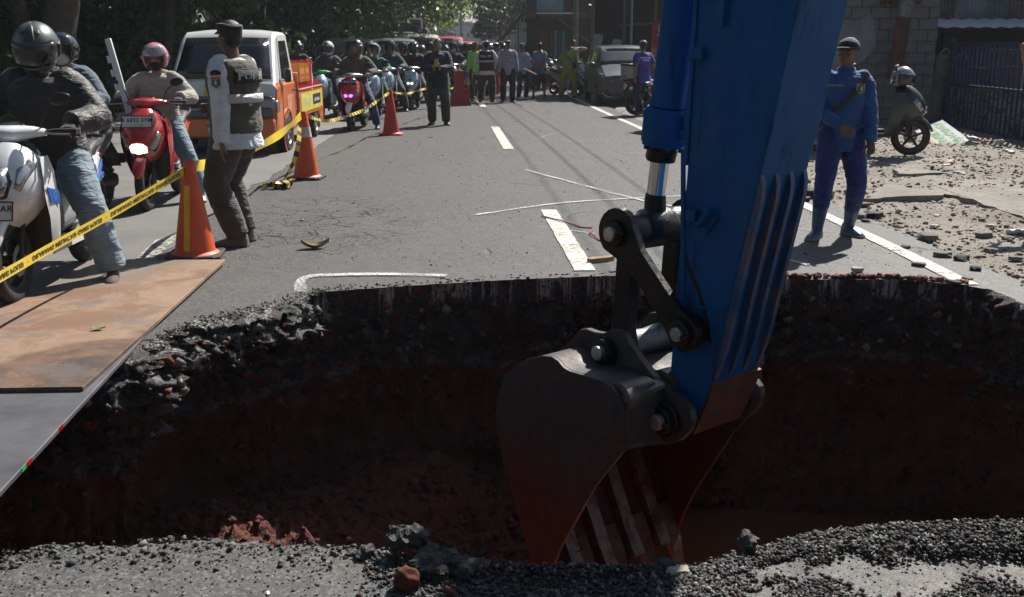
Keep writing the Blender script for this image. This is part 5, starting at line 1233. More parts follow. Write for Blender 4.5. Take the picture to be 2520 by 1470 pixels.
def make_car(name, label, loc, rz, kind, col, plate=None, sign=None, cat='car', lamp=LENS, group=None, glass=GLASS, rimc=ALU):
    r = thing(name, label, cat, loc, rz, group)
    if kind == 'mpv':
        st = [(-2.12, .34, .58, .60, .60, .64, .58), (-2.05, .22, .72, .78, .76, .79, .70), (-1.80, .20, .82, .90, .83, .84, .72), (-1.20, .20, .92, 1.03, .85, .85, .70), (-.98, .20, .95, 1.12, .85, .85, .69), (-.35, .20, .97, 1.50, .85, .85, .60), (.1, .20, .97, 1.58, .85, .85, .60), (1.2, .20, .98, 1.575, .85, .85, .60), (1.85, .20, 1.0, 1.50, .84, .84, .58), (2.08, .30, 1.0, 1.12, .80, .82, .70)]
        car_shell(r, st, col)
        front_quad(r, ((-.72, -1.10, 1.06), (.72, -1.10, 1.06), (.58, -.36, 1.48), (-.58, -.36, 1.48)), glass, 'windscreen')
        sidepoly(r, st, [(-.85, -.02, -.38, -.02), (.06, .82, .06, .82), (.92, 1.62, .92, 1.5)], glass, 'side_window')
        for s_ in (-1, 1):
            front_quad(r, ((s_ * .50, -2.10, .60), (s_ * .80, -1.98, .62), (s_ * .84, -1.72, .84), (s_ * .58, -1.98, .76)), lamp, 'headlight', .02, .016, 4)
            MB().ell((s_ * .93, -.85, 1.06), (.10, .06, .07), None, 14, 10).build('door_mirror', col, r)
            front_quad(r, ((s_ * .56, -2.11, .26), (s_ * .74, -2.06, .27), (s_ * .70, -2.08, .42), (s_ * .62, -2.10, .40)), BLACKP, 'fog_lamp', .01, .01, 3)
            MB().tube([(s_ * .50, -2.145, .23), (s_ * .66, -2.13, .24), (s_ * .78, -2.07, .34)], .012, 6).build('chrome_trim', CHROME, r)
        MB().box((0, -2.10, .66), (.92, .05, .15), (R(-12), 0, 0), .02).build('grille', BLACKP, r)
        for k in range(3): MB().box((0, -2.13, .61 + k * .045), (.90, .012, .012)).build('grille_bar', ALU, r)
        MB().lathe([(.03, 0), (.055, 0), (.055, .012), (.03, .012)], 20, Matrix.Translation((0, -2.135, .66)) @ Matrix.Rotation(PI / 2, 4, 'X')).build('badge', CHROME, r); MB().box((0, -2.15, .66), (.12, .008, .02)).build('badge_bar', CHROME, r)
        MB().box((0, -2.10, .34), (.9, .05, .12), None, .02).build('bumper_intake', BLACKP, r)
        MB().tube([(0, -.25, 1.56), (0, -.20, 1.70)], .005, 5).build('aerial', BLACKP, r); MB().tube([(-.55, -1.12, 1.05), (.1, -1.02, 1.09)], .008, 5).build('wiper', BLACKP, r); MB().tube([(.1, -1.12, 1.05), (.6, -1.0, 1.10)], .008, 5).build('wiper', BLACKP, r)
        ax_, pl = (-1.30, 1.28), (0, -2.15, .50); rr = .31
    else:       # small high van
        st = [(-1.93, .30, .62, .66, .62, .66, .60), (-1.88, .24, .84, .90, .74, .76, .68), (-1.62, .22, .96, 1.08, .79, .79, .70), (-1.40, .22, 1.0, 1.22, .79, .79, .69), (-.92, .22, 1.02, 1.74, .79, .79, .62), (-.6, .22, 1.02, 1.86, .79, .79, .62), (1.5, .22, 1.02, 1.87, .79, .79, .62), (1.85, .24, 1.02, 1.80, .78, .78, .60), (1.93, .35, 1.0, 1.4, .74, .76, .66)]
        car_shell(r, st, col)
        front_quad(r, ((-.66, -1.58, 1.12), (.66, -1.58, 1.12), (.58, -.95, 1.72), (-.58, -.95, 1.72)), glass, 'windscreen')
        sidepoly(r, st, [(-1.35, -.55, -.98, -.55), (-.47, .45, -.47, .45), (.53, 1.45, .53, 1.4)], glass, 'side_window')
        for s_ in (-1, 1):
            front_quad(r, ((s_ * .42, -1.93, .62), (s_ * .70, -1.86, .63), (s_ * .70, -1.84, .80), (s_ * .46, -1.90, .80)), lamp, 'headlight', .02, .014, 4)
            MB().ell((s_ * .90, -1.30, 1.12), (.09, .05, .10), None, 12, 8).build('door_mirror', BLACKP, r)
        MB().box((0, -1.93, .72), (.7, .04, .12), None, .01).build('grille', BLACKP, r); MB().box((0, -1.96, .40), (1.45, .10, .18), None, .03).build('bumper', BLACKP if col is not PWHITE else col, r)
        for k in range(9): MB().box((-.48 + k * .12, .3, 1.885), (.03, 2.4, .012), None, .004).build('roof_rib', col, r)
        if sign:
            s_ = MB().box((0, -.75, 2.0), (.52, .06, .17), None, .01).build('roof_sign', sign[1], r)
            place_text(sign[0], .15, sign[2], s_, (0, -.784, 1.995), (1, 0, 0), (0, 0, 1), bold=.004, space=1.2)
            for q in (-.2, .2): MB().cyl((q, -.75, 1.87), (q, -.75, 1.93), .012, 6).build('sign_foot', BLACKP, s_)
        ax_, pl = (-1.25, 1.15), (0, -2.02, .45); rr = .27
    for y in ax_:
        for s_ in (-1, 1):
            w_ = st[3][5]
            MB().lathe([(rr + .045, .0), (rr + .045, .012), (rr - .02, .012), (rr - .02, 0)], 30, Matrix.Translation((s_ * (w_ - .004), y, rr + .01)) @ Matrix.Rotation(s_ * PI / 2, 4, 'Y')).build('wheel_arch', BLACKP, r)
            MB().lathe([(.001, .004), (rr + .03, .004)], 30, Matrix.Translation((s_ * (w_ - .003), y, rr + .01)) @ Matrix.Rotation(s_ * PI / 2, 4, 'Y')).build('arch_liner', INK, r)
            road_wheel(r, s_ * (w_ - .068), y, rr, rimc)
    if plate: num_plate(r, pl, *plate)
    return r
GREYCAR = mat('dark grey car paint', (.055, .065, .075), .32, .35, var=.1, scale=3, coat=.5, dirt=((.12, .11, .10), .12))
DARKCAR = mat('black green car paint', (.014, .020, .018), .25, .3, var=.1, scale=3, coat=.7); SILVCAR = mat('light silver car paint', (.26, .28, .28), .3, .4, coat=.5); CREAM = mat('cream van paint', (.58, .56, .46), .35, var=.1, coat=.4, dirt=((.3, .27, .2), .15)); REDV = mat('faded red van paint', (.42, .05, .06), .4, var=.15, coat=.3)
rroad = R(2.4)
make_car('parked_car', 'dark grey people carrier parked facing the camera behind the worker in yellow green', (3.13, 30.25, 0), rroad, 'mpv', GREYCAR, ('B 2182 SIY', '05·25'))
make_car('car', 'black people carrier in the traffic jam behind the crates of the orange truck', (-4.85, 31.2, 0), rroad, 'mpv', DARKCAR).scale = (1.12,) * 3
make_car('car', 'dark people carrier with pale bonnet in the jam behind the rider in brown jacket', (-4.35, 38.6, 0), rroad, 'mpv', SILVCAR).scale = (1.16,) * 3
make_car('car', 'dark green car farther back on the left of the jam', (-6.3, 36.5, 0), rroad, 'mpv', DARKCAR).scale = (1.18,) * 3
make_car('car', 'dark car just in front of the tarpaulin truck', (-6.4, 50, 0), rroad, 'mpv', DARKCAR)
make_car('minibus', 'cream minibus with blue 04 roof sign in the traffic jam', (-3.95, 46, 0), rroad, 'van', CREAM, None, ('04', mat('blue sign', (.02, .03, .2), .5), WHITEINK), 'minibus').scale = (1.1,) * 3
make_car('minibus', 'red minibus with white 19 roof sign behind the cream minibus', (-3.35, 56, 0), rroad, 'van', REDV, None, ('19', mat('cream sign', (.55, .53, .45), .5), INK), 'minibus').scale = (1.1,) * 3
make_car('minibus', 'plain red minibus last in the row of minibuses', (-2.9, 66, 0), rroad, 'van', REDV, None, None, 'minibus')
make_car('car', 'white car seen past the pickup cab on the left', (-5.3, 22.2, 0), rroad, 'van', SILVCAR) if False else None
# tarpaulin truck far back
tk = thing('truck', 'old truck with dark tarpaulin load box far back in the jam', 'truck', (-6.3, 60, 0), rroad)
TARP = mat('dark brown tarpaulin', (.035, .022, .018), .8, var=.4, bump=.5, bscale=8)
MB().box((0, 2.6, 2.1), (2.3, 4.4, 2.0), None, .06).build('load_box', TARP, tk); MB().box((0, .37, 2.95), (2.3, .06, .08)).build('beam', mat('old wood', (.2, .12, .07), .8), tk)
MB().loft([car_ring(y, .5, 1.45, z, 1.0, 1.0, .85) for y, z in ((-1.5, 1.5), (-1.45, 1.6), (-1.1, 2.3), (.2, 2.35), (.3, 2.2))]).build('cab', mat('grey truck paint', (.14, .16, .16), .5), tk, 30)
front_quad(tk, ((-.85, -1.43, 1.6), (.85, -1.43, 1.6), (.78, -1.13, 2.22), (-.78, -1.13, 2.22)), mat('pale dusty glass', (.25, .30, .32), .2), 'windscreen'); MB().box((0, -1.52, .6), (2.0, .2, .25), None, .03).build('bumper', ALU, tk)
for x in (-.9, .9):
    for y in (-.8, 3.4): road_wheel(tk, x, y, .42, DARKM, .11)
    MB().ell((x * .75, -1.53, 1.15), (.13, .05, .13), None, 12, 8).build('headlight', LENS, tk)

# orange pickup
OR_ = mat('sun-faded orange truck paint', (.60, .15, .035), .38, var=.12, scale=2.5, coat=.35, dirt=((.50, .22, .13), .18)); TW = mat('white truck paint', (.62, .62, .62), .35, var=.08, coat=.4, dirt=((.35, .3, .25), .08))
pk = thing('pickup_truck', 'orange pickup truck with white cab roof carrying crates, waiting in the left lane', 'truck', (-4.22, 16.95, .004), R(1.2))
pst = [(-1.96, .34, .60, .64, .68, .72, .66), (-1.93, .26, .80, .84, .76, .78, .72), (-1.88, .24, .98, 1.03, .78, .79, .73), (-1.82, .24, 1.03, 1.08, .79, .79, .72), (-1.38, .24, 1.04, 1.68, .79, .79, .64), (-1.22, .24, 1.04, 1.765, .79, .79, .63), (-.85, .24, 1.04, 1.78, .79, .79, .63), (-.46, .24, 1.04, 1.77, .79, .79, .63), (-.40, .26, 1.03, 1.70, .78, .78, .62)]
car_shell(pk, pst, OR_, TW, 'cab')
TG = bpy.data.materials.new('clear windscreen'); t = NT(TG); t.b.inputs['Transmission Weight'].default_value = 0; t.set(t.b, 'Base__Color', (.01, .013, .013)); t.out(Roughness=.03); t.b.inputs['Alpha'].default_value = .45
front_quad(pk, ((-.70, -1.83, 1.085), (.70, -1.83, 1.085), (.60, -1.39, 1.665), (-.60, -1.39, 1.665)), GLASS, 'windscreen_seal', .008, .006)
front_quad(pk, ((-.665, -1.82, 1.11), (.665, -1.82, 1.11), (.575, -1.40, 1.64), (-.575, -1.40, 1.64)), GLASS, 'windscreen', .008, .016)
MB().tube([(.1, -1.86, 1.10), (.55, -1.80, 1.22)], .008, 5).build('wiper', BLACKP, pk); MB().tube([(-.5, -1.86, 1.10), (.0, -1.80, 1.2)], .008, 5).build('wiper', BLACKP, pk)
sidepoly(pk, pst, [(-1.50, -.58, -1.22, -.60)], TW, 'window_frame', .02, .09, .004); sidepoly(pk, pst, [(-1.43, -.66, -1.18, -.68)], GLASS, 'side_window', .05, .14, .012)
MB().box((0, -1.97, .745), (1.2, .03, .13), None, .01).build('grille', BLACKP, pk); MB().box((0, -1.975, .83), (1.46, .03, .05), None, .01).build('grey_trim', mat('grey trim', (.12, .12, .12), .5), pk)
MB().box((0, -1.99, .60), (1.45, .09, .10), None, .02).build('bumper_top', mat('grey trim', (.12, .12, .12), .5), pk); MB().box((0, -1.99, .40), (1.52, .10, .28), None, .03).build('bumper', OR_, pk)
num_plate(pk, (.02, -2.05, .43), 'B 9597 SAK', '03·28', .44)
MB().box((-.12, -1.935, .92), (.26, .006, .17)).build('yellow_sticker', mat('yellow green sticker', (.55, .62, .06), .6), pk, 0)
for s_ in (-1, 1):
    lo = MB().box((s_ * .66, -1.965, .745), (.22, .05, .16), None, .02).build('headlight_housing', ALU, pk); MB().box((s_ * .66, -1.985, .745), (.17, .03, .12), None, .02).build('headlight', LENS, lo)
    MB().box((s_ * .775, -1.86, .70), (.03, .16, .13), None, .01).build('turn_signal', AMBER, pk); MB().box((s_ * .782, -1.85, .70), (.02, .20, .17), None, .01).build('lamp_surround', ALU, pk)
    MB().box((s_ * .86, -1.42, 1.13), (.10, .05, .20), None, .02).build('door_mirror', BLACKP, pk); MB().tube([(s_ * .78, -1.42, 1.08), (s_ * .84, -1.42, 1.10)], .012, 6).build('mirror_arm', BLACKP, pk)
    MB().box((s_ * .797, -.66, .90), (.014, .13, .03), None, .005).build('door_handle', BLACKP, pk)
    for y0, y1 in ((-1.50, -1.495), (-.53, -.525)): MB().box((s_ * .7925, y0, .68), (.004, .008, .72)).build('door_gap', INK, pk)
    MB().box((s_ * .792, -1.0, .70), (.003, .34, .26)).build('faded_patch', mat('pink faded paint', (.62, .24, .15), .6), pk, 0)
    for k in range(3): MB().box((s_ * .796, -.47, .56 - k * .05), (.01, .09, .018)).build('vent_louvre', BLACKP, pk)
    # load bed side
    b_ = MB().box((s_ * .80, .82, .655), (.045, 2.36, .42), None, .008).build('bed_side', OR_, pk)
    MB().box((s_ * .80, .82, .872), (.07, 2.38, .03), None, .008).build('bed_rail', mat('worn orange steel', (.42, .12, .05), .5, dirt=((.2, .1, .06), .5)), pk)
    bn = MB().box((s_ * .8255, .84, .66), (.004, 2.10, .30)).build('banner', mat('yellow banner', (.62, .56, .06), .6, dirt=((.35, .33, .1), .2)), pk, 0)
    MB().box((s_ * .829, 1.28, .67), (.003, .78, .17)).build('banner_panel', INK, bn, 0)
    place_text('LALAMOVE', .165, mat('pale yellow print', (.72, .7, .42), .6), bn, (s_ * .8305, .30, .66), (0, s_, 0), (0, 0, 1), bold=.004); place_text('deliver faster', .10, WHITEINK, bn, (s_ * .833, 1.28, .665), (0, s_, 0), (0, 0, 1), bold=.002)
    MB().prism([(1.50, .46), (2.0, .46), (2.0, .10 + .16), (1.78, .24)], lambda a, b, d: V((d, a, b)), s_ * .78, s_ * .815).build('rear_mudguard', OR_, pk, 20)
    MB().box((s_ * .74, 1.62, .32), (.14, .02, .34)).build('mud_flap', RUBBER, pk)
    MB().box((s_ * .45, .6, .40), (.08, 2.8, .12)).build('chassis_rail', DARKM, pk)
MB().box((0, .82, .47), (1.56, 2.36, .05)).build('bed_floor', mat('worn orange steel', (.42, .12, .05), .5), pk); MB().box((0, 2.0, .655), (1.62, .045, .42), None, .008).build('tailgate', OR_, pk); MB().box((0, -.345, .80), (1.62, .045, .70), None, .008).build('headboard', OR_, pk)
for y in (-1.20, 1.33):
    for s_ in (-1, 1):
        if y < 0: MB().lathe([(.001, .004), (.34, .004), (.345, .0)], 30, Matrix.Translation((s_ * .786, y, .29)) @ Matrix.Rotation(s_ * PI / 2, 4, 'Y')).build('arch_liner', INK, pk); MB().lathe([(.335, .0), (.335, .016), (.36, .016), (.36, 0)], 30, Matrix.Translation((s_ * .786, y, .29)) @ Matrix.Rotation(s_ * PI / 2, 4, 'Y')).build('wheel_arch', OR_, pk)
        road_wheel(pk, s_ * .725, y, .275, mat('silver painted wheel', (.45, .45, .46), .4, .3, dirt=((.2, .17, .14), .2)), .085)
person('driver in yellow green shirt sitting behind the pickup windscreen', (-3.88, 16.05, .38), R(4), 1.6, hip=(0, 0, .35), hands=((.15, -.38, .66), (-.15, -.38, .66)), feet=((.1, -.45, .12), (-.1, -.45, .12)), top=cloth('yellow green shirt', (.30, .36, .05)), bottom=BLKC, vox=.03, shoes=INK, face=False)
# crates with bottles on the truck bed
bpk = bpy.data.objects['pickup_truck']; MPK = Matrix.Translation((-4.22, 16.95, .004)) @ Matrix.Rotation(R(1.2), 4, 'Z')
def crate(label, p, col, wd=.40, dp=.36, ht=.29, group=None, txt=None, slats=5):
    q = MPK @ V(p); r = thing('crate', label, 'crate', q, R(1.2), group); m = mat('plastic ' + str(col), col, .45, var=.15, dirt=((.2, .15, .1), .15), coat=.2)
    MB().box((0, 0, .012), (dp, wd, .02)).build('crate_floor', m, r)
    for sx in (-1, 1):
        for z, h in ((.035, .06), (ht - .03, .06)): MB().box((sx * (dp / 2 - .008), 0, z), (.014, wd, h)).build('rail', m, r); MB().box((0, sx * (wd / 2 - .008), z), (dp, .014, h)).build('rail', m, r)
        for k in range(slats):
            y = -wd / 2 + .02 + (wd - .04) * k / (slats - 1); MB().box((sx * (dp / 2 - .004), y, ht / 2), (.016, .035, ht)).build('slat', m, r)
            x = -dp / 2 + .02 + (dp - .04) * k / (slats - 1); MB().box((x, sx * (wd / 2 - .004), ht / 2), (.035, .016, ht)).build('slat', m, r)
        if txt:
            pn = MB().box((sx * (dp / 2 + .003), 0, ht * .45), (.006, wd * .9, ht * .55)).build('panel', m, r, 0); place_text(txt, .09, mat('red print', (.5, .02, .05), .5), pn, (sx * (dp / 2 + .008), 0, ht * .38), (0, sx, 0), (0, 0, 1), bold=.003)
            pn2 = MB().box((0, -(wd / 2 + .003), ht * .45), (dp * .9, .006, ht * .55)).build('panel', m, r, 0) if sx > 0 else None
            if pn2: place_text(txt, .075, mat('red print', (.5, .02, .05), .5), pn2, (0, -(wd / 2 + .008), ht * .38), (1, 0, 0), (0, 0, 1), bold=.003)
    return r
bt0 = thing('bottle', 'glass bottle with white label standing in a crate on the truck', 'bottle', (0, 0, 0), 0, 'bottles in the crates on the truck')
MB().lathe([(.001, 0), (.028, .002), (.030, .02), (.030, .13), (.012, .19), (.011, .23), (.014, .235), (.013, .245), (.001, .246)], 12).build('glass', mat('bottle glass', (.10, .035, .02), .1, coat=.5), bt0, 40)
MB().lathe([(.0305, .04), (.0305, .11)], 12).build('bottle_label', mat('white red label', (.6, .5, .48), .5, var=.5, scale=40), bt0, 40); MB().lathe([(.015, .232), (.015, .25), (.001, .251)], 10).build('cap', ALU, bt0)
first = True
RC, OC, BC = (.55, .018, .02), (.62, .24, .02), (.05, .05, .30)
def bottles(p, n, wd, off=.1):
    global first
    for k in range(n):
        q = MPK @ (V(p) + V((off, -wd / 2 + wd * (k + .5) / n, .03)))
        if first: bt0.location = q; first = False
        else: dup(bt0, q)
for k in range(5):
    y = -.08 + k * .42; p = (.60, y, .60); pos = ('first', 'second', 'middle', 'fourth', 'last')[k]
    crate('red bottle crate in the lower row along the bed side, %s from the cab' % pos, (.60, y, .80 - .16), RC, .40, .36, .34, 'red crates in the lower row'); bottles((.60, y, .64), 4, .38)
for k in range(3): crate('red crate stacked under the others, %s from the cab on the far side' % ('first', 'second', 'third')[k], (.15, -.05 + k * .42, .66), RC, .40, .36, .34, 'red crates on the far side')
crate('orange crate with red drink lettering on top of the red crates', (.50, .05, .99), OC, .44, .62, .30, None, 'fruit tea', 6)
crate('second orange crate behind the lettered orange crate', (.50, .52, .99), OC, .40, .62, .29, None, 'fruit tea', 6)
crate('blue crate on the upper row next to the cab', (-.05, -.02, .99), BC, .5, .36, .31, None)
crate('red crate at the rear end of the upper row', (.60, .98, .99), RC, .42, .36, .33, None); bottles((.6, .98, 1.0), 4, .38)
rp = [MPK @ V(q) for q in ((.83, .85, .84), (.80, 1.02, 1.25), (.62, 1.05, 1.33))]
tag(MB().tube(rp, .008, 5).build('rope', mat('white rope', (.6, .6, .62), .8)), 'white rope tied from the bed rail over the rear crate', 'rope')
rp = [MPK @ V(q) for q in ((.83, .80, .84), (.80, 1.12, 1.05), (.70, 1.22, 1.34))]
tag(MB().tube(rp, .008, 5).build('rope', mat('white rope', (.6, .6, .62), .8)), 'second white rope slanting more towards the tailgate', 'rope')

# ================================================================ cones, tapes, plastic barriers
ORC = mat('orange cone plastic', (.66, .085, .018), .5, var=.18, scale=7, dirt=((.20, .05, .03), .22), bump=.1); REDC = mat('dull red cone plastic', (.42, .035, .02), .55, var=.2, scale=6, dirt=((.2, .04, .03), .3)); WBAND = mat('worn white band', (.60, .58, .56), .6, var=.2, dirt=((.55, .12, .05), .35))
def cone(label, loc, col=ORC, ht=.72, base=.21, rb=.155, rt=.034, bands=(), strip=None, rot=0., basem=None):
    r = thing('traffic_cone', label, 'traffic cone', loc, rot)
    MB().loft([[(x * k, y * k, z) for x, y in ((-base, -base * .8), (-base * .8, -base), (base * .8, -base), (base, -base * .8), (base, base * .8), (base * .8, base), (-base * .8, base), (-base, base * .8))] for z, k in ((.001, 1), (.026, 1.), (.034, .96))]).build('base', basem or RUBBER, r, 30)
    MB().lathe([(rb + .03, .033), (rb, .05), (lerp(rb, rt, .5), lerp(.05, ht, .5)), (rt + .003, ht - .012), (rt - .004, ht), (rt - .012, ht), (rt - .012, ht - .05)], 36).build('cone_body', col, r, 40)
    for z0, z1 in bands: f = lambda z: lerp(rb, rt + .003, (z - .05) / (ht - .062)) + .0025; MB().lathe([(f(z0), z0), (f(z1), z1)], 36).build('reflective_band', WBAND, r, 60)
    if strip:
        a0, wd, z0, z1, m = strip; v = []
        for k in range(9):
            z = lerp(z0, z1, k / 8); rr = lerp(rb, rt + .003, (z - .05) / (ht - .062)) + .003
            for s_ in (-1, 0, 1): a = a0 + s_ * wd / 2 / rr; v.append((rr * math.cos(a), rr * math.sin(a), z))
        MB().add(v, [(3 * k + s_, 3 * k + s_ + 1, 3 * k + s_ + 4, 3 * k + s_ + 3) for k in range(8) for s_ in (0, 1)]).build('yellow_tape_strip', m, r, 60, False)
    return r
YEL = mat('yellow reflective tape', (.72, .38, .01), .45, var=.15, scale=20); YT = bpy.data.materials.new('yellow barrier tape'); t = NT(YT); t.set(t.b, 'Base__Color', t.mix(t.noise(t.co('Object'), 9, 4), (.62, .42, .02), (.78, .58, .05))); t.out(Roughness=.35); t.b.inputs['Subsurface Weight'].default_value = .0
C1, C2, C3 = G(482, 632), G(755, 440), G(963, 332)
cone('orange traffic cone with vertical yellow strip beside the steel plate', C1, ORC, .73, .20, .150, .036, strip=(R(-105), .045, .07, .55, YEL), rot=R(8))
cone('orange traffic cone with worn white band and loose tape beside it', C2, ORC, .80, .20, .150, .036, bands=((.50, .62),), rot=R(-5))
cone('dull red traffic cone without bands, farthest of the taped row', C3, REDC, .80, .21, .15, .036, basem=REDC)
cone('red and white banded cone beside the red plastic barrier', G(1153, 242), mat('bright red cone', (.62, .03, .02), .45), .95, .22, .19, .03, bands=((.40, .66),))
cone('orange cone standing behind the officer in grey', G(1224, 232), ORC, .75)
cone('orange cone leaning beside the other behind the officers', G(1215, 226), ORC, .75)
def tape(label, pts, wd=.05, m=YT, txt=None, n=60, twist=0., stripes=False, tsz=.030, flip=True, nm='barrier_tape', cat='tape', tilt=None):
    P = spline(pts, n); v = []; rows = []; L = 0; Ls = [0]
    for i in range(1, n): L += (P[i] - P[i - 1]).length; Ls.append(L)
    W_ = []
    for i, p in enumerate(P):
        d = (P[min(i + 1, n - 1)] - P[max(i - 1, 0)]).normalized(); u_ = V((0, 0, 1)) - d * d.z; u_.normalize(); s_ = d.cross(u_)
        a = twist * math.sin(Ls[i] * 5) + (tilt or 0); u2 = u_ * math.cos(a) + s_ * math.sin(a); W_.append((p, u2, d)); v += [p - u2 * wd / 2, p + u2 * wd / 2]
    fs = [(2 * i, 2 * i + 1, 2 * i + 3, 2 * i + 2) for i in range(n - 1)]; ks = [(int(Ls[i] / .07) % 2) for i in range(n - 1)] if stripes else [0] * (n - 1)
    mb = MB(); mb.v = [tuple(q) for q in v]; mb.f = fs; mb.k = ks; me = mb.mesh(nm, [m, INK] if stripes else m, 60, False)
    o = obj(nm, me)
    tag(o, label, cat)
    if txt:
        me = text_mesh(txt, tsz, INK, 'lettering', 0, .0012, 0, 1.05); xs = [q.co.x for q in me.vertices]; x0, x1 = min(xs), max(xs); k = (L * .98) / (x1 - x0)
        for q in me.vertices:
            x, y = (q.co.x - x0), q.co.y
            if flip: x = (x1 - x0) - x; y = -y
            s_ = x * k + L * .01; i = min(range(n - 1), key=lambda j: abs(Ls[j] - s_)); i = max(0, min(n - 2, i if Ls[i] <= s_ else i - 1)); f = (s_ - Ls[i]) / max(1e-6, Ls[i + 1] - Ls[i])
            p = W_[i][0].lerp(W_[i + 1][0], f); u2 = W_[i][1].lerp(W_[i + 1][1], f); nr = W_[i][2].cross(u2).normalized(); nr = nr if nr.dot(p - CAM) < 0 else -nr
            q.co = p + u2 * y + nr * .0025
        obj('lettering', me, o)
    return o
T1 = C1 + V((-.02, -.01, .66))
TX = 'DILARANG MELINTASI GARIS POLISI   ·   '
tape('yellow barrier tape with black lettering running from the near cone out of the picture', [T1, PY(300, 512, 6.75), PY(150, 596, 5.9), PY(0, 682, 5.1), PY(-160, 772, 4.4)], .058, YT, TX * 3, 70, tsz=.036, flip=True)
tape('wind-blown yellow tape from the near cone to the worn white banded cone, passing the officer', [C1 + V((.02, .03, .68)), PY(505, 405, 8.6), PY(545, 396, 9.2), PY(620, 368, 10.2), PY(690, 330, 11.2), C2 + V((-.02, -.02, .76))], .085, YT, None, 60, .25)
tape('yellow and black striped tape sagging between the second and third cone', [C2 + V((0, 0, .77)), PY(800, 298, 13.9), PY(850, 287, 15.2), PY(900, 268, 16.4), C3 + V((0, 0, .76))], .05, YT, None, 120, .7, True)
tape('thin striped tape from the third cone to the red plastic barrier', [C3 + V((0, 0, .77)), PY(1000, 231, 20.5), PY(1048, 219, 22.5), PY(1090, 222, 25), PY(1118, 216, 27.8)], .05, YT, None, 120, .9, True)
tape('end of tape hanging down the side of the second cone to the road', [C2 + V((-.04, -.05, .74)), PY(735, 350, 12.05), PY(722, 400, 11.95), PY(700, 440, 11.85), PY(688, 458, 11.8)], .06, YT, None, 60, .8, True)
hp = MB(); rr_ = random.Random(4); bx = G(688, 464)
pts = [bx + V((rr_.uniform(-.20, .17), rr_.uniform(-.13, .12), rr_.uniform(.01, .10))) for _ in range(16)]
o = tape('heap of crumpled yellow and black tape on the road beside the second cone', [tuple(p) for p in pts], .06, YT, None, 150, 1.6, True); o.name = 'tape_heap'
tape('thin rope tape hanging from the red barrier to the officers', [PY(1165, 172, 30), PY(1160, 200, 29.5), PY(1145, 220, 29), PY(1118, 224, 28)], .035, YT, None, 40, .3, True)
for (u, lab, cl) in ((1130, 'red plastic water barrier standing on the road behind the man with the phone', mat('red barrier plastic', (.40, .022, .022), .45, var=.15, dirt=((.25, .05, .04), .3))),):
    g_ = G(u, 258); r = thing('plastic_barrier', lab, 'barrier', g_, R(6))
    prof = [(-.29, 0), (.29, 0), (.29, .10), (.13, .36), (.10, .88), (.07, .92), (-.07, .92), (-.10, .88), (-.13, .36), (-.29, .10)]
    MB().loft([[(x, y * k, z) for x, z in prof for k in (1,)] for y in (-.55, -.53, -.2, -.18, .18, .2, .53, .55)]).build('barrier_body', cl, r, 30)
    MB().box((0, 0, .93), (.08, .3, .04), None, .01).build('handle', cl, r); MB().cyl((0, -.4, .92), (0, -.4, .97), .04, 12).build('filler_cap', WBAND, r)
bp = MB().tube([PY(1282, 166, 32), PY(1320, 184, 28.5)], .022, 8).build('bamboo_pole', mat('bamboo', (.42, .28, .14), .7)); tag(bp, 'pale bamboo pole lying slantwise behind the man in grey T-shirt', 'pole')

# ================================================================ the crowd
FACE = dict(vox=.026)
BROWNJ = cloth('brown jacket', (.085, .068, .055)); GRNU = cloth('green uniform', (.018, .11, .065)); TEAL = cloth('teal jacket', (.02, .06, .09)); MAROON = cloth('maroon jacket', (.06, .015, .022)); PURP = cloth('dusty purple jacket', (.085, .07, .085)); GREYT = cloth('grey blue T-shirt', (.15, .19, .21)); YGRN = cloth('yellow green work shirt', (.30, .36, .08)); YELT = cloth('dirty yellow work trousers', (.34, .30, .02)); GREYU = cloth('light grey uniform', (.27, .30, .38), .8); BLUET = cloth('violet blue T-shirt', (.035, .045, .32)); DGREY = cloth('dark grey cloth', (.05, .055, .065)); CARGO = cloth('dark cargo trousers', (.045, .042, .038)); GREENJ = cloth('light green jacket', (.12, .30, .07))
SHB = mat('black shoe', (.02, .02, .02), .5); SHW = mat('white trainer', (.55, .55, .55), .6)
PROTO = {}
def bike(key, label, loc, rz=0., **k):
    """one scooter of each kind is built, later ones are copies"""
    remap = k.pop('remap', None)
    if key not in PROTO: PROTO[key] = scooter(label, loc, rz, **k); return PROTO[key]
    return dup(PROTO[key], loc, rz, label, k.get('group'), remap)
HS = lambda sh, **k: dict(shell=sh, visor=k.get('visor', GLASS), raised=k.get('raised', False), accent=k.get('accent'), trim=k.get('trim'))
HG = mat('gunmetal helmet', (.10, .11, .12), .22, .3, coat=.6); HB = mat('gloss black helmet 2', (.012, .012, .014), .12, coat=1.); HWt = mat('white helmet', (.60, .62, .62), .25, coat=.7, var=.3, scale=12); HGR = mat('dark green helmet', (.02, .06, .05), .2, coat=.8); HSV = mat('silver helmet', (.36, .37, .38), .25, .5, coat=.5)
A = (-2.99, 20.1, .004)
bike('red', 'red scooter with white front mudguard and small violet lamp in the front row', A, R(-3), body=PRED, cowl=PSILVER, fend=PWHITE, lamp=LAMPVIO, style=2, plate_txt=('B 4053 KUZ', '04·28'), plate_dark=True, plate_z=.90, lampz=.66, name='ridden_scooter')
rider('rider in brown jacket with clear-visored grey helmet on the red scooter in front', A, R(-3), 1.76, foot='left', top=BROWNJ, topk='jacket', tinf=.035, bottom=DJEANS, binf=.02, shoes=SHB, head='full', hk=HS(HG, visor=mat('brown visor', (.10, .06, .05), .1, coat=.6), accent=HB), gloves=cloth('violet glove', (.04, .035, .07)), vox=.02, look=(R(6), -.12))
B_ = (-3.98, 22.6, .004)
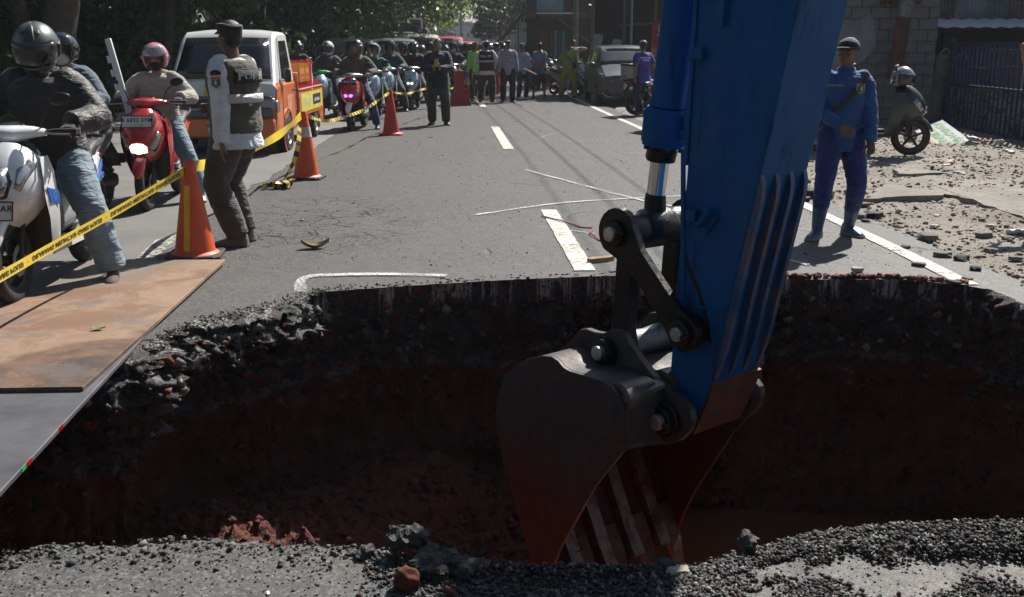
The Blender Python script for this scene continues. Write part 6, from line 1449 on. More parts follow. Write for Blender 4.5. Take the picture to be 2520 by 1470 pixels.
bike('green', 'scooter with green trim behind the pickup bed', B_, R(-8), body=PICE, cowl=PGREEN, fend=PBLACK, style=2, name='ridden_scooter', lamp=LENS)
rider('rider in dusty purple jacket with white striped full-face helmet beside the pickup bed', B_, R(-8), 1.72, foot='left', top=PURP, topk='jacket', tinf=.035, bottom=DJEANS, binf=.02, shoes=SHW, head='full', hk=HS(HWt, visor=GLASS, accent=HGR), **FACE)
def pair(key, x, y, rz, slab, rlab, bikek, riderk):
    if slab: bike(key, slab, (x, y, .004), R(rz), name='ridden_scooter', **bikek)
    return rider(rlab, (x, y, .004), R(rz), **{**FACE, 'shoes': SHB, 'face': False, **riderk})
pair('ice', -3.05, 23.3, 0, 'pale blue scooter under the rider in green uniform', 'woman-like rider in green uniform with white open helmet'.replace('woman-like rider', 'rider'), dict(body=PICE, style=2), dict(h=1.62, foot='left', top=GRNU, bottom=GRNU, binf=.03, head='openv', hk=HS(HWt, raised=True), skin=SKIN2, face=True))
pair('red', -3.75, 24.6, 2, 'dark scooter hidden behind the brown-jacket rider', 'rider in black jacket with dark open helmet behind the brown-jacket rider', dict(remap={'glossy red paint': PBLACK, 'lit violet lamp': LENS}), dict(h=1.78, foot='up', top=BLKJ, tinf=.035, bottom=BLKC, head='openv', hk=HS(HGR, raised=True)))
pair('ice', -2.98, 25.6, -2, 'white blue scooter under the rider in teal jacket', 'rider in teal jacket over white shirt with dark blue helmet', dict(), dict(h=1.78, foot='left', top=TEAL, tinf=.035, bottom=DGREY, head='openv', hk=HS(mat('navy helmet', (.02, .03, .10), .15, coat=.9), raised=True)))
pair('white2', -2.50, 26.7, -2, 'white scooter with twin lit lamps and number plate, beside the man with the phone', 'rider in maroon jacket with black visored helmet on the white scooter', dict(body=PICE, style=2, lamp=LAMPON, plate_txt=('B 3747 TWP', '10·28'), plate_z=.90, lampz=.66), dict(h=1.74, foot='left', top=MAROON, tinf=.04, bottom=DGREY, head='full', hk=HS(HB, accent=HG)))
pair('red', -2.92, 28.2, 0, 'dark scooter with a warm lit lamp between two riders', 'rider in dark grey striped top left of the maroon jacket', dict(remap={'glossy red paint': PDKG, 'lit violet lamp': LAMPWARM}), dict(h=1.72, foot='up', top=DGREY, head='openv', bottom=BLKC, hk=HS(HG, raised=True), mask=BLKC))
pair('green', -2.35, 30.2, 0, 'black scooter behind the man with the phone', 'rider with dark green open helmet just left of the man with the phone', dict(remap={'green paint': PBLACK, 'pale blue metallic paint': PBLACK}), dict(h=1.76, foot='up', top=DGREY, head='openv', bottom=BLKC, hk=HS(HGR, raised=True), face=True))
pair('ice', -1.75, 31.6, 0, 'dark blue scooter right of the man with the phone', 'rider in dark green jacket with white face mask and blue helmet', dict(remap={'pale blue metallic paint': PBLACK}), dict(h=1.74, foot='right', top=cloth('dark green jacket', (.02, .045, .045)), head='openv', bottom=BLKC, hk=HS(mat('navy helmet', (.02, .03, .10), .15, coat=.9), raised=True), mask=mat('white face mask', (.62, .62, .62), .8)))
pair('red', -5.30, 25.9, 0, 'dark scooter hidden behind the crates', 'rider in black with glossy black helmet looking over the crates', dict(remap={'glossy red paint': PBLACK, 'lit violet lamp': LENS}), dict(h=1.80, foot='up', top=BLKC, head='openv', bottom=BLKC, hk=HS(HB)))
# standing people
PH = G(1080, 308)
pm, pj = person('man in navy jacket and cargo trousers photographing with a gold phone', PH, R(2), 1.72, hands=((.050, -.32, 1.12), (-.070, -.31, 1.12)), feet=((.15, 0, .085), (-.13, 0, .085)), toes=(R(18), R(-18)), look=(R(-4), -.03), lean=-.02, top=NAVY, topk='jacket', tinf=.038, bulk=1.12, bottom=CARGO, binf=.028, shoes=SHB, skin=SKIN2, vox=.018, palm=((-.6, -.3, 0), (.6, -.3, 0)), curl=((.5, (-.1, -.3, 1)), (.5, (.1, -.3, 1))), elbow=((.7, .1, -.7), (-.7, .1, -.7)), collar=True)
MM = pj['M']
gl = MB()
for s_ in (-1, 1): gl.tube([MM @ V((s_ * .033 + .021 * math.cos(a), -.097, .006 + .016 * math.sin(a))) for a in [2 * PI * k / 12 for k in range(13)]], .0022, 5)
gl.tube([MM @ V((-.012, -.098, .01)), MM @ V((.012, -.098, .01))], .002, 5); gl.tube([MM @ V((.054, -.095, .01)), MM @ V((.078, .0, .01))], .002, 5); gl.tube([MM @ V((-.054, -.095, .01)), MM @ V((-.078, .0, .01))], .002, 5); gl.build('spectacles', INK, pm)
php = Matrix.Translation(PH) @ Matrix.Rotation(R(2), 4, 'Z') @ V((-.012, -.375, 1.24)); phn = thing('phone', 'gold phone held up in both hands by the man in navy jacket', 'phone', php, R(2)); GOLD = mat('gold phone case', (.50, .36, .12), .35, .5)
bevel(MB().box((0, 0, 0), (.078, .009, .155), None, .006).build('phone_case', GOLD, phn)); MB().box((.0, -.0055, .058), (.03, .003, .012)).build('camera_lens', INK, phn)
PP = G(1198, 252)
pp, ppj = person('officer in dark POL PP vest standing with his back to the camera', PP, R(172), 1.73, hands=((.10, -.22, 1.05), (-.10, -.22, 1.05)), feet=((.17, .04, .085), (-.15, -.05, .085)), toes=(R(15), R(-15)), top=WHITEC, tinf=.025, bottom=CARGO, binf=.035, shoes=mat('tan boot', (.13, .09, .05), .8), vest=cloth('dark olive vest', (.028, .028, .024)), head='officercap', cap=cloth('olive cap', (.05, .05, .035)), vox=.022, elbow=((.8, .4, -.4), (-.8, .4, -.4)), face=False, bulk=1.05)
torso_band(pp, ppj, .20, .25, R(120), R(240), .068, REFL, 'reflective_band'); torso_text(pp, ppj, 'POL PP', .085, R(180), .36, .068, WHITEINK, None, .003)
person('person in fluorescent vest standing close behind the POL PP officer', PP + V((-.33, .7, 0)), R(10), 1.70, top=cloth('hi-vis green cloth', (.20, .6, .12)), bottom=CARGO, shoes=SHB, head='cap', cap=BLKC, vox=.03, face=False)
GU = G(1250, 252)
gu, guj = person('officer in light grey uniform with gold-badged dark cap', GU, R(4), 1.74, feet=((.12, 0, .085), (-.14, 0, .085)), toes=(R(20), R(-20)), top=GREYU, tinf=.03, bottom=NAVY, binf=.03, shoes=SHB, head='officercap', cap=cloth('navy gold cap', (.05, .045, .03)), vox=.022, face=True, collar=True)
GB = mat('gold badge', (.6, .35, .05), .5)
for s_ in (-1, 1):
    for k, t_ in enumerate((.42, .385, .33, .28)): torso_band(gu, guj, t_ - .010, t_ + .010, R(s_ * 20 - 9), R(s_ * 20 + 9), .036, GB if k != 1 else mat('red badge', (.5, .1, .06), .6), 'uniform_badge', 4)
    torso_band(gu, guj, .30, .355, R(s_ * 22 - 12), R(s_ * 22 + 12), .032, GREYU, 'chest_pocket', 6)
torso_band(gu, guj, .235, .27, R(12), R(22), .036, WHITEINK, 'name_tag', 3)
person('second officer in light grey uniform half hidden behind the first', GU + V((.42, 1.6, 0)), R(20), 1.66, top=GREYU, bottom=NAVY, shoes=SHW, head='cap', cap=NAVY, vox=.028, face=False)
person('barefoot-sandalled man in grey T-shirt and dark shorts, hands clasped behind his back', G(1328, 243), R(168), 1.68, hands=((-.02, .19, .88), (.03, .19, .90)), feet=((.20, .0, .085), (-.14, -.02, .085)), elbow=((.8, .7, 0), (-.8, .7, 0)), top=GREYT, tinf=.022, sleeve='short', bottom=cloth('dark shorts', (.02, .022, .03)), botk='short', binf=.03, shoes=mat('brown sandal', (.10, .05, .03), .7), shoek='sandal', vox=.02, face=False, look=(R(10), 0), toes=(R(12), R(-12)), wr=.7)
yg, ygj = person('worker in yellow green shirt and yellow trousers with shoulder bag beside the grey car', G(1397, 242), R(6), 1.68, hands=((.27, -.03, .86), (-.30, -.03, .86)), feet=((.20, 0, .085), (-.20, .03, .085)), toes=(R(20), R(-20)), top=YGRN, tinf=.028, bottom=YELT, binf=.04, shoes=SHB, head='cap', cap=cloth('olive yellow cap', (.09, .08, .02)), vox=.02, skin=SKIN, collar=True)
for a in (0, 1):
    k_, n_ = yj_ = (ygj['kn'][a], ygj['an'][a]); c = k_.lerp(n_, .55); d = (n_ - k_).normalized(); MB().tube([c - d * .02, c + d * .02], .096, 16).build('reflective_band', REFL, yg)
obj('bag', remeshed(MB().box(torso_pt(ygj, R(45), .12, .075), (.12, .07, .18), None, .02), .015, 2, .5, mats=BLKC), yg)
P_ = [torso_pt(ygj, R(a), t_, .035) for a, t_ in ((-50, .50), (-30, .42), (0, .32), (30, .20), (42, .16))]; MB().tube(P_, .012, 6).build('bag_strap', BLKC, yg)
blm, blj = person('man in violet blue T-shirt and grey cap walking away beside the parked motorcycle', G(1578, 284), R(-155), 1.70, hands=((.26, .10, .86), (-.18, -.16, 1.0)), feet=((.16, .28, .12), (-.06, -.22, .085)), top=BLUET, tinf=.028, sleeve='short', bottom=NAVY, binf=.03, shoes=mat('grey shoe', (.12, .11, .12), .7), head='cap', cap=cloth('grey cap', (.09, .09, .11)), vox=.02, face=False, toes=(R(8), R(-8)))
torso_text(blm, blj, 'DINAS BINA', .045, R(180), .40, .036, WHITEINK, None, .002); torso_text(blm, blj, 'MARGA', .045, R(180), .345, .036, WHITEINK, None, .002); sleeve_patch(blm, blj, 0, .10, R(20), .07, BADGE, .075)
person('man in pale shirt filming with a phone behind the yellow green worker', (2.25, 38.5, 0), R(20), 1.80, hands=((.1, -.25, 1.5), (-.1, -.25, 1.5)), top=cloth('pale pink shirt', (.42, .35, .33)), bottom=CARGO, shoes=SHB, head='hair', vox=.03, face=False)
person('seated rider in pink helmet behind the man in grey T-shirt', (1.0, 37.5, -.25), R(150), 1.66, top=DGREY, bottom=BLKC, shoes=SHB, head='openv', hk=HS(mat('dusty pink helmet', (.3, .10, .13), .4)), vox=.03, face=False)
person('man outside the right edge of the picture of whom only the bent arm shows', PY(2562, 150, 9.0) * V((1, 1, 0)) if False else V((4.84, 9.0, 0)), R(-30), 1.74, hands=((.20, -.28, 1.50), (-.36, .05, 1.30)), elbow=((.9, 0, -.5), (-1, 0, .3)), top=DGREY, sleeve='short', bottom=NAVY, shoes=SHB, skin=SKIN2, vox=.015, head='cap', cap=BLKC)
# riders packed farther back: each its own
ORD = 'first second third fourth fifth sixth seventh eighth ninth tenth eleventh twelfth thirteenth fourteenth fifteenth sixteenth seventeenth eighteenth nineteenth twentieth twenty-first twenty-second twenty-third twenty-fourth twenty-fifth twenty-sixth twenty-seventh'.split()
fr = random.Random(11); tops = [BLKC, DGREY, GREENJ, TEAL, BROWNJ, NAVY, cloth('hi-vis green cloth', (.20, .6, .12)), MAROON]; hels = [HB, HWt, HSV, HG, HGR, mat('sky blue helmet', (.2, .4, .5), .2, coat=.7)]
spots = [(1150, 33.5), (1168, 35), (1182, 37.5), (1205, 34.5), (1222, 36.5), (1140, 37), (1158, 40), (1172, 43), (1190, 46), (1210, 42), (1146, 47), (1162, 52), (1178, 56), (1196, 60), (1214, 52), (1150, 62), (1168, 68), (1186, 75), (1232, 40), (1240, 47), (1226, 58), (1205, 70), (1012, 33.5), (1045, 36), (972, 32.3), (1100, 38.5), (918, 29.2)]
cw = ['near', 'middle', 'far']; far_proto = []
for i, (u, Y) in enumerate(spots):
    x = (u - 1260) / 2520 * Y * 1.0; rz = R(fr.uniform(-8, 8)); tp = tops[i % len(tops)]; hl = hels[(i * 3 + i // 4) % len(hels)]; z0 = .0 if x < 2 else 0
    lab = '%s rider of the packed far rows counted from the front, in %s' % (ORD[i], tp.name)
    bike('red', 'scooter under the %s rider of the packed far rows' % ORD[i], (x, Y, z0), rz, group='scooters packed far back in the jam', remap={'glossy red paint': (PBLACK, PWHITE, PICE, PRED)[i % 4], 'lit violet lamp': LENS, 'silver paint': PBLACK})
    if i < 8:
        p_, _ = rider(lab, (x, Y, z0), rz, fr.uniform(1.62, 1.8), foot='up', top=tp, bottom=BLKC, shoes=SHB, head='openv', hk=HS(hl, raised=i % 2 == 0), vox=.035, face=False, group='riders packed far back in the jam'); far_proto.append((p_, tp, hl))
    else:
        p_, t0, h0 = far_proto[i % 8]; dup(p_, (x, Y, z0), rz, lab, 'riders packed far back in the jam', {t0.name: tp, h0.name: hl}, fr.uniform(.95, 1.05))

# parked two-wheelers on the right
bkA = scooter('dark grey scooter parked side-on with silver helmet on its mirror, right of the blue worker', (5.05, 14.85, .05), R(68), body=PDKG, rear_panel=PSILVER, cowl=PDKG, style=0, name='parked_scooter')
for o in bkA.children:
    if o.name.startswith('wheel'):
        y = -.63 if min(v_.co.y for v_ in o.data.vertices) < 0 else .63
        MB().lathe([(.198, .052), (.204, .052), (.204, .056), (.198, .056), (.198, .052)], 32, Matrix.Translation((0, y, .265)) @ Matrix.Rotation(PI / 2, 4, 'Y')).build('red_rim_line', mat('red line', (.4, .02, .04), .5), o); MB().lathe([(.198, -.052), (.204, -.052), (.204, -.056), (.198, -.056), (.198, -.052)], 32, Matrix.Translation((0, y, .265)) @ Matrix.Rotation(PI / 2, 4, 'Y')).build('red_rim_line', mat('red line', (.4, .02, .04), .5), o)
hr = thing('helmet', 'silver open helmet hanging on the mirror of the parked dark grey scooter', 'helmet', (5.42, 14.50, 1.10), R(20)); helmet('open', HSV, hr, Matrix(), 1.2, mat('smoked visor', (.03, .032, .034), .12, coat=.5))
bike('black', 'black scooter parked behind the dark grey one, half hidden by the blue worker', (4.72, 15.9, .05), R(55), body=PBLACK, style=1, name='parked_scooter')
bike('black', 'black scooter parked nearest the excavator arm on the right side', (3.9, 15.5, .03), R(75), name='parked_scooter')
bike('black', 'red and black scooter hidden behind the excavator cylinder', (2.95, 19.0, .0), R(20), remap={'glossy black paint': PRED}, name='parked_scooter')
mo = bike('black', 'motorcycle with white top box parked beside the walking man in blue', (3.44, 24.56, 0), R(115), name='parked_scooter')
MO = Matrix.Translation((3.44, 24.56, 0)) @ Matrix.Rotation(R(115), 4, 'Z')
tb = thing('top_box', 'white carrier box with black lid on the parked motorcycle', 'box', MO @ V((0, .76, .84)), R(115)); bevel(MB().box((0, 0, .14), (.40, .34, .28), None, .02).build('box_body', mat('dirty white box', (.42, .40, .36), .6, dirt=((.2, .17, .13), .3)), tb)); bevel(MB().box((0, 0, .30), (.42, .36, .06), None, .02).build('box_lid', BLACKP, tb)); MB().lathe([(.001, .001), (.06, .001)], 20, Matrix.Translation((-.205, 0, .14)) @ Matrix.Rotation(-PI / 2, 4, 'Y')).build('round_sticker', mat('blue sticker', (.05, .07, .25), .5), tb)
for i, (x, y, rz, lab) in enumerate(((1.75, 34.0, 35, 'silver scooter parked between the two standing men'), (2.1, 36.0, 30, 'pale scooter parked behind the yellow green worker'), (1.0, 39.0, 20, 'dark scooter parked left of the black pole'), (.7, 42.0, 15, 'second dark scooter parked left of the black pole'), (1.4, 44., 20, 'third dark scooter parked near the black pole'))):
    bike('black', lab, (x, y, 0), R(rz), group='scooters parked along the right verge', remap={'glossy black paint': (PSILVER, PWHITE, PBLACK)[min(i, 2)]}, name='parked_scooter')
# ================================================================ trees, undergrowth
def leaf_mat(name, c0, c1, tr=.35):
    m = bpy.data.materials.new(name); t = NT(m); co = t.co(world=True)
    n = t.noise(co, .9, 3); n2 = t.noise(co, 11, 2)
    c = t.mix(t.ramp(t.math('ADD', t.math('MULTIPLY', n, .5), t.math('MULTIPLY', n2, .5)), (.38, 0.), (.62, 1.)), c0, c1)
    t.set(t.b, 'Base__Color', c); t.out(Roughness=.5); t.b.inputs['Specular IOR Level'].default_value = .35
    tl = t.add('BsdfTranslucent', Color=t.mix(.5, c, (c1[0] * 1.6, c1[1] * 1.7, c1[2] * .6)))
    mx = t.add('MixShader', i0=tr); t.l.new(t.b.outputs[0], mx.inputs[1]); t.l.new(tl.outputs[0], mx.inputs[2])
    t.l.new(mx.outputs[0], t.n['Material Output'].inputs[0]); return m
LEAF = leaf_mat('dark tree leaves', (.012, .032, .009), (.030, .066, .017), .18); LEAFY = leaf_mat('sunny yellow green leaves', (.05, .09, .015), (.14, .19, .03), .5); LEAFL = leaf_mat('glossy broad leaves', (.03, .07, .025), (.07, .14, .04)); GRASSM = leaf_mat('grass blades', (.02, .045, .01), (.05, .09, .02))
BARK = mat('dark bark', (.045, .035, .026), .9, var=.5, scale=5, bump=1., bscale=14); BARKG = mat('grey bark', (.09, .075, .06), .9, var=.5, scale=5, bump=1., bscale=14)
def leaf_cloud(blobs, n, size, seed, asp=.5, droop=.3):
    """n leaf faces spread through clumps; each blob = (centre, radii)"""
    g = np.random.default_rng(seed); vol = np.array([b[1][0] * b[1][1] * b[1][2] for b in blobs]) ** .8; idx = g.choice(len(blobs), n, p=vol / vol.sum())
    C_ = np.array([b[0] for b in blobs])[idx]; R_ = np.array([b[1] for b in blobs])[idx]
    # sprigs: leaves gather round twig points, so that gaps stay open between them
    k = max(8, n // 14); tw = g.normal(size=(k, 3)); tw /= np.linalg.norm(tw, axis=1)[:, None]; tw *= g.uniform(.45, 1.0, (k, 1)) ** .6
    d = tw[g.integers(0, k, n)] + g.normal(size=(n, 3)) * .085
    c = C_ + d * R_
    a = g.normal(size=(n, 3)); a[:, 2] -= droop; a /= np.linalg.norm(a, axis=1)[:, None]; b = np.cross(a, g.normal(size=(n, 3))); b /= np.linalg.norm(b, axis=1)[:, None]
    s = (size * g.uniform(.6, 1.3, n))[:, None]; a *= s; b *= s * asp
    v = np.stack([c - a, c + b * .9 - a * .1, c + a, c - b * .9 - a * .1], 1).reshape(-1, 3)
    return v
def quads_obj(name, v, m, parent=None):
    n = len(v) // 4; me = bpy.data.meshes.new(name); me.vertices.add(len(v)); me.vertices.foreach_set('co', v.astype('f').ravel())
    me.loops.add(4 * n); me.loops.foreach_set('vertex_index', np.arange(4 * n, dtype='i')); me.polygons.add(n); me.polygons.foreach_set('loop_start', np.arange(0, 4 * n, 4, dtype='i'))
    me.update(calc_edges=True); me.materials.append(m); return obj(name, me, parent)
tr_ = random.Random(3)
def tree(label, base, h, r, lean=(0, 0), crown=None, nleaf=5000, size=.16, m=LEAF, bark=BARK, low=.35, group=None, limbs=6, seed=1):
    t_ = thing('tree', label, 'tree', base, 0, group); q = random.Random(seed); pts = []
    for k in range(8): f = k / 7; pts.append((lean[0] * f * h + q.uniform(-.08, .08) * h * .15, lean[1] * f * h + q.uniform(-.08, .08) * h * .15, f * h * .75 - .2))
    mb = MB(); mb.tube(pts, [r * (1.35 - .0 if k == 0 else 1.05 - .6 * k / 7) for k in range(8)], 12); blobs = []
    for k in range(limbs):
        f = lerp(low, .95, k / max(1, limbs - 1)); i = min(6, int(f * 7)); p = V(pts[i]).lerp(V(pts[i + 1]), f * 7 - i); a = q.uniform(0, 2 * PI); L = h * q.uniform(.22, .36)
        e = p + V((math.cos(a) * L, math.sin(a) * L, L * q.uniform(.35, .8))); mb.tube([p, p.lerp(e, .5) + V((0, 0, -.05 * L)), e], [r * .42, r * .28, r * .12], 7)
        R0 = crown or h * .22; blobs.append((tuple(e), (R0 * q.uniform(.8, 1.2), R0 * q.uniform(.8, 1.2), R0 * q.uniform(.55, .8)))); blobs.append((tuple(e + V((q.uniform(-1, 1) * R0, q.uniform(-1, 1) * R0, q.uniform(-.4, .6) * R0))), (R0 * .7, R0 * .7, R0 * .5)))
    mb.build('trunk', bark, t_, 60); quads_obj('crown', leaf_cloud(blobs, nleaf, size, seed), m, t_); return t_
def bush(label, base, rad, n, size, m=LEAF, seed=1, nm='bush', cat='bush', group=None, k=7):
    b = thing(nm, label, cat, base, 0, group); q = random.Random(seed); blobs = []; mb = MB()
    for i in range(k):
        e = V((q.uniform(-.7, .7) * rad[0], q.uniform(-.7, .7) * rad[1], rad[2] * q.uniform(.3, 1.5))); mb.tube([(0, 0, -.1), e * .5 + V((0, 0, .05)), e], [.04, .03, .012], 5); blobs.append((tuple(e), tuple(x * q.uniform(.4, .6) for x in rad)))
    mb.build('stem', BARK, b, 60); quads_obj('foliage', leaf_cloud(blobs, n, size, seed), m, b); return b
def gz(x, y): return bank_z(x, y)
def at(u, Y, z=None): x = (u - 1260) / 2520 * Y * .985; return (x, Y, (gz(x, Y) if z is None else z))
tree('thick grey-barked tree on the bank behind the riders at the far left', at(160, 21), 11, .36, (.02, 0), None, 7000, .20, LEAF, BARKG, .5, seed=2)
tree('leaning thin tree on the bank right of the thick grey-barked tree', at(385, 25), 8, .15, (.16, 0), None, 4000, .17, LEAF, BARK, .5, seed=3)
tree('slim tree on the bank behind the pink helmet', at(470, 29), 9, .17, (0, .05), None, 4000, .18, LEAF, BARK, .5, seed=4)
tree('tree with pale mottled bark high on the bank at the far left', at(75, 25), 9, .2, (-.08, 0), None, 4000, .18, LEAF, BARKG, .6, seed=5)
tree('dark upright tree behind the pickup cab', at(655, 33), 12, .30, (0, 0), None, 7000, .2, LEAF, BARK, .35, seed=6)
tree('dark tree just right of the one behind the pickup cab', at(708, 38), 12, .28, (.03, 0), None, 7000, .2, LEAF, BARK, .32, seed=7)
tree('tree with twin-looking trunk above the crates', at(752, 43), 12, .26, (-.03, 0), None, 6000, .2, LEAF, BARK, .3, seed=8)
tree('broad dark tree leaning over the jam left of the tarpaulin truck', at(858, 47), 13, .42, (.10, 0), None, 9000, .22, LEAF, BARK, .28, seed=9)
tree('tree behind the tarpaulin truck', at(905, 66), 12, .3, (.05, 0), None, 6000, .24, LEAF, BARK, .25, seed=10)
for i, (u, Y, h, m_) in enumerate(((950, 78, 12, LEAFY), (970, 100, 14, LEAFY), (990, 125, 14, LEAF))):
    tree('sunlit roadside tree %s' % ('just past the tarpaulin truck', 'second past the truck with branches over the road', 'hazy, above the minibuses', 'farthest and haziest on the left')[i], at(u, Y, 0), h, .35, (.18, 0), h * .26, 9000, .22 + .03 * i, m_, BARK, .3, seed=20 + i, limbs=9)
for i, (x, y, h) in enumerate(((-15, 17, 12), (-13, 24, 13), (-17, 32, 13), (-12.5, 38, 12), (-15, 48, 14), (-12, 57, 13), (-20, 24, 13), (-22, 40, 15), (-19, 60, 15), (-11, 27, 12), (-14, 70, 15))):
    tree('wooded bank tree number'.replace(' number', '') + (' ' + ('with the lowest branches', 'behind the leaning thin tree', 'deep in the wood', 'behind the pickup roof', 'deep behind the crates', 'above the dark cars', 'farthest left in the wood', 'deep behind the pickup', 'deepest in the wood', 'shading the pickup', 'deep behind the tarpaulin truck')[i]), (x, y, gz(x, y)), h, .26, (tr_.uniform(-.05, .1), 0), h * .24, 6500, .26, LEAF, BARK, .22, 'trees of the wood on the bank', 8, 40 + i)
bush('dense leafy branch hanging at the top beside the cap of the officer', at(585, 27, 2.35), (.85, .8, .55), 2600, .085, LEAFL, 3, k=9)
for i, (u, Y, rx, rz_, n) in enumerate(((500, 30, 2.6, 1.3, 2600), (600, 33, 2.4, 1.7, 2600), (700, 37, 3, 2.0, 3000), (800, 41, 2.6, 2.2, 3000), (880, 48, 3, 2.2, 3000), (940, 62, 3.2, 2.6, 3000), (300, 28, 3.0, 1.2, 2600), (80, 27, 3, 1.3, 2600), (430, 38, 3.5, 2.2, 2600), (200, 36, 4, 2.0, 3000), (770, 52, 3.5, 3.4, 3000), (1000, 92, 5, 4.6, 3000), (560, 44, 4, 3, 2600), (20, 40, 4, 2.6, 2600))):
    bush('dark shrub on the wooded bank ' + ('behind the pink helmet', 'left of the pickup roof', 'behind the pickup cab', 'above the crates', 'behind the dark cars', 'beside the tarpaulin truck', 'right of the thick tree', 'at the far left edge', 'deep behind the leaning tree', 'deep behind the thick tree', 'deep above the crates', 'far off by the minibuses', 'deep left of the pickup', 'deep at the far left edge')[i], at(u, Y), (rx, 1.8, rz_), n, .14 if i != 0 else .1, (LEAF, LEAFL)[i % 3 == 0], 60 + i, group='shrubs on the bank')
bush('fountain of bright narrow leaves beside the dark trunks', at(795, 36.5, 1.0), (.9, .6, .8), 700, .22, LEAFY, 8)
g_ = np.random.default_rng(5); n = 30000; Y_ = 12 + 40 * g_.random(n) ** 1.6; X_ = -8.1 - .03 * Y_ - 12 * g_.random(n) ** 1.2
Z_ = np.array([bank_z(float(a), float(b)) for a, b in zip(X_[:n // 10], Y_[:n // 10])]); X_, Y_ = np.repeat(X_[:n // 10], 10) + g_.normal(size=n) * .12, np.repeat(Y_[:n // 10], 10) + g_.normal(size=n) * .12; Z_ = np.repeat(Z_, 10)
c = np.stack([X_, Y_, Z_], 1); wv = g_.normal(size=(n, 3)) * .02; wv[:, 2] = 0; tip = g_.normal(size=(n, 3)) * .09; tip[:, 2] = g_.uniform(.12, .4, n)
tag(quads_obj('grass', np.stack([c - wv, c + wv, c + tip + wv * .2, c + tip - wv * .2], 1).reshape(-1, 3), GRASSM), 'dark tufts of grass covering the shaded bank', 'grass', kind='stuff')
# unseen big trees added behind the viewpoint to hold back sky light
for i, (x, y, h) in enumerate(((-9, -7, 12), (11, -10, 12), (0, -18, 14))):
    tree('added sky-blocking tree ' + ('behind the viewpoint on the left', 'behind the viewpoint on the right', 'straight behind the viewpoint')[i], (x, y, 0), h, .35, (0, 0), h * .36, 4500, .42, LEAF, BARK, .2, seed=80 + i, limbs=9)
# right-hand roadside trees
tree('dark street tree among the poles on the right verge', (4.6, 47, 0), 8, .22, (-.02, 0), 1.7, 5000, .16, LEAF, BARK, .4, seed=91)
tree('round street tree in front of the hazy houses', (-.9, 80, 0), 5.6, .18, (0, 0), 1.05, 4000, .17, LEAF, BARKG, .5, seed=92)
tree('yellow green tree reaching over the far road', (1.4, 97, 0), 9, .3, (-.2, 0), 2.4, 6000, .24, LEAFY, BARK, .45, seed=93)
tree('tall tree that throws shade on the parked grey car', (8.2, 40, 0), 10, .3, (-.12, -.05), 2.2, 6000, .2, LEAF, BARK, .45, seed=94)
tree('far hazy tree closing the view down the road', (-17, 190, 0), 13, .4, (.1, 0), 4.2, 6000, .4, LEAF, BARK, .2, seed=95, limbs=9)
tree('far hazy tree right of the gap in the sky', (1.5, 205, 0), 12, .4, (0, 0), 3.8, 6000, .4, LEAF, BARK, .2, seed=96, limbs=9)
gr2 = bush('small green weeds at the foot of the leaning pillar', G(2265, 320), (.25, .2, .14), 400, .05, LEAFY, 5, 'weed_clump', 'weeds', k=5)
bush('dark leafy shrub in the recess behind the parked scooter', (7.55, 21.6, 0), (.55, .5, .6), 1600, .09, LEAF, 6)

# ================================================================ right-hand buildings, fence, poles
def corr(name, p0, p1, z0, z1, m, parent, pitch=.075, amp=.012):
    """corrugated sheet standing between two ground points"""
    p0, p1 = V(p0), V(p1); L = (p1 - p0).length; d = (p1 - p0) / L; nrm = V((-d.y, d.x)); n = max(4, int(L / pitch * 6)); v = []
    for i in range(n + 1): s_ = L * i / n; o_ = amp * math.sin(2 * PI * s_ / pitch); q = p0 + d * s_ + nrm * o_; v += [(q.x, q.y, z0), (q.x, q.y, z1)]
    o = MB().add(v, [(2 * i, 2 * i + 1, 2 * i + 3, 2 * i + 2) for i in range(n)]).build(name, m, parent, 60, False); return o
RUST = mat('rusty corrugated iron', (.12, .05, .03), .8, var=.55, scale=2.5, dirt=((.05, .03, .025), .5)); GALV = mat('weathered zinc sheet', (.20, .22, .23), .6, .3, var=.4, scale=2, dirt=((.14, .07, .045), .5)); GRNZ = mat('faded green sheet', (.12, .18, .16), .7, var=.4, scale=2, dirt=((.12, .07, .05), .5)); BRNZ = mat('brown painted sheet', (.11, .07, .06), .7, var=.4, scale=2, dirt=((.2, .18, .17), .3))
BLOCK = mat('grey concrete block', (.19, .185, .175), .9, var=.35, scale=3, bump=.8, bscale=30, dirt=((.11, .11, .10), .35)); PLAST = mat('flaking pale plaster', (.27, .28, .30), .85, var=.3, scale=3, bump=.5, bscale=12, dirt=((.17, .17, .16), .5)); DARKW = mat('dark aged timber', (.035, .028, .024), .85, var=.5, scale=6, bump=.5); GBLUE = mat('dark blue gate paint', (.025, .05, .13), .5, var=.4, scale=8, dirt=((.06, .035, .03), .3))
wl = thing('block_wall', 'unplastered grey concrete block wall behind the blue worker', 'wall', (5.2, 19.6, 0)); br0 = None
MB().box((1.35, .12, 1.25), (2.7, .10, 2.5)).build('mortar', mat('mortar', (.11, .105, .10), .95, var=.3), wl)
for r_ in range(12):
    for c_ in range(8):
        x0 = c_ * .36 - (.18 if r_ % 2 else 0); x1 = min(x0 + .35, 2.7); x0 = max(0, x0)
        if x1 - x0 < .05: continue
        full = abs(x1 - x0 - .35) < .01; p = ((x0 + x1) / 2, .06 + tr_.uniform(-.006, .006), .105 + r_ * .205)
        if full and br0 is not None: o = obj('brick', br0.data, wl, p, (0, 0, tr_.uniform(-.01, .01)))
        else:
            o = MB().box((0, 0, 0), (x1 - x0, .06, .195), None, .006).build('brick', BLOCK, wl, 25, loc=p)
            if full: br0 = o
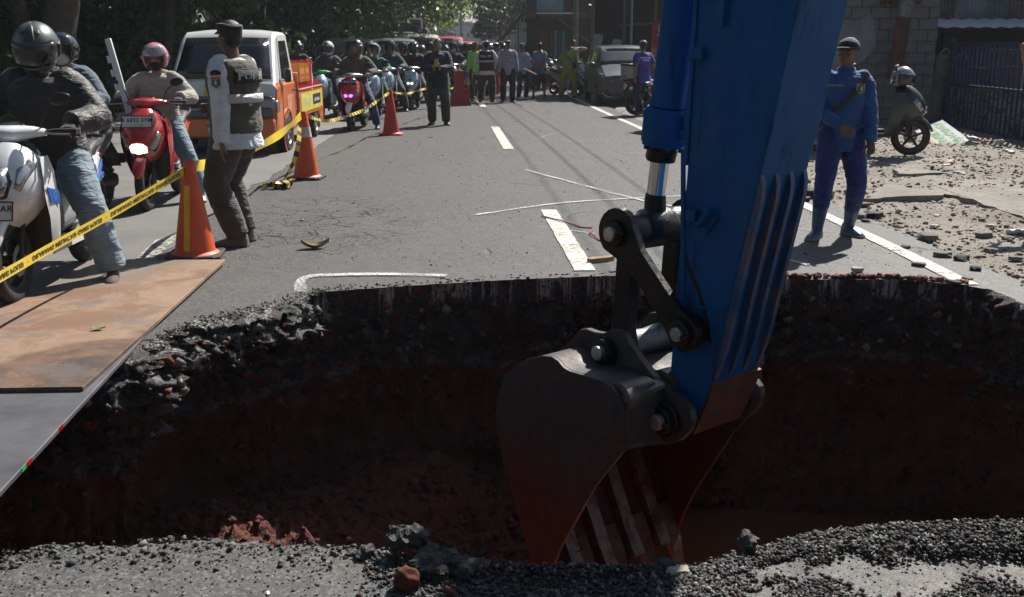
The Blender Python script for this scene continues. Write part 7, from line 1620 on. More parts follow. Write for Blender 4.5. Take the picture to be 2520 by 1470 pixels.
pv = [(x, z) for x, z in ((.15, 1.15), (.1, 1.6), (.25, 2.05), (.75, 2.1), (1.15, 2.0), (1.45, 2.12), (1.55, 1.6), (1.35, 1.3), (1.0, 1.12), (.55, 1.2))]
pv = [tuple(q) for q in spline([V(p) for p in pv + pv[:1]], 60)[:-1]]; MB().prism([(a + .02 * noise.noise(V((a * 9, b * 9, 0))), b + .02 * noise.noise(V((a * 9, b * 9, 4)))) for a, b in pv], lambda a, b, d: V((a, d, b)), .012, .03).build('plaster_patch', PLAST, wl, 20)
up = thing('corrugated_house', 'house clad in mixed rusty, brown, grey and greenish corrugated sheets above the gate', 'house', (0, 0, 0))
corr('sheet', (5.0, 19.72), (7.35, 19.72), 2.5, 4.2, RUST, up); corr('sheet', (6.75, 19.55), (7.5, 19.55), 2.30, 4.2, mat('orange rusted iron', (.20, .08, .04), .8, var=.5, scale=3), up)
xs = [7.5]; cols = [RUST, BRNZ, BRNZ, GALV, GRNZ, BRNZ, GALV, BRNZ, GRNZ, GALV, RUST, BRNZ]; k = 0
while xs[-1] < 13: xs.append(xs[-1] + tr_.uniform(.32, .62))
for a, b in zip(xs[:-1], xs[1:]): corr('sheet', (a, 21.7 - .02 * (k % 2)), (b + .03, 21.7 - .02 * (k % 2)), 1.9 if a > 8 else .9, 4.4, cols[k % 12], up); k += 1
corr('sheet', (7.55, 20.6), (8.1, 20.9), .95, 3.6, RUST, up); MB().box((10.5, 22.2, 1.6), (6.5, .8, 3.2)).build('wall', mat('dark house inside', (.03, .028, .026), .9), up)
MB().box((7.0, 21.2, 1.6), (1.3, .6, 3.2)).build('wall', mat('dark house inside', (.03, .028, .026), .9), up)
pipe_a, pipe_b = PY(2236, -20, 19.2), PY(2200, 185, 19.2)
pp_ = thing('rusty_pipe', 'thick rusty brown flue pipe leaning against the block wall', 'pipe', (0, 0, 0)); d_ = (pipe_b - pipe_a); MB().tube([pipe_a - d_ * .3, pipe_a + d_ * 1.05], .125, 20).build('pipe_body', mat('rusty pipe', (.13, .055, .035), .8, var=.5, scale=4, dirt=((.06, .035, .03), .5), bump=.3), pp_)
MB().tube([pipe_a + d_ * .58, pipe_a + d_ * .60], .133, 20).build('joint_ring', RUST, pp_); MB().tube([pipe_a - d_ * .28, pipe_a + d_ * .30], .130, 20).build('foil_wrap', mat('grey foil wrap', (.22, .22, .23), .5, .4, var=.5, scale=12, bump=.6), pp_)
ro = thing('awning', 'low pale corrugated awning with bright edge above the blue gate', 'awning', (0, 0, 0))
EDGEM = mat('pale fibre edge', (.55, .58, .60), .5, var=.2, scale=9); o = None
for k in range(16): x = 8.0 + k * .30; MB().loft([[(x + .3 * j / 8, y, 1.90 + .03 * math.sin(PI * j / 8) + (y - 20.2) * .12 + zz) for j in range(9)] + [(x + .3 * j / 8, y, 1.885 + .03 * math.sin(PI * j / 8) + (y - 20.2) * .12 + zz) for j in range(8, -1, -1)] for y, zz in ((20.2, 0), (21.7, 0))]).build('roof_sheet', EDGEM, ro, 60)
MB().box((10.4, 20.35, 1.83), (5.0, .05, .06)).build('beam', DARKW, ro)
for x in (8.35, 10.3): MB().box((x, 20.4, .9), (.06, .06, 1.8)).build('post', DARKW, ro)
gt = thing('blue_gate', 'dark blue barred metal gate with corrugated lower half and black spray scrawl', 'gate', (0, 0, 0))
gp = lambda Y: V((8.28 - (19.9 - Y) * .06, Y)); Y0, Y1 = 19.8, 12.6; GH = 1.63
A_, B2_ = gp(Y0), gp(Y1); L_ = (B2_ - A_).length; gd = (B2_ - A_) / L_; ang = math.atan2(gd.y, gd.x); kb_ = None
for z in (1.60, .86, .12): MB().box((*((A_ + B2_) / 2), z + .0), (L_, .04, .05), (0, 0, ang)).build('rail', GBLUE, gt)
for i in range(int(L_ / .19)):
    p = A_ + gd * (.1 + i * .19)
    if kb_ is None: kb_ = MB().box((0, 0, 0), (.035, .035, 1.50), (0, 0, ang)).build('bar', GBLUE, gt, loc=(p.x, p.y, .86))
    else: obj('bar', kb_.data, gt, (p.x, p.y, .86))
GSHEET = bpy.data.materials.new('grimy gate sheet with scrawl'); t = NT(GSHEET); co = t.co(world=True); n_ = t.noise(co, 3, 5, .7); sc_ = t.noise(t.co(world=True, scale=(1, 1.1, 2.2)), 1.4, 3, .5, 2.2)
c_ = t.mix(t.ramp(n_, (.35, 0.), (.65, 1.)), (.10, .10, .105), (.20, .20, .20)); c_ = t.mix(t.ramp(t.math('ABSOLUTE', t.math('SUBTRACT', sc_, .5)), (.02, 1.), (.05, 0.)), c_, (.012, .012, .014)); t.set(t.b, 'Base__Color', c_); t.out(Roughness=.6)
corr('lower_sheet', A_ + V((.03, 0)), B2_ + V((.03, 0)), .14, .86, GSHEET, gt, .19, .028)
mx_ = A_ + gd * .02; MB().box((mx_.x, mx_.y, .85), (.07, .07, 1.75)).build('gate_post', GBLUE, gt)
bh = [('box', 'brown wooden cupboard standing behind the gate', (8.95, 19.2, .75), (.5, .9, 1.5), (.10, .04, .03)), ('box', 'white cloth hanging behind the gate bars', (8.7, 17.6, 1.05), (.05, .45, .9), (.42, .42, .42)), ('box', 'red-brown board leaning behind the gate', (9.0, 15.9, .8), (.06, .9, 1.5), (.12, .045, .035)), ('box', 'dark window frame behind the gate', (8.95, 16.9, 1.2), (.06, .6, .6), (.16, .16, .16))]
for nm, lab, c, s_, col in bh: o = thing({'white cloth hanging behind the gate bars': 'hanging_cloth', 'dark window frame behind the gate': 'window_frame'}.get(lab, 'wooden_board'), lab, lab.split()[1] if 'cloth' not in lab else 'cloth', c); MB().box((0, 0, 0), s_, None, .01).build('panel', mat('m ' + lab, col, .8, var=.4, scale=4), o)
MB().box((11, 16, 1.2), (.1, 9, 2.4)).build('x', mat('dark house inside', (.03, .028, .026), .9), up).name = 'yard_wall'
pil = thing('stone_pillar', 'leaning rough grey concrete pillar with barbed wire left of the gate', 'pillar', (0, 0, 0)); pa, pb_ = PY(2291, 318, 20.0), PY(2322, 140, 20.0); pb_.z = 1.4; pa.z = 0
obj('pillar_body', remeshed(MB().tube([pa, pa.lerp(pb_, .5), pb_], [.16, .13, .10], 10), .03, 1, .5, .02, (5, 5, 5), 1, BLOCK), pil)
bw = [V(pb_) + V((.0, -.05, -.05))] + [V((*gp(Y), 1.22 + .03 * math.sin(Y * 2))) - V((.04, 0, 0)) for Y in (19.2, 18.2, 17, 16, 14.5)]
bwo = thing('barbed_wire', 'rusty barbed wire strung from the pillar along the gate bars', 'wire', (0, 0, 0)); MB().tube(spline(bw, 40), .006, 5).build('wire_strand', RUST, bwo)
mb = MB()
for p in spline(bw, 40)[::2]: mb.tube([p + V((0, -.03, -.03)), p + V((0, .03, .03))], .004, 4); mb.tube([p + V((0, .03, -.03)), p + V((0, -.03, .03))], .004, 4)
o = mb.build('barb', RUST, bwo); o['kind'] = 'stuff'
MB().tube(spline([pb_ + V((-.1, -.05, .0)), pb_ + V((0, -.1, .12)), pb_ + V((.15, -.1, -.06)), pb_ + V((.3, -.2, .04)), pb_ + V((.36, -.2, -.10))], 24), .014, 6).build('tied_rag', mat('dirty rag', (.3, .28, .26), .9), pil)
# hand-painted warning board
sg = thing('warning_board', 'white hand-painted board with green lettering tilted against the pillar', 'sign', (0, 0, 0)); q = [PY(2266, 329, 16.7), PY(2349, 392, 15.9), PY(2389, 352, 16.2), PY(2299, 288, 17.0)]; X_ = (q[1] - q[0]).normalized(); Y2 = q[3] - q[0]; Y2 = (Y2 - X_ * Y2.dot(X_)).normalized(); Z2 = X_.cross(Y2); wd_, hg_ = (q[1] - q[0]).length * .98, (q[3] - q[0]).length
cc = (q[0] + q[1] + q[2] + q[3]) / 4; RM = Matrix((X_, Y2, Z2)).transposed(); BW = mat('white board', (.50, .52, .56), .6, var=.15, dirt=((.3, .29, .27), .25)); b_ = MB().box(cc, (wd_, hg_, .012), RM).build('board', BW, sg)
GP = mat('green spray paint', (.10, .42, .05), .6, var=.3, scale=30); zs = Z2 if Z2.dot(CAM - cc) > 0 else -Z2
Xt = X_; Yt = zs.cross(Xt)
place_text('AWAS·HATI²', .155, GP, b_, cc + Yt * .11 + zs * .009, Xt, Yt, bold=.006, space=.95); place_text('LUBANG', .175, GP, b_, cc - Yt * .07 - Xt * .04 + zs * .009, Xt, Yt, bold=.007)
MB().box(cc - Yt * (hg_ / 2 - .04) + zs * .008 + Xt * .05, (wd_ * .55, .05, .004), RM).build('orange_stripe', mat('orange stripe', (.60, .28, .03), .6), b_, 0)
# poles, wires, stalls further up the road
def pole(label, u, Y, h, r, m, z0=-.05, x=None):
    x = (u - 1260) / 2520 * Y * .985 if x is None else x; p = thing('utility_pole', label, 'pole', (x, Y, z0)); MB().tube([(0, 0, 0), (0, 0, h)], [r, r * .75], 14).build('shaft', m, p); MB().box((0, 0, h * .93), (1.1, .07, .07)).build('crossarm', DARKM, p)
    for k in (-.45, -.15, .15, .45): MB().cyl((k, 0, h * .93 + .035), (k, 0, h * .93 + .12), .03, 8).build('insulator', WHITEP, p)
    return V((x, Y, h * .93))
PALE = mat('pale concrete pole', (.26, .27, .26), .8, var=.3, scale=3, dirt=((.12, .11, .10), .3)); PINKP = mat('pinkish weathered pole', (.28, .20, .18), .8, var=.35, scale=3); TAR = mat('black tarred pole', (.018, .018, .02), .7)
w1 = pole('tall pale concrete pole behind the parked grey car', 1413, 42, 8, .125, PALE); w2 = pole('pinkish pole just right of the pale pole', 1456, 38, 8, .085, PINKP); pole('thick black pole by the row of parked scooters', 1309, 64, 9, .19, TAR); pole('thin grey lamp pole left of the hazy houses', 1137, 90, 9, .08, PALE); pole('thin pale pole over the minibuses', 1067, 120, 12, .10, PALE); pole('second thin pale pole right of the sky gap', 1085, 110, 12, .09, PALE); pole('slim dark pole above the timber stall', 1548, 33, 4, .05, PALE)
w3 = pole('utility pole behind the viewpoint on the right', 0, -6, 8, .14, PALE, x=5.6)
for k in range(3):
    a = w1 + V((-.5 + k * .25, 0, .1 - .35 * k)); b = w3 + V((-.5 + k * .25, 0, .1 - .35 * k)); pts = [a.lerp(b, i / 20) - V((0, 0, (.9 + .15 * k) * 4 * (i / 20) * (1 - i / 20))) for i in range(21)]
    tag(MB().tube(pts, (.009, .012, .010)[k], 5).build('overhead_cable', TAR), '%s black overhead cable strung along the right side of the road' % ('topmost', 'middle', 'lowest')[k], 'cable', 'overhead cables along the road')
st_ = thing('timber_stall', 'dark open timber stall with posts and cross rails behind the parked car', 'stall', (0, 0, 0))
for x, h in ((3.6, 4.2), (4.6, 3.6), (5.6, 4.2), (6.6, 3.6), (7.6, 4)): MB().box((x, 34, h / 2), (.09, .09, h)).build('post', mat('weathered grey timber', (.12, .10, .09), .85, var=.4), st_)
for z in (.9, 1.25, 2.35, 3.3): MB().box((5.6, 34.0 - .07, z), (4.4, .05, .07), (0, R(-4 if z > 2 else 1), 0)).build('cross_rail', mat('weathered grey timber', (.12, .10, .09), .85, var=.4), st_)
MB().box((5.6, 36.5, 2), (5.5, .1, 4.5)).build('back_wall', DARKW, st_); MB().box((5.6, 35.2, 4.1), (5.8, 3.4, .08)).build('roof', DARKW, st_)
for i, (u, v0, v1, Y, lab) in enumerate(((1468, 95, 150, 33, 'pale board leaning against the pinkish pole'), (1512, 108, 150, 33, 'pale curved board leaning in the timber stall'))):
    p = PY(u, v1, Y); q = PY(u, v0, Y); o = thing('leaning_board', lab, 'board', (p.x, Y, (p.z + q.z) / 2)); MB().box((0, 0, 0), (.28, .03, q.z - p.z + .3), (R(-12), R(8 + 6 * i), 0)).build('board', mat('pale board', (.30, .30, .29), .8, var=.3), o)
bnr = thing('red_banner', 'red drinks banner with white script hanging beside the excavator cylinder', 'banner', (0, 0, 0)); q = [PY(1600, 168, 30), PY(1640, 168, 28.5), PY(1648, 38, 28.5), PY(1606, 58, 30)]
b_ = MB().add(q + [p + V((0, .02, 0)) for p in q], [(0, 1, 2, 3), (7, 6, 5, 4), (0, 4, 5, 1), (1, 5, 6, 2), (2, 6, 7, 3), (3, 7, 4, 0)]).build('banner_cloth', mat('red banner cloth', (.42, .02, .02), .6, var=.2), bnr, 0)
X_ = (q[1] - q[0]).normalized(); place_text('Teh', .22, WHITEINK, b_, (q[0] + q[1] + q[2] + q[3]) / 4 + V((-.04, -.03, .35)), (X_.z * 0, 0, 1), -X_, bold=.004); place_text('Botol', .2, WHITEINK, b_, (q[0] + q[1] + q[2] + q[3]) / 4 + V((.06, -.04, -.3)), (0, 0, 1), -X_, bold=.004); MB().box(((q[1] + q[2]) / 2).to_tuple()[:2] + (1.4,), (.05, .05, 3.4)).build('banner_pole', DARKM, bnr)
sh = thing('roadside_shop', 'small dark shop with lean-to roof and blue curtains beyond the standing men', 'shop', (0, 0, 0)); x0, x1, Y = 1.25, 3.9, 52
MB().box(((x0 + x1) / 2, Y + 2.6, 2.4), (x1 - x0 + 1, .1, 4.8)).build('back_wall', mat('dark shop wall', (.05, .045, .04), .9, var=.3), sh); MB().box(((x0 + x1) / 2, Y + 1.2, 3.05), (x1 - x0 + .8, 3.2, .07), (R(-4), 0, 0)).build('roof', mat('dark lean-to roof', (.09, .07, .06), .8), sh); MB().box((x0 + .9, Y - .45, 3.12), (1.9, .05, .07)).build('roof_edge', EDGEM, sh)
for x in (x0, x1): MB().box((x, Y - .2, 1.5), (.09, .09, 3.0)).build('post', DARKW, sh)
MB().prism([(0, 0), (1.6, -1.2), (1.6, -1.32), (0, -.12)], lambda a, b, d: V((x1 - 1.7 + a, Y - .22 + d, 3.0 + b)), 0, .07).build('brace', mat('brown brace', (.16, .10, .08), .8), sh)
for k in range(5): MB().box((x0 + .75 + k * .2, Y + 1.4, 1.5), (.13, .04, 1.7)).build('curtain_strip', mat('blue grey curtain', (.14, .22, .28), .8, var=.4, scale=4) if k % 2 else mat('dark teal curtain', (.04, .09, .12), .8), sh)
MB().box((x0 + .25, Y + .9, 1.2), (.6, .1, 2.3)).build('door', mat('brown door', (.10, .06, .04), .8), sh); MB().box((x1 - .9, Y + .6, .55), (1.0, .5, 1.0)).build('counter', mat('dirty white counter', (.25, .25, .24), .7), sh)
bb = thing('blue_poster', 'pale blue poster with dish pictures above the shop roof', 'poster', (0, 0, 0)); b_ = MB().box((1.85, Y - .3, 3.65), (1.3, .04, .9)).build('poster_board', mat('pale blue poster', (.12, .26, .38), .6, var=.3, scale=2), bb)
place_text('WARUNG', .2, WHITEINK, b_, (1.85, Y - .325, 3.85), (1, 0, 0), (0, 0, 1)) if False else None
for k in range(4): MB().ell((1.45 + k * .27, Y - .325, 3.5), (.09, .01, .06), None, 10, 6).build('dish_picture', mat('dish', ((.4, .2, .1), (.3, .35, .4), (.45, .4, .3), (.35, .1, .08))[k], .6), b_)
# hazy houses closing the right side
def house(label, x, Y, wd, h, dp, col, roofc, seed, floors=2):
    q = random.Random(seed); hs = thing('house', label, 'house', (x, Y, -.05)); m = mat('wall ' + str(col), col, .85, var=.25, scale=.6, dirt=((.1, .095, .09), .3))
    MB().box((0, dp / 2, h / 2), (wd, dp, h)).build('wall', m, hs); MB().prism([(-wd / 2 - .3, h), (wd / 2 + .3, h), (wd / 2 + .2, h + .25), (0, h + .9), (-wd / 2 - .2, h + .25)], lambda a, b, d: V((a, d, b)), -.4, dp + .3).build('roof', mat('roof ' + str(roofc), roofc, .85, var=.3), hs)
    n = max(2, int(wd / 1.5))
    for f in range(floors):
        for k in range(n):
            wx = -wd / 2 + wd * (k + .5) / n; wz = 1.3 + f * 2.7
            if wz + .7 > h: continue
            fr_ = MB().box((wx, -.02, wz), (.9, .06, 1.1)).build('window', mat('window frame', (.35, .34, .32), .7), hs); MB().box((wx, -.055, wz), (.78, .02, .98)).build('pane', GLASS, fr_)
            s2 = -wd / 2; MB().box((s2 - .02, dp * (k + .5) / n, wz), (.06, dp / n * .55, 1.1)).build('shutter', mat('shutter' + str(k % 2), ((.10, .07, .05), (.22, .24, .26))[k % 2], .8), hs)
    bl = MB().box((-wd / 2 - .45, dp / 2, 2.75), (.9, dp, .08)).build('balcony', mat('balcony slab', (.2, .19, .18), .8), hs)
    for k in range(7): MB().box((-wd / 2 - .88, dp * (k + .5) / 7, 3.1), (.04, .04, .7)).build('baluster', mat('baluster', (.3, .3, .3), .7), bl)
    for z in (3.1, 3.45): MB().box((-wd / 2 - .88, dp / 2, z), (.05, dp, .04)).build('rail', mat('baluster', (.3, .3, .3), .7), bl)
    return hs
house('two-storey grey house beyond the shop', 6.0, 58, 6, 6, 8, (.15, .15, .16), (.10, .05, .035), 1); house('brown shop house with stairs behind the black pole', 4.2, 70, 5, 5.6, 10, (.12, .08, .065), (.08, .05, .04), 2); house('pale tall shop house far up the road', 2.8, 86, 5, 6.5, 12, (.30, .31, .33), (.14, .07, .05), 3); house('cream house behind the round street tree', 1.6, 104, 6, 6, 14, (.34, .32, .28), (.16, .08, .06), 4); house('white hazy building farthest up the road', .6, 128, 8, 7.5, 20, (.42, .43, .45), (.2, .12, .1), 5); house('long low house at the end of the road', -14, 230, 26, 6, 10, (.30, .30, .30), (.15, .10, .08), 6)
sr = thing('steel_stair', 'rusty diagonal steel stair beside the brown shop house', 'stair', (0, 0, 0)); a, b = PY(1228, 105, 62), PY(1300, 20, 62)
for o_ in (0, .7): MB().tube([a + V((0, o_, 0)), b + V((0, o_, 0))], .09, 6).build('stringer', RUST, sr)
for k in range(12): p = a.lerp(b, k / 11); MB().box(p + V((0, .35, 0)), (.28, .7, .04)).build('step', RUST, sr)
for k in range(4): p = a.lerp(b, k / 3); MB().cyl((p.x, p.y, -.05), (p.x, p.y, p.z + .9), .03, 6).build('post', RUST, sr)
# woods that close the horizon
wq = random.Random(9); blobs = []
for k in range(110): x = -150 + 300 * k / 109; blobs.append(((x, 380 + wq.uniform(-20, 20) - abs(x) * .6, wq.uniform(3, 7)), (wq.uniform(5, 9), 5, wq.uniform(4, 8))))
for k in range(60): Y = 20 + k * 4; blobs.append(((-38 - wq.uniform(0, 12), Y, wq.uniform(2, 9)), (6, 5, wq.uniform(5, 8)))); 
for k in range(40): Y = 15 + k * 6; blobs.append(((30 + wq.uniform(0, 12), Y, wq.uniform(2, 6)), (5, 5, wq.uniform(4, 6))))
tag(quads_obj('distant_wood', leaf_cloud(blobs, 60000, .9, 77), LEAF), 'far wood closing the horizon behind houses and bank', 'wood', kind='stuff')
# ================================================================ stones, clods, leaves, small litter
STONE = mat('grey brown stone', (.20, .18, .155), .9, var=.35, scale=6, bump=.6, bscale=30); STONED = mat('dark asphalt lump', (.045, .044, .044), .75, var=.5, scale=14, bump=1., bscale=50); REDS = mat('red clay', (.17, .045, .022), .85, var=.45, scale=12, bump=1., bscale=40); STONEP = mat('pale stone', (.42, .38, .32), .85, var=.25, scale=8, bump=.5)
def rock_mesh(seed, m, rough=.28, sub=2, flat=.6):
    bm = bmesh.new(); bmesh.ops.create_icosphere(bm, subdivisions=sub, radius=1.)
    q = random.Random(seed); off = V((q.uniform(0, 50), q.uniform(0, 50), 0))
    for v in bm.verts:
        p = v.co.copy(); k = 1 + rough * noise.noise(p * 1.3 + off) * 1.8 + rough * .5 * noise.noise(p * 3.1 + off); v.co = p * k; v.co.z *= flat
        for ax_ in (0, 1): v.co[ax_] = max(-.82, min(.86, v.co[ax_]))
        v.co.z = max(-.4 * flat, min(.62 * flat, v.co.z))
    me = bpy.data.meshes.new('rock'); bm.to_mesh(me); bm.free(); me.materials.append(m); me.shade_smooth(); me.set_sharp_from_angle(angle=R(32)); return me
RM_ = {k: [rock_mesh(i + 10 * j, m, .3, 2, .65) for i in range(4)] for j, (k, m) in enumerate((('s', STONE), ('d', STONED), ('r', REDS), ('p', STONEP)))}
def rock(nm, label, cat, p, s, kind='s', i=0, group=None, rz=0.):
    o = obj(nm, RM_[kind][i % 4], None, p, (0, 0, rz)); o.scale = s if isinstance(s, tuple) else (s, s, s); return tag(o, label, cat, group)
def pebbles(name, label, n, pos, smin, smax, mats, seed, flat=.6, sub=1):
    """thousands of small broken stones as one mass"""
    g = np.random.default_rng(seed); bm = bmesh.new(); bmesh.ops.create_icosphere(bm, subdivisions=1, radius=1.); base = np.array([v.co[:] for v in bm.verts]); F_ = np.array([[v.index for v in f.verts] for f in bm.faces]); bm.free()
    if sub == 0: base = np.array([(1, 0, 0), (-1, 0, 0), (0, 1, 0), (0, -1, 0), (0, 0, 1), (0, 0, -1.)]); F_ = np.array([(0, 2, 4), (2, 1, 4), (1, 3, 4), (3, 0, 4), (2, 0, 5), (1, 2, 5), (3, 1, 5), (0, 3, 5)])
    nv = len(base); P = np.array([pos(g) for _ in range(n)]); s = smin + (smax - smin) * g.random(n) ** (2.5 if smax / smin < 6 else 4.5)
    sc3 = s[:, None] * g.uniform(.6, 1.3, (n, 3)); sc3[:, 2] *= flat; jit = 1 + g.uniform(-.32, .28, (n, nv, 1)); B_ = base[None] * jit * sc3[:, None]
    a = g.uniform(0, 2 * PI, n); tl = g.normal(size=(n, 2)) * .25; ca, sa = np.cos(a)[:, None], np.sin(a)[:, None]
    x, y, z = B_[..., 0], B_[..., 1], B_[..., 2]; z = z + x * tl[:, :1] + y * tl[:, 1:]
    V_ = np.stack([x * ca - y * sa, x * sa + y * ca, z], 2) + P[:, None] + np.stack([0 * s, 0 * s, s * flat * .35], 1)[:, None]
    fc = (F_[None] + (np.arange(n) * nv)[:, None, None]).reshape(-1, 3); me = bpy.data.meshes.new(name); me.vertices.add(n * nv); me.vertices.foreach_set('co', V_.astype('f').ravel())
    me.loops.add(len(fc) * 3); me.loops.foreach_set('vertex_index', fc.astype('i').ravel()); me.polygons.add(len(fc)); me.polygons.foreach_set('loop_start', np.arange(0, len(fc) * 3, 3, dtype='i'))
    for m in mats: me.materials.append(m)
    if len(mats) > 1: me.polygons.foreach_set('material_index', np.repeat(g.choice(len(mats), n, p=[.55] + [.45 / (len(mats) - 1)] * (len(mats) - 1)), len(F_)).astype('i'))
    me.update(calc_edges=True); o = obj(name, me); return tag(o, label, 'gravel', kind='stuff')
def on_verge(g):
    y = 6.2 + 13 * g.random() ** 1.4; x = road_x(y, 3.38) + 5.5 * g.random() ** 1.1; return (x, y, verge_z(x, y))
pebbles('gravel', 'loose grey-brown gravel strewn over the right verge', 17000, on_verge, .005, .030, [STONE, STONEP, STONE, mat('brown stone', (.22, .15, .11), .9, var=.3, scale=6)], 3)
# loose asphalt crumbs on the near rim: heaped on the right side
def mound(x, y): return .05 * math.exp(-((x - 1.75) / .8) ** 2 - ((y - 3.0) / .28) ** 2) + .03 * math.exp(-((x - .1) / .35) ** 2 - ((y - 2.85) / .10) ** 2)
rimy = lambda x: np.interp(x, [G(*p).x for p in rim_px], [G(*p).y for p in rim_px])
def near_r(g):
    
    while True:
        x = .35 + 1.7 * g.random() ** .8; y = float(rimy(x)) - .02 - .66 * g.random() ** 1.3
        if noise.noise(V((x * 3.1, y * 5.5, 0))) + .6 * noise.noise(V((x * 9, y * 9, 3))) + (.35 if y > rimy(x) - .12 else -.02) > g.normal() * .12: return (x, y, mound(x, y) * g.uniform(.2, 1.0))
pebbles('asphalt_crumbs', 'dark heap of loose asphalt crumbs on the near right rim of the pit', 42000, near_r, .0014, .0125, [STONED, mat('black wet crumb', (.022, .022, .024), .5, var=.5, scale=30), mat('grey crumb', (.15, .145, .14), .8, var=.4, scale=20), mat('grey crumb', (.15, .145, .14), .8), STONED, mat('pale crumb', (.26, .25, .24), .8), mat('dull red crumb', (.10, .04, .03), .85, var=.5, scale=20)], 5, .8, 0)
def near_m(g):
    x = -.45 + 1.0 * g.random(); y = float(rimy(x)) - .01 - .30 * g.random() ** 2; return (x, y, mound(x, y) * g.uniform(.2, 1))
pebbles('asphalt_crumbs', 'dark crumbs beside the middle of the near rim', 9000, near_m, .0014, .012, [STONED, mat('black wet crumb', (.022, .022, .024), .5, var=.5, scale=30), mat('grey crumb', (.15, .145, .14), .8, var=.4, scale=20), mat('grey crumb', (.15, .145, .14), .8), STONED, mat('pale crumb', (.26, .25, .24), .8), mat('dull red crumb', (.10, .04, .03), .85, var=.5, scale=20)], 6, .8, 0)
def near_all(g):
    x = -1.7 + 3.6 * g.random(); y = float(rimy(x)) - .015 - .75 * g.random() ** 1.8; return (x, y, .0)
pebbles('grit', 'fine grit lying over the near road surface', 5000, near_all, .002, .007, [STONED, STONE, mat('grey crumb', (.15, .145, .14), .8), STONED, STONED], 7, .7, 0)
def near_edge(g):
    k = g.random() * (len(rim_px) + .9); i = int(k); p = rim[i].lerp(rim[i + 1], k - i); return (p.x, p.y - .16 * g.random() ** 1.5 * (1 + noise.noise(p.to_3d() * 7)) + .01, .001)
pebbles('rim_crumbs', 'broken asphalt crumbs along the near rim of the pit', 1700, near_edge, .002, .013, [STONED, mat('black wet crumb', (.022, .022, .024), .5), STONED, mat('grey crumb', (.15, .145, .14), .8)], 18, .8)
def far_edge(g):
    k = nf0 + 2 + g.random() * 8.9; i = int(k); p = rim[i].lerp(rim[i + 1], k - i); return (p.x, p.y + .02 + .16 * g.random() ** 2, 0)
pebbles('rim_crumbs', 'dark and red crumbs along the far rim of the pit', 600, far_edge, .004, .014, [STONED, REDS, STONED], 8)
def far_red(g):
    k = nf0 + 1.9 + g.random() * 3.6; i = int(k); p = rim[i].lerp(rim[i + 1], k - i); return (p.x, p.y + .015 + .05 * g.random(), .01)
pebbles('clay_crumbs', 'red clay crumbs on the far right rim', 420, far_red, .008, .026, [REDS, REDS], 9, .8)
def left_sl(g):
    k = nf0 + 11 + g.random() * 6.5; i = int(k); p = rim[i].lerp(rim[i + 1], k - i); return (p.x + g.uniform(-.02, .1), p.y + g.uniform(-.03, .22) * g.random(), .002)
pebbles('rim_crumbs', 'broken asphalt crumbs on the slumped left rim', 650, left_sl, .003, .012, [STONED, STONE], 10)
def on_road(g): y = 7.2 + 22 * g.random() ** 1.3; return (road_x(y, -2.3) + 5.4 * g.random(), y, .0)
pebbles('grit', 'small pale grit scattered over the road', 2600, on_road, .004, .013, [STONE, STONEP, STONED], 12, .6, 0)
def on_wall(l0, l1, y0, z_=0):
    def f(g):
        while True:
            a = int(g.integers(0, NL)); l = int(g.integers(l0, l1)); p = vs_wall[l * NL + a]
            if p[1] > y0: return (p[0], p[1] - .012, p[2])
    return f
pebbles('wall_stones', 'broken stones sticking out of the dark base layer of the pit wall', 5200, on_wall(6, 30, 4.6), .006, .045, [STONED, mat('black wet crumb', (.022, .022, .024), .5), STONE, REDS, STONED], 31, .8, 0)
pebbles('wall_clods', 'red clay clods on the lower pit wall', 3000, on_wall(28, 50, 4.4), .010, .055, [mat('dark red clay', (.075, .015, .008), .85, var=.5, scale=12, bump=.6), mat('dull red clay', (.11, .026, .013), .9, var=.5, scale=12, bump=.6)], 32, .8, 0)
def on_pile(g): x = -2.6 + 3.0 * g.random(); y = 4.2 + 2.4 * g.random(); return (x, y, floor_z(x, y))
pebbles('soil_clods', 'loose red clods on the soil pile in the pit', 5000, on_pile, .008, .05, [mat('dark red clay', (.075, .015, .008), .85), mat('dull red clay', (.11, .026, .013), .9)], 33, .8, 0)  # the pile's shade is put into these darker clod colours
# single stones and lumps
def clod(label, p, r_, seed): o = obj('clay_lump', remeshed(MB().ell((0, 0, 0), (r_, r_ * .85, r_ * .95), (.3, .4, seed), 10, 7).box((r_ * .2, 0, -.1 * r_), (r_ * 1.3, r_ * 1.2, r_ * 1.2), (.5, .3, seed), .2 * r_), .006, 0, .4, .009, (36, 36, 36), seed, mat('dull red clay', (.11, .026, .013), .9), 'clay_lump'), None, p); tag(o, label, 'clod')
clod('fist-sized red clay lump on the near rim below the bucket', G(1001, 1448) + V((0, 0, .03)), .036, 3)
clod('small flat red clay crumb right of the fist-sized lump', G(1105, 1466) + V((0, 0, .008)), .016, 5)
def chunk(label, u, v, s, kind='d', i=0, dz=.0, mesh_seed=None, flat=1.):
    p = G(u, v); o = obj('asphalt_chunk', remeshed(MB().box((0, 0, 0), tuple(x * 1.6 for x in s), (.2, .1, .4 + i), min(s) * .2).ell((s[0] * .5, 0, 0), (s[0] * .6, s[1] * .8, s[2] * .7)), .007, 0, .4, .017, (30, 30, 60), i * 7, STONED, 'asphalt_chunk'), None, p + V((0, 0, s[2] * .8 + dz))); o.data.shade_flat(); return tag(o, label, 'asphalt chunk')
chunk('jagged upright chunk of broken asphalt standing on the near rim', 1000, 1366, (.058, .035, .022), i=0, dz=.045)
chunk('dark slab of broken asphalt lying in front of the jagged chunk', 1068, 1396, (.10, .06, .020), i=1, dz=.0)
chunk('low dark asphalt slab ending near the bucket', 1120, 1402, (.09, .04, .018), i=2)
chunk('small grey asphalt lump left of the jagged chunk', 898, 1370, (.026, .022, .014), i=3)
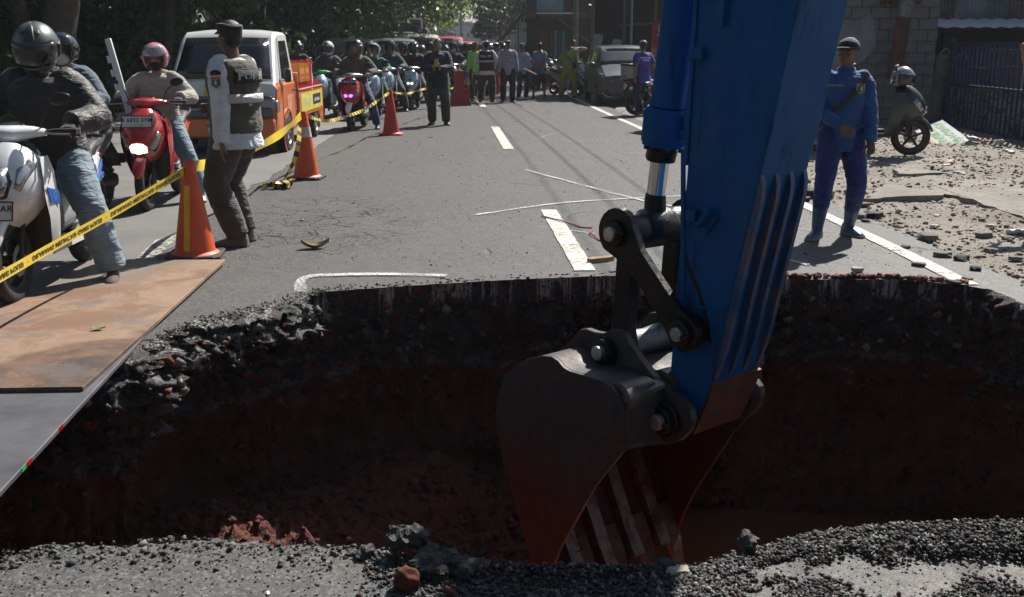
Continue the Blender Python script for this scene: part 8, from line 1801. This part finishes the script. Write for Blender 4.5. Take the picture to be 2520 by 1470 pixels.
chunk('dark asphalt lump on the right near rim behind the pale stone', 1640, 1398, (.028, .02, .014), i=4)
chunk('round dark asphalt lump at the crest of the near right rim', 1838, 1360, (.020, .020, .018), i=5, dz=.03)
rock('stone', 'flat pale brown stone on the near rim right of the bucket', 'stone', G(1665, 1402, .012), (.045, .032, .02), 'p', 0, rz=.4)
rock('stone', 'pale stone with thin shadow near the far right rim', 'stone', G(2110, 664, .02), (.048, .036, .045), 'p', 1)
big = [(2010, 486, .20, 'd', 'large dark rock beside the excavator arm at the road edge'), (1978, 495, .10, 'd', 'dark rock touching the large rock'), (2108, 537, .10, 's', 'brown angular stone right of the boots'), (2150, 535, .11, 'd', 'square dark block beside the brown angular stone'), (2130, 546, .05, 'd', 'small dark stone in front of the square block'), (2125, 508, .08, 's', 'grey stone at the end of the broken slab'), (2280, 590, .12, 's', 'low grey stone in the gravel'), (2320, 632, .08, 's', 'rounded stone in the gravel'), (2365, 640, .08, 'd', 'dark rounded stone in the gravel'), (2260, 655, .06, 's', 'long flat stone near the white line'), (2420, 583, .09, 's', 'pale flat stone in the middle gravel'), (2440, 620, .06, 's', 'small stone right of the dark rounded one'), (2480, 590, .06, 's', 'small stone by the slab edge'), (2400, 665, .06, 'd', 'dark stone in the near gravel'), (2350, 700, .05, 'd', 'dark stone near the pit corner'), (2300, 560, .05, 'p', 'pale stone below the slab'), (2230, 610, .05, 's', 'brownish stone close to the line'), (2500, 640, .06, 's', 'stone at the right edge of the picture'), (1985, 448, .09, 's', 'pale rubble block behind the large dark rock'), (2020, 440, .08, 's', 'grey rubble block behind the blue trousers'), (1970, 430, .08, 's', 'rubble block next to the arm'), (2380, 690, .045, 's', 'small grey stone nearest the corner of the pit'), (2440, 560, .05, 'p', 'whitish stone by the broken slab')]
for i, (u, v, s_, k, lab) in enumerate(big): p = G(u, v); p.z = max(0, verge_z(p.x, p.y)) + s_ * .2; rock('stone', lab, 'stone', p, (s_, s_ * .75, s_ * .7), k, i, 'stones lying on the right verge', i * 1.3)
def slab(label, px, th, z=.0):
    P = [G(u, v) for u, v in px]; P2 = []
    for i, p in enumerate(P):
        q = P[(i + 1) % len(P)]; n = max(2, int((q - p).length / .12))
        for k in range(n): r = p.lerp(q, k / n); P2.append((r.x + .10 * noise.noise(r * 3) + .05 * noise.noise(r * 9), r.y + .12 * noise.noise(r * 3 + V((9, 0, 0))) + .05 * noise.noise(r * 9 + V((9, 0, 0)))))
    c = V((sum(p[0] for p in P2) / len(P2), sum(p[1] for p in P2) / len(P2)))
    mb = MB(); mb.loft([[(c.x + (x - c.x) * k, c.y + (y - c.y) * k, z + zz + .1 + .02 * noise.noise(V((x, y, 0)) * 2)) for x, y in P2] for zz, k in ((-.15, 1), (th - .02, 1.), (th, .985))])
    return tag(mb.build('concrete_slab', CONC, None, 30), label, 'slab')
slab('broken concrete slab across the verge with a crumbled front edge', [(2120, 500), (2217, 496), (2296, 492), (2330, 486), (2381, 500), (2437, 520), (2560, 560), (2560, 470), (2400, 452), (2280, 440), (2180, 462)], .03, -.085)
slab('cracked slab piece behind the first', [(2200, 440), (2290, 436), (2400, 446), (2470, 440), (2440, 418), (2300, 412), (2210, 420)], .03, -.075)
# fallen leaves, wood, red wire, litter
DRY = mat('dry brown leaf', (.30, .17, .08), .8, var=.4, scale=30); DRY2 = mat('pale dry leaf', (.42, .32, .18), .8, var=.3, scale=30); GRL = mat('green leaf', (.10, .17, .05), .6, var=.3, scale=30)
def leaf(label, p, L, m, rz=0., curl=.25, asp=.5, group=None):
    v = []; 
    for i in range(9):
        t_ = i / 8; w_ = math.sin(PI * t_ ** .8) * L * asp * .5
        for s_ in (-1, -.5, 0, .5, 1): v.append(((t_ - .5) * L, s_ * w_ + .02 * L * math.sin(9 * t_ + s_), L * (curl * (abs(s_) ** 2) * .35 + curl * (2 * t_ - 1) ** 2 * .5) + .003))
    o = MB().add(v, [(i * 5 + j, i * 5 + j + 1, (i + 1) * 5 + j + 1, (i + 1) * 5 + j) for i in range(8) for j in range(4)]).build('fallen_leaf', m, None, 60, False); o.location = p; o.rotation_euler = (0, 0, rz); return tag(o, label, 'leaf', group)
leaf('large curled dry leaf on the asphalt right of the boots', G(776, 612), .22, mat('large dry leaf', (.34, .22, .10), .8, var=.45, scale=18), .25, .42, .55); leaf('green leaf lying on the rusty steel plate', G(242, 812, .046), .075, GRL, .3, .2, .55)
for i, (u, v, L, lab) in enumerate(((875, 583, .06, 'small orange-brown leaf right of the large curled one'), (745, 543, .09, 'pale narrow leaf in the cracked patch'), (830, 520, .05, 'tiny pale scrap in the cracked patch'), (665, 452, .09, 'brown leaf below the loose tape'), (708, 463, .07, 'yellowish leaf below the loose tape'), (700, 455, .08, 'brown leaf right beside the tape heap'), (995, 635, .04, 'pale scrap near the sprayed corner'), (1200, 453, .05, 'curled leaf in the middle of the road'), (1060, 340, .09, 'pale leaf behind the third cone'), (1000, 350, .08, 'dry leaf left of the man with the phone'), (870, 500, .07, 'thin dry leaf on the cracked asphalt'), (1640, 545, .05, 'leaf near the crossing spray lines'), (1720, 470, .05, 'leaf beside the arm'), (2000, 520, .05, 'leaf behind the boots'), (1555, 492, .06, 'pale leaf on the crossing of the spray lines'), (960, 400, .09, 'pair of leaves before the third cone'), (1850, 640, .05, 'small leaf close to the rim'), (1130, 405, .06, 'leaf in the right half of the lane'), (1270, 300, .10, 'pale leaf by the road centre'), (1350, 278, .1, 'pale leaf before the standing men'))):
    leaf(lab, G(u, v), L, (DRY, DRY2)[i % 2], i * 1.1, .2, .45, 'dry leaves scattered on the road')
wd = thing('wood_offcut', 'split piece of pale brown wood lying beside the lane dash', 'wood', G(1478, 640, .012), R(28)); MB().prism([(-.10, -.03), (.05, -.035), (.115, -.012), (.12, .012), (.04, .03), (-.06, .028), (-.115, .006)], lambda a, b, d: V((a, b, d)), -.010, .022).build('wood_body', mat('split wood', (.40, .25, .14), .85, var=.4, scale=7, bump=.4, bscale=25), wd, 25)
tag(MB().tube([G(u, v, .012) + V((0, 0, .008 * math.sin(i * 2))) for i, (u, v) in enumerate(((1333, 532), (1380, 545), (1430, 558), (1460, 561), (1452, 575), (1475, 590), (1510, 598)))], .006, 6).build('red_wire', mat('red wire', (.30, .03, .03), .5)), 'thin red wire lying across the lane dash beside the link pin', 'wire')
tag(MB().box(G(660, 1460, .004), (.008, .02, .004), (0, 0, .3)).build('paper_scrap', WHITEP), 'tiny white scrap near the bottom edge', 'scrap')
for i, (u, v, s_, c_, lab) in enumerate(((2395, 365, .22, (.4, .4, .38), 'crumpled white bag under the gate'), (2425, 372, .12, (.45, .06, .05), 'red wrapper under the gate'), (2455, 378, .16, (.38, .37, .34), 'white litter right of the red wrapper'), (2300, 428, .10, (.42, .30, .22), 'pinkish cardboard scrap by the slab'), (2330, 432, .2, (.40, .28, .20), 'torn cardboard below the sign'), (2480, 405, .14, (.42, .4, .36), 'pale plastic scrap in the gate shadow'), (2360, 450, .12, (.40, .38, .34), 'white scrap on the rear slab'), (2430, 465, .08, (.4, .4, .38), 'small white scrap on the slab'), (2500, 580, .16, (.5, .5, .5), 'long white plastic strip by the slab edge'), (2345, 520, .05, (.5, .5, .52), 'white bottle top in the gravel'), (2230, 440, .06, (.4, .35, .05), 'yellow scrap left of the slab'))):
    p = G(u, v); p.z = max(0, verge_z(p.x, p.y)) + .02 + (.06 if v < 500 and u > 2200 else 0); o = obj('litter', remeshed(MB().box((0, 0, 0), (s_, s_ * .5, s_ * .12), (.1, .2, i), .01), max(.008, s_ * .07), 1, .4, s_ * .10, (12 / s_ * .15,) * 3, i, mat('litter' + str(i), c_, .6, var=.3, scale=20)), None, p); tag(o, lab, 'litter')
# ================================================================ the hazy air over the road
HZ = bpy.data.materials.new('pale haze'); HZ.use_nodes = True; nh = HZ.node_tree; nh.nodes.remove(nh.nodes['Principled BSDF'])
pvn = nh.nodes.new('ShaderNodeVolumePrincipled'); pvn.inputs['Color'].default_value = (.86, .92, 1, 1); pvn.inputs['Density'].default_value = .0007; pvn.inputs['Anisotropy'].default_value = .0
nh.links.new(pvn.outputs[0], nh.nodes['Material Output'].inputs['Volume'])
tag(MB().box((0, 420, 11), (820, 980, 26)).build('haze', HZ, None, 0), kind='stuff')
sc.cycles.volume_bounces = 0
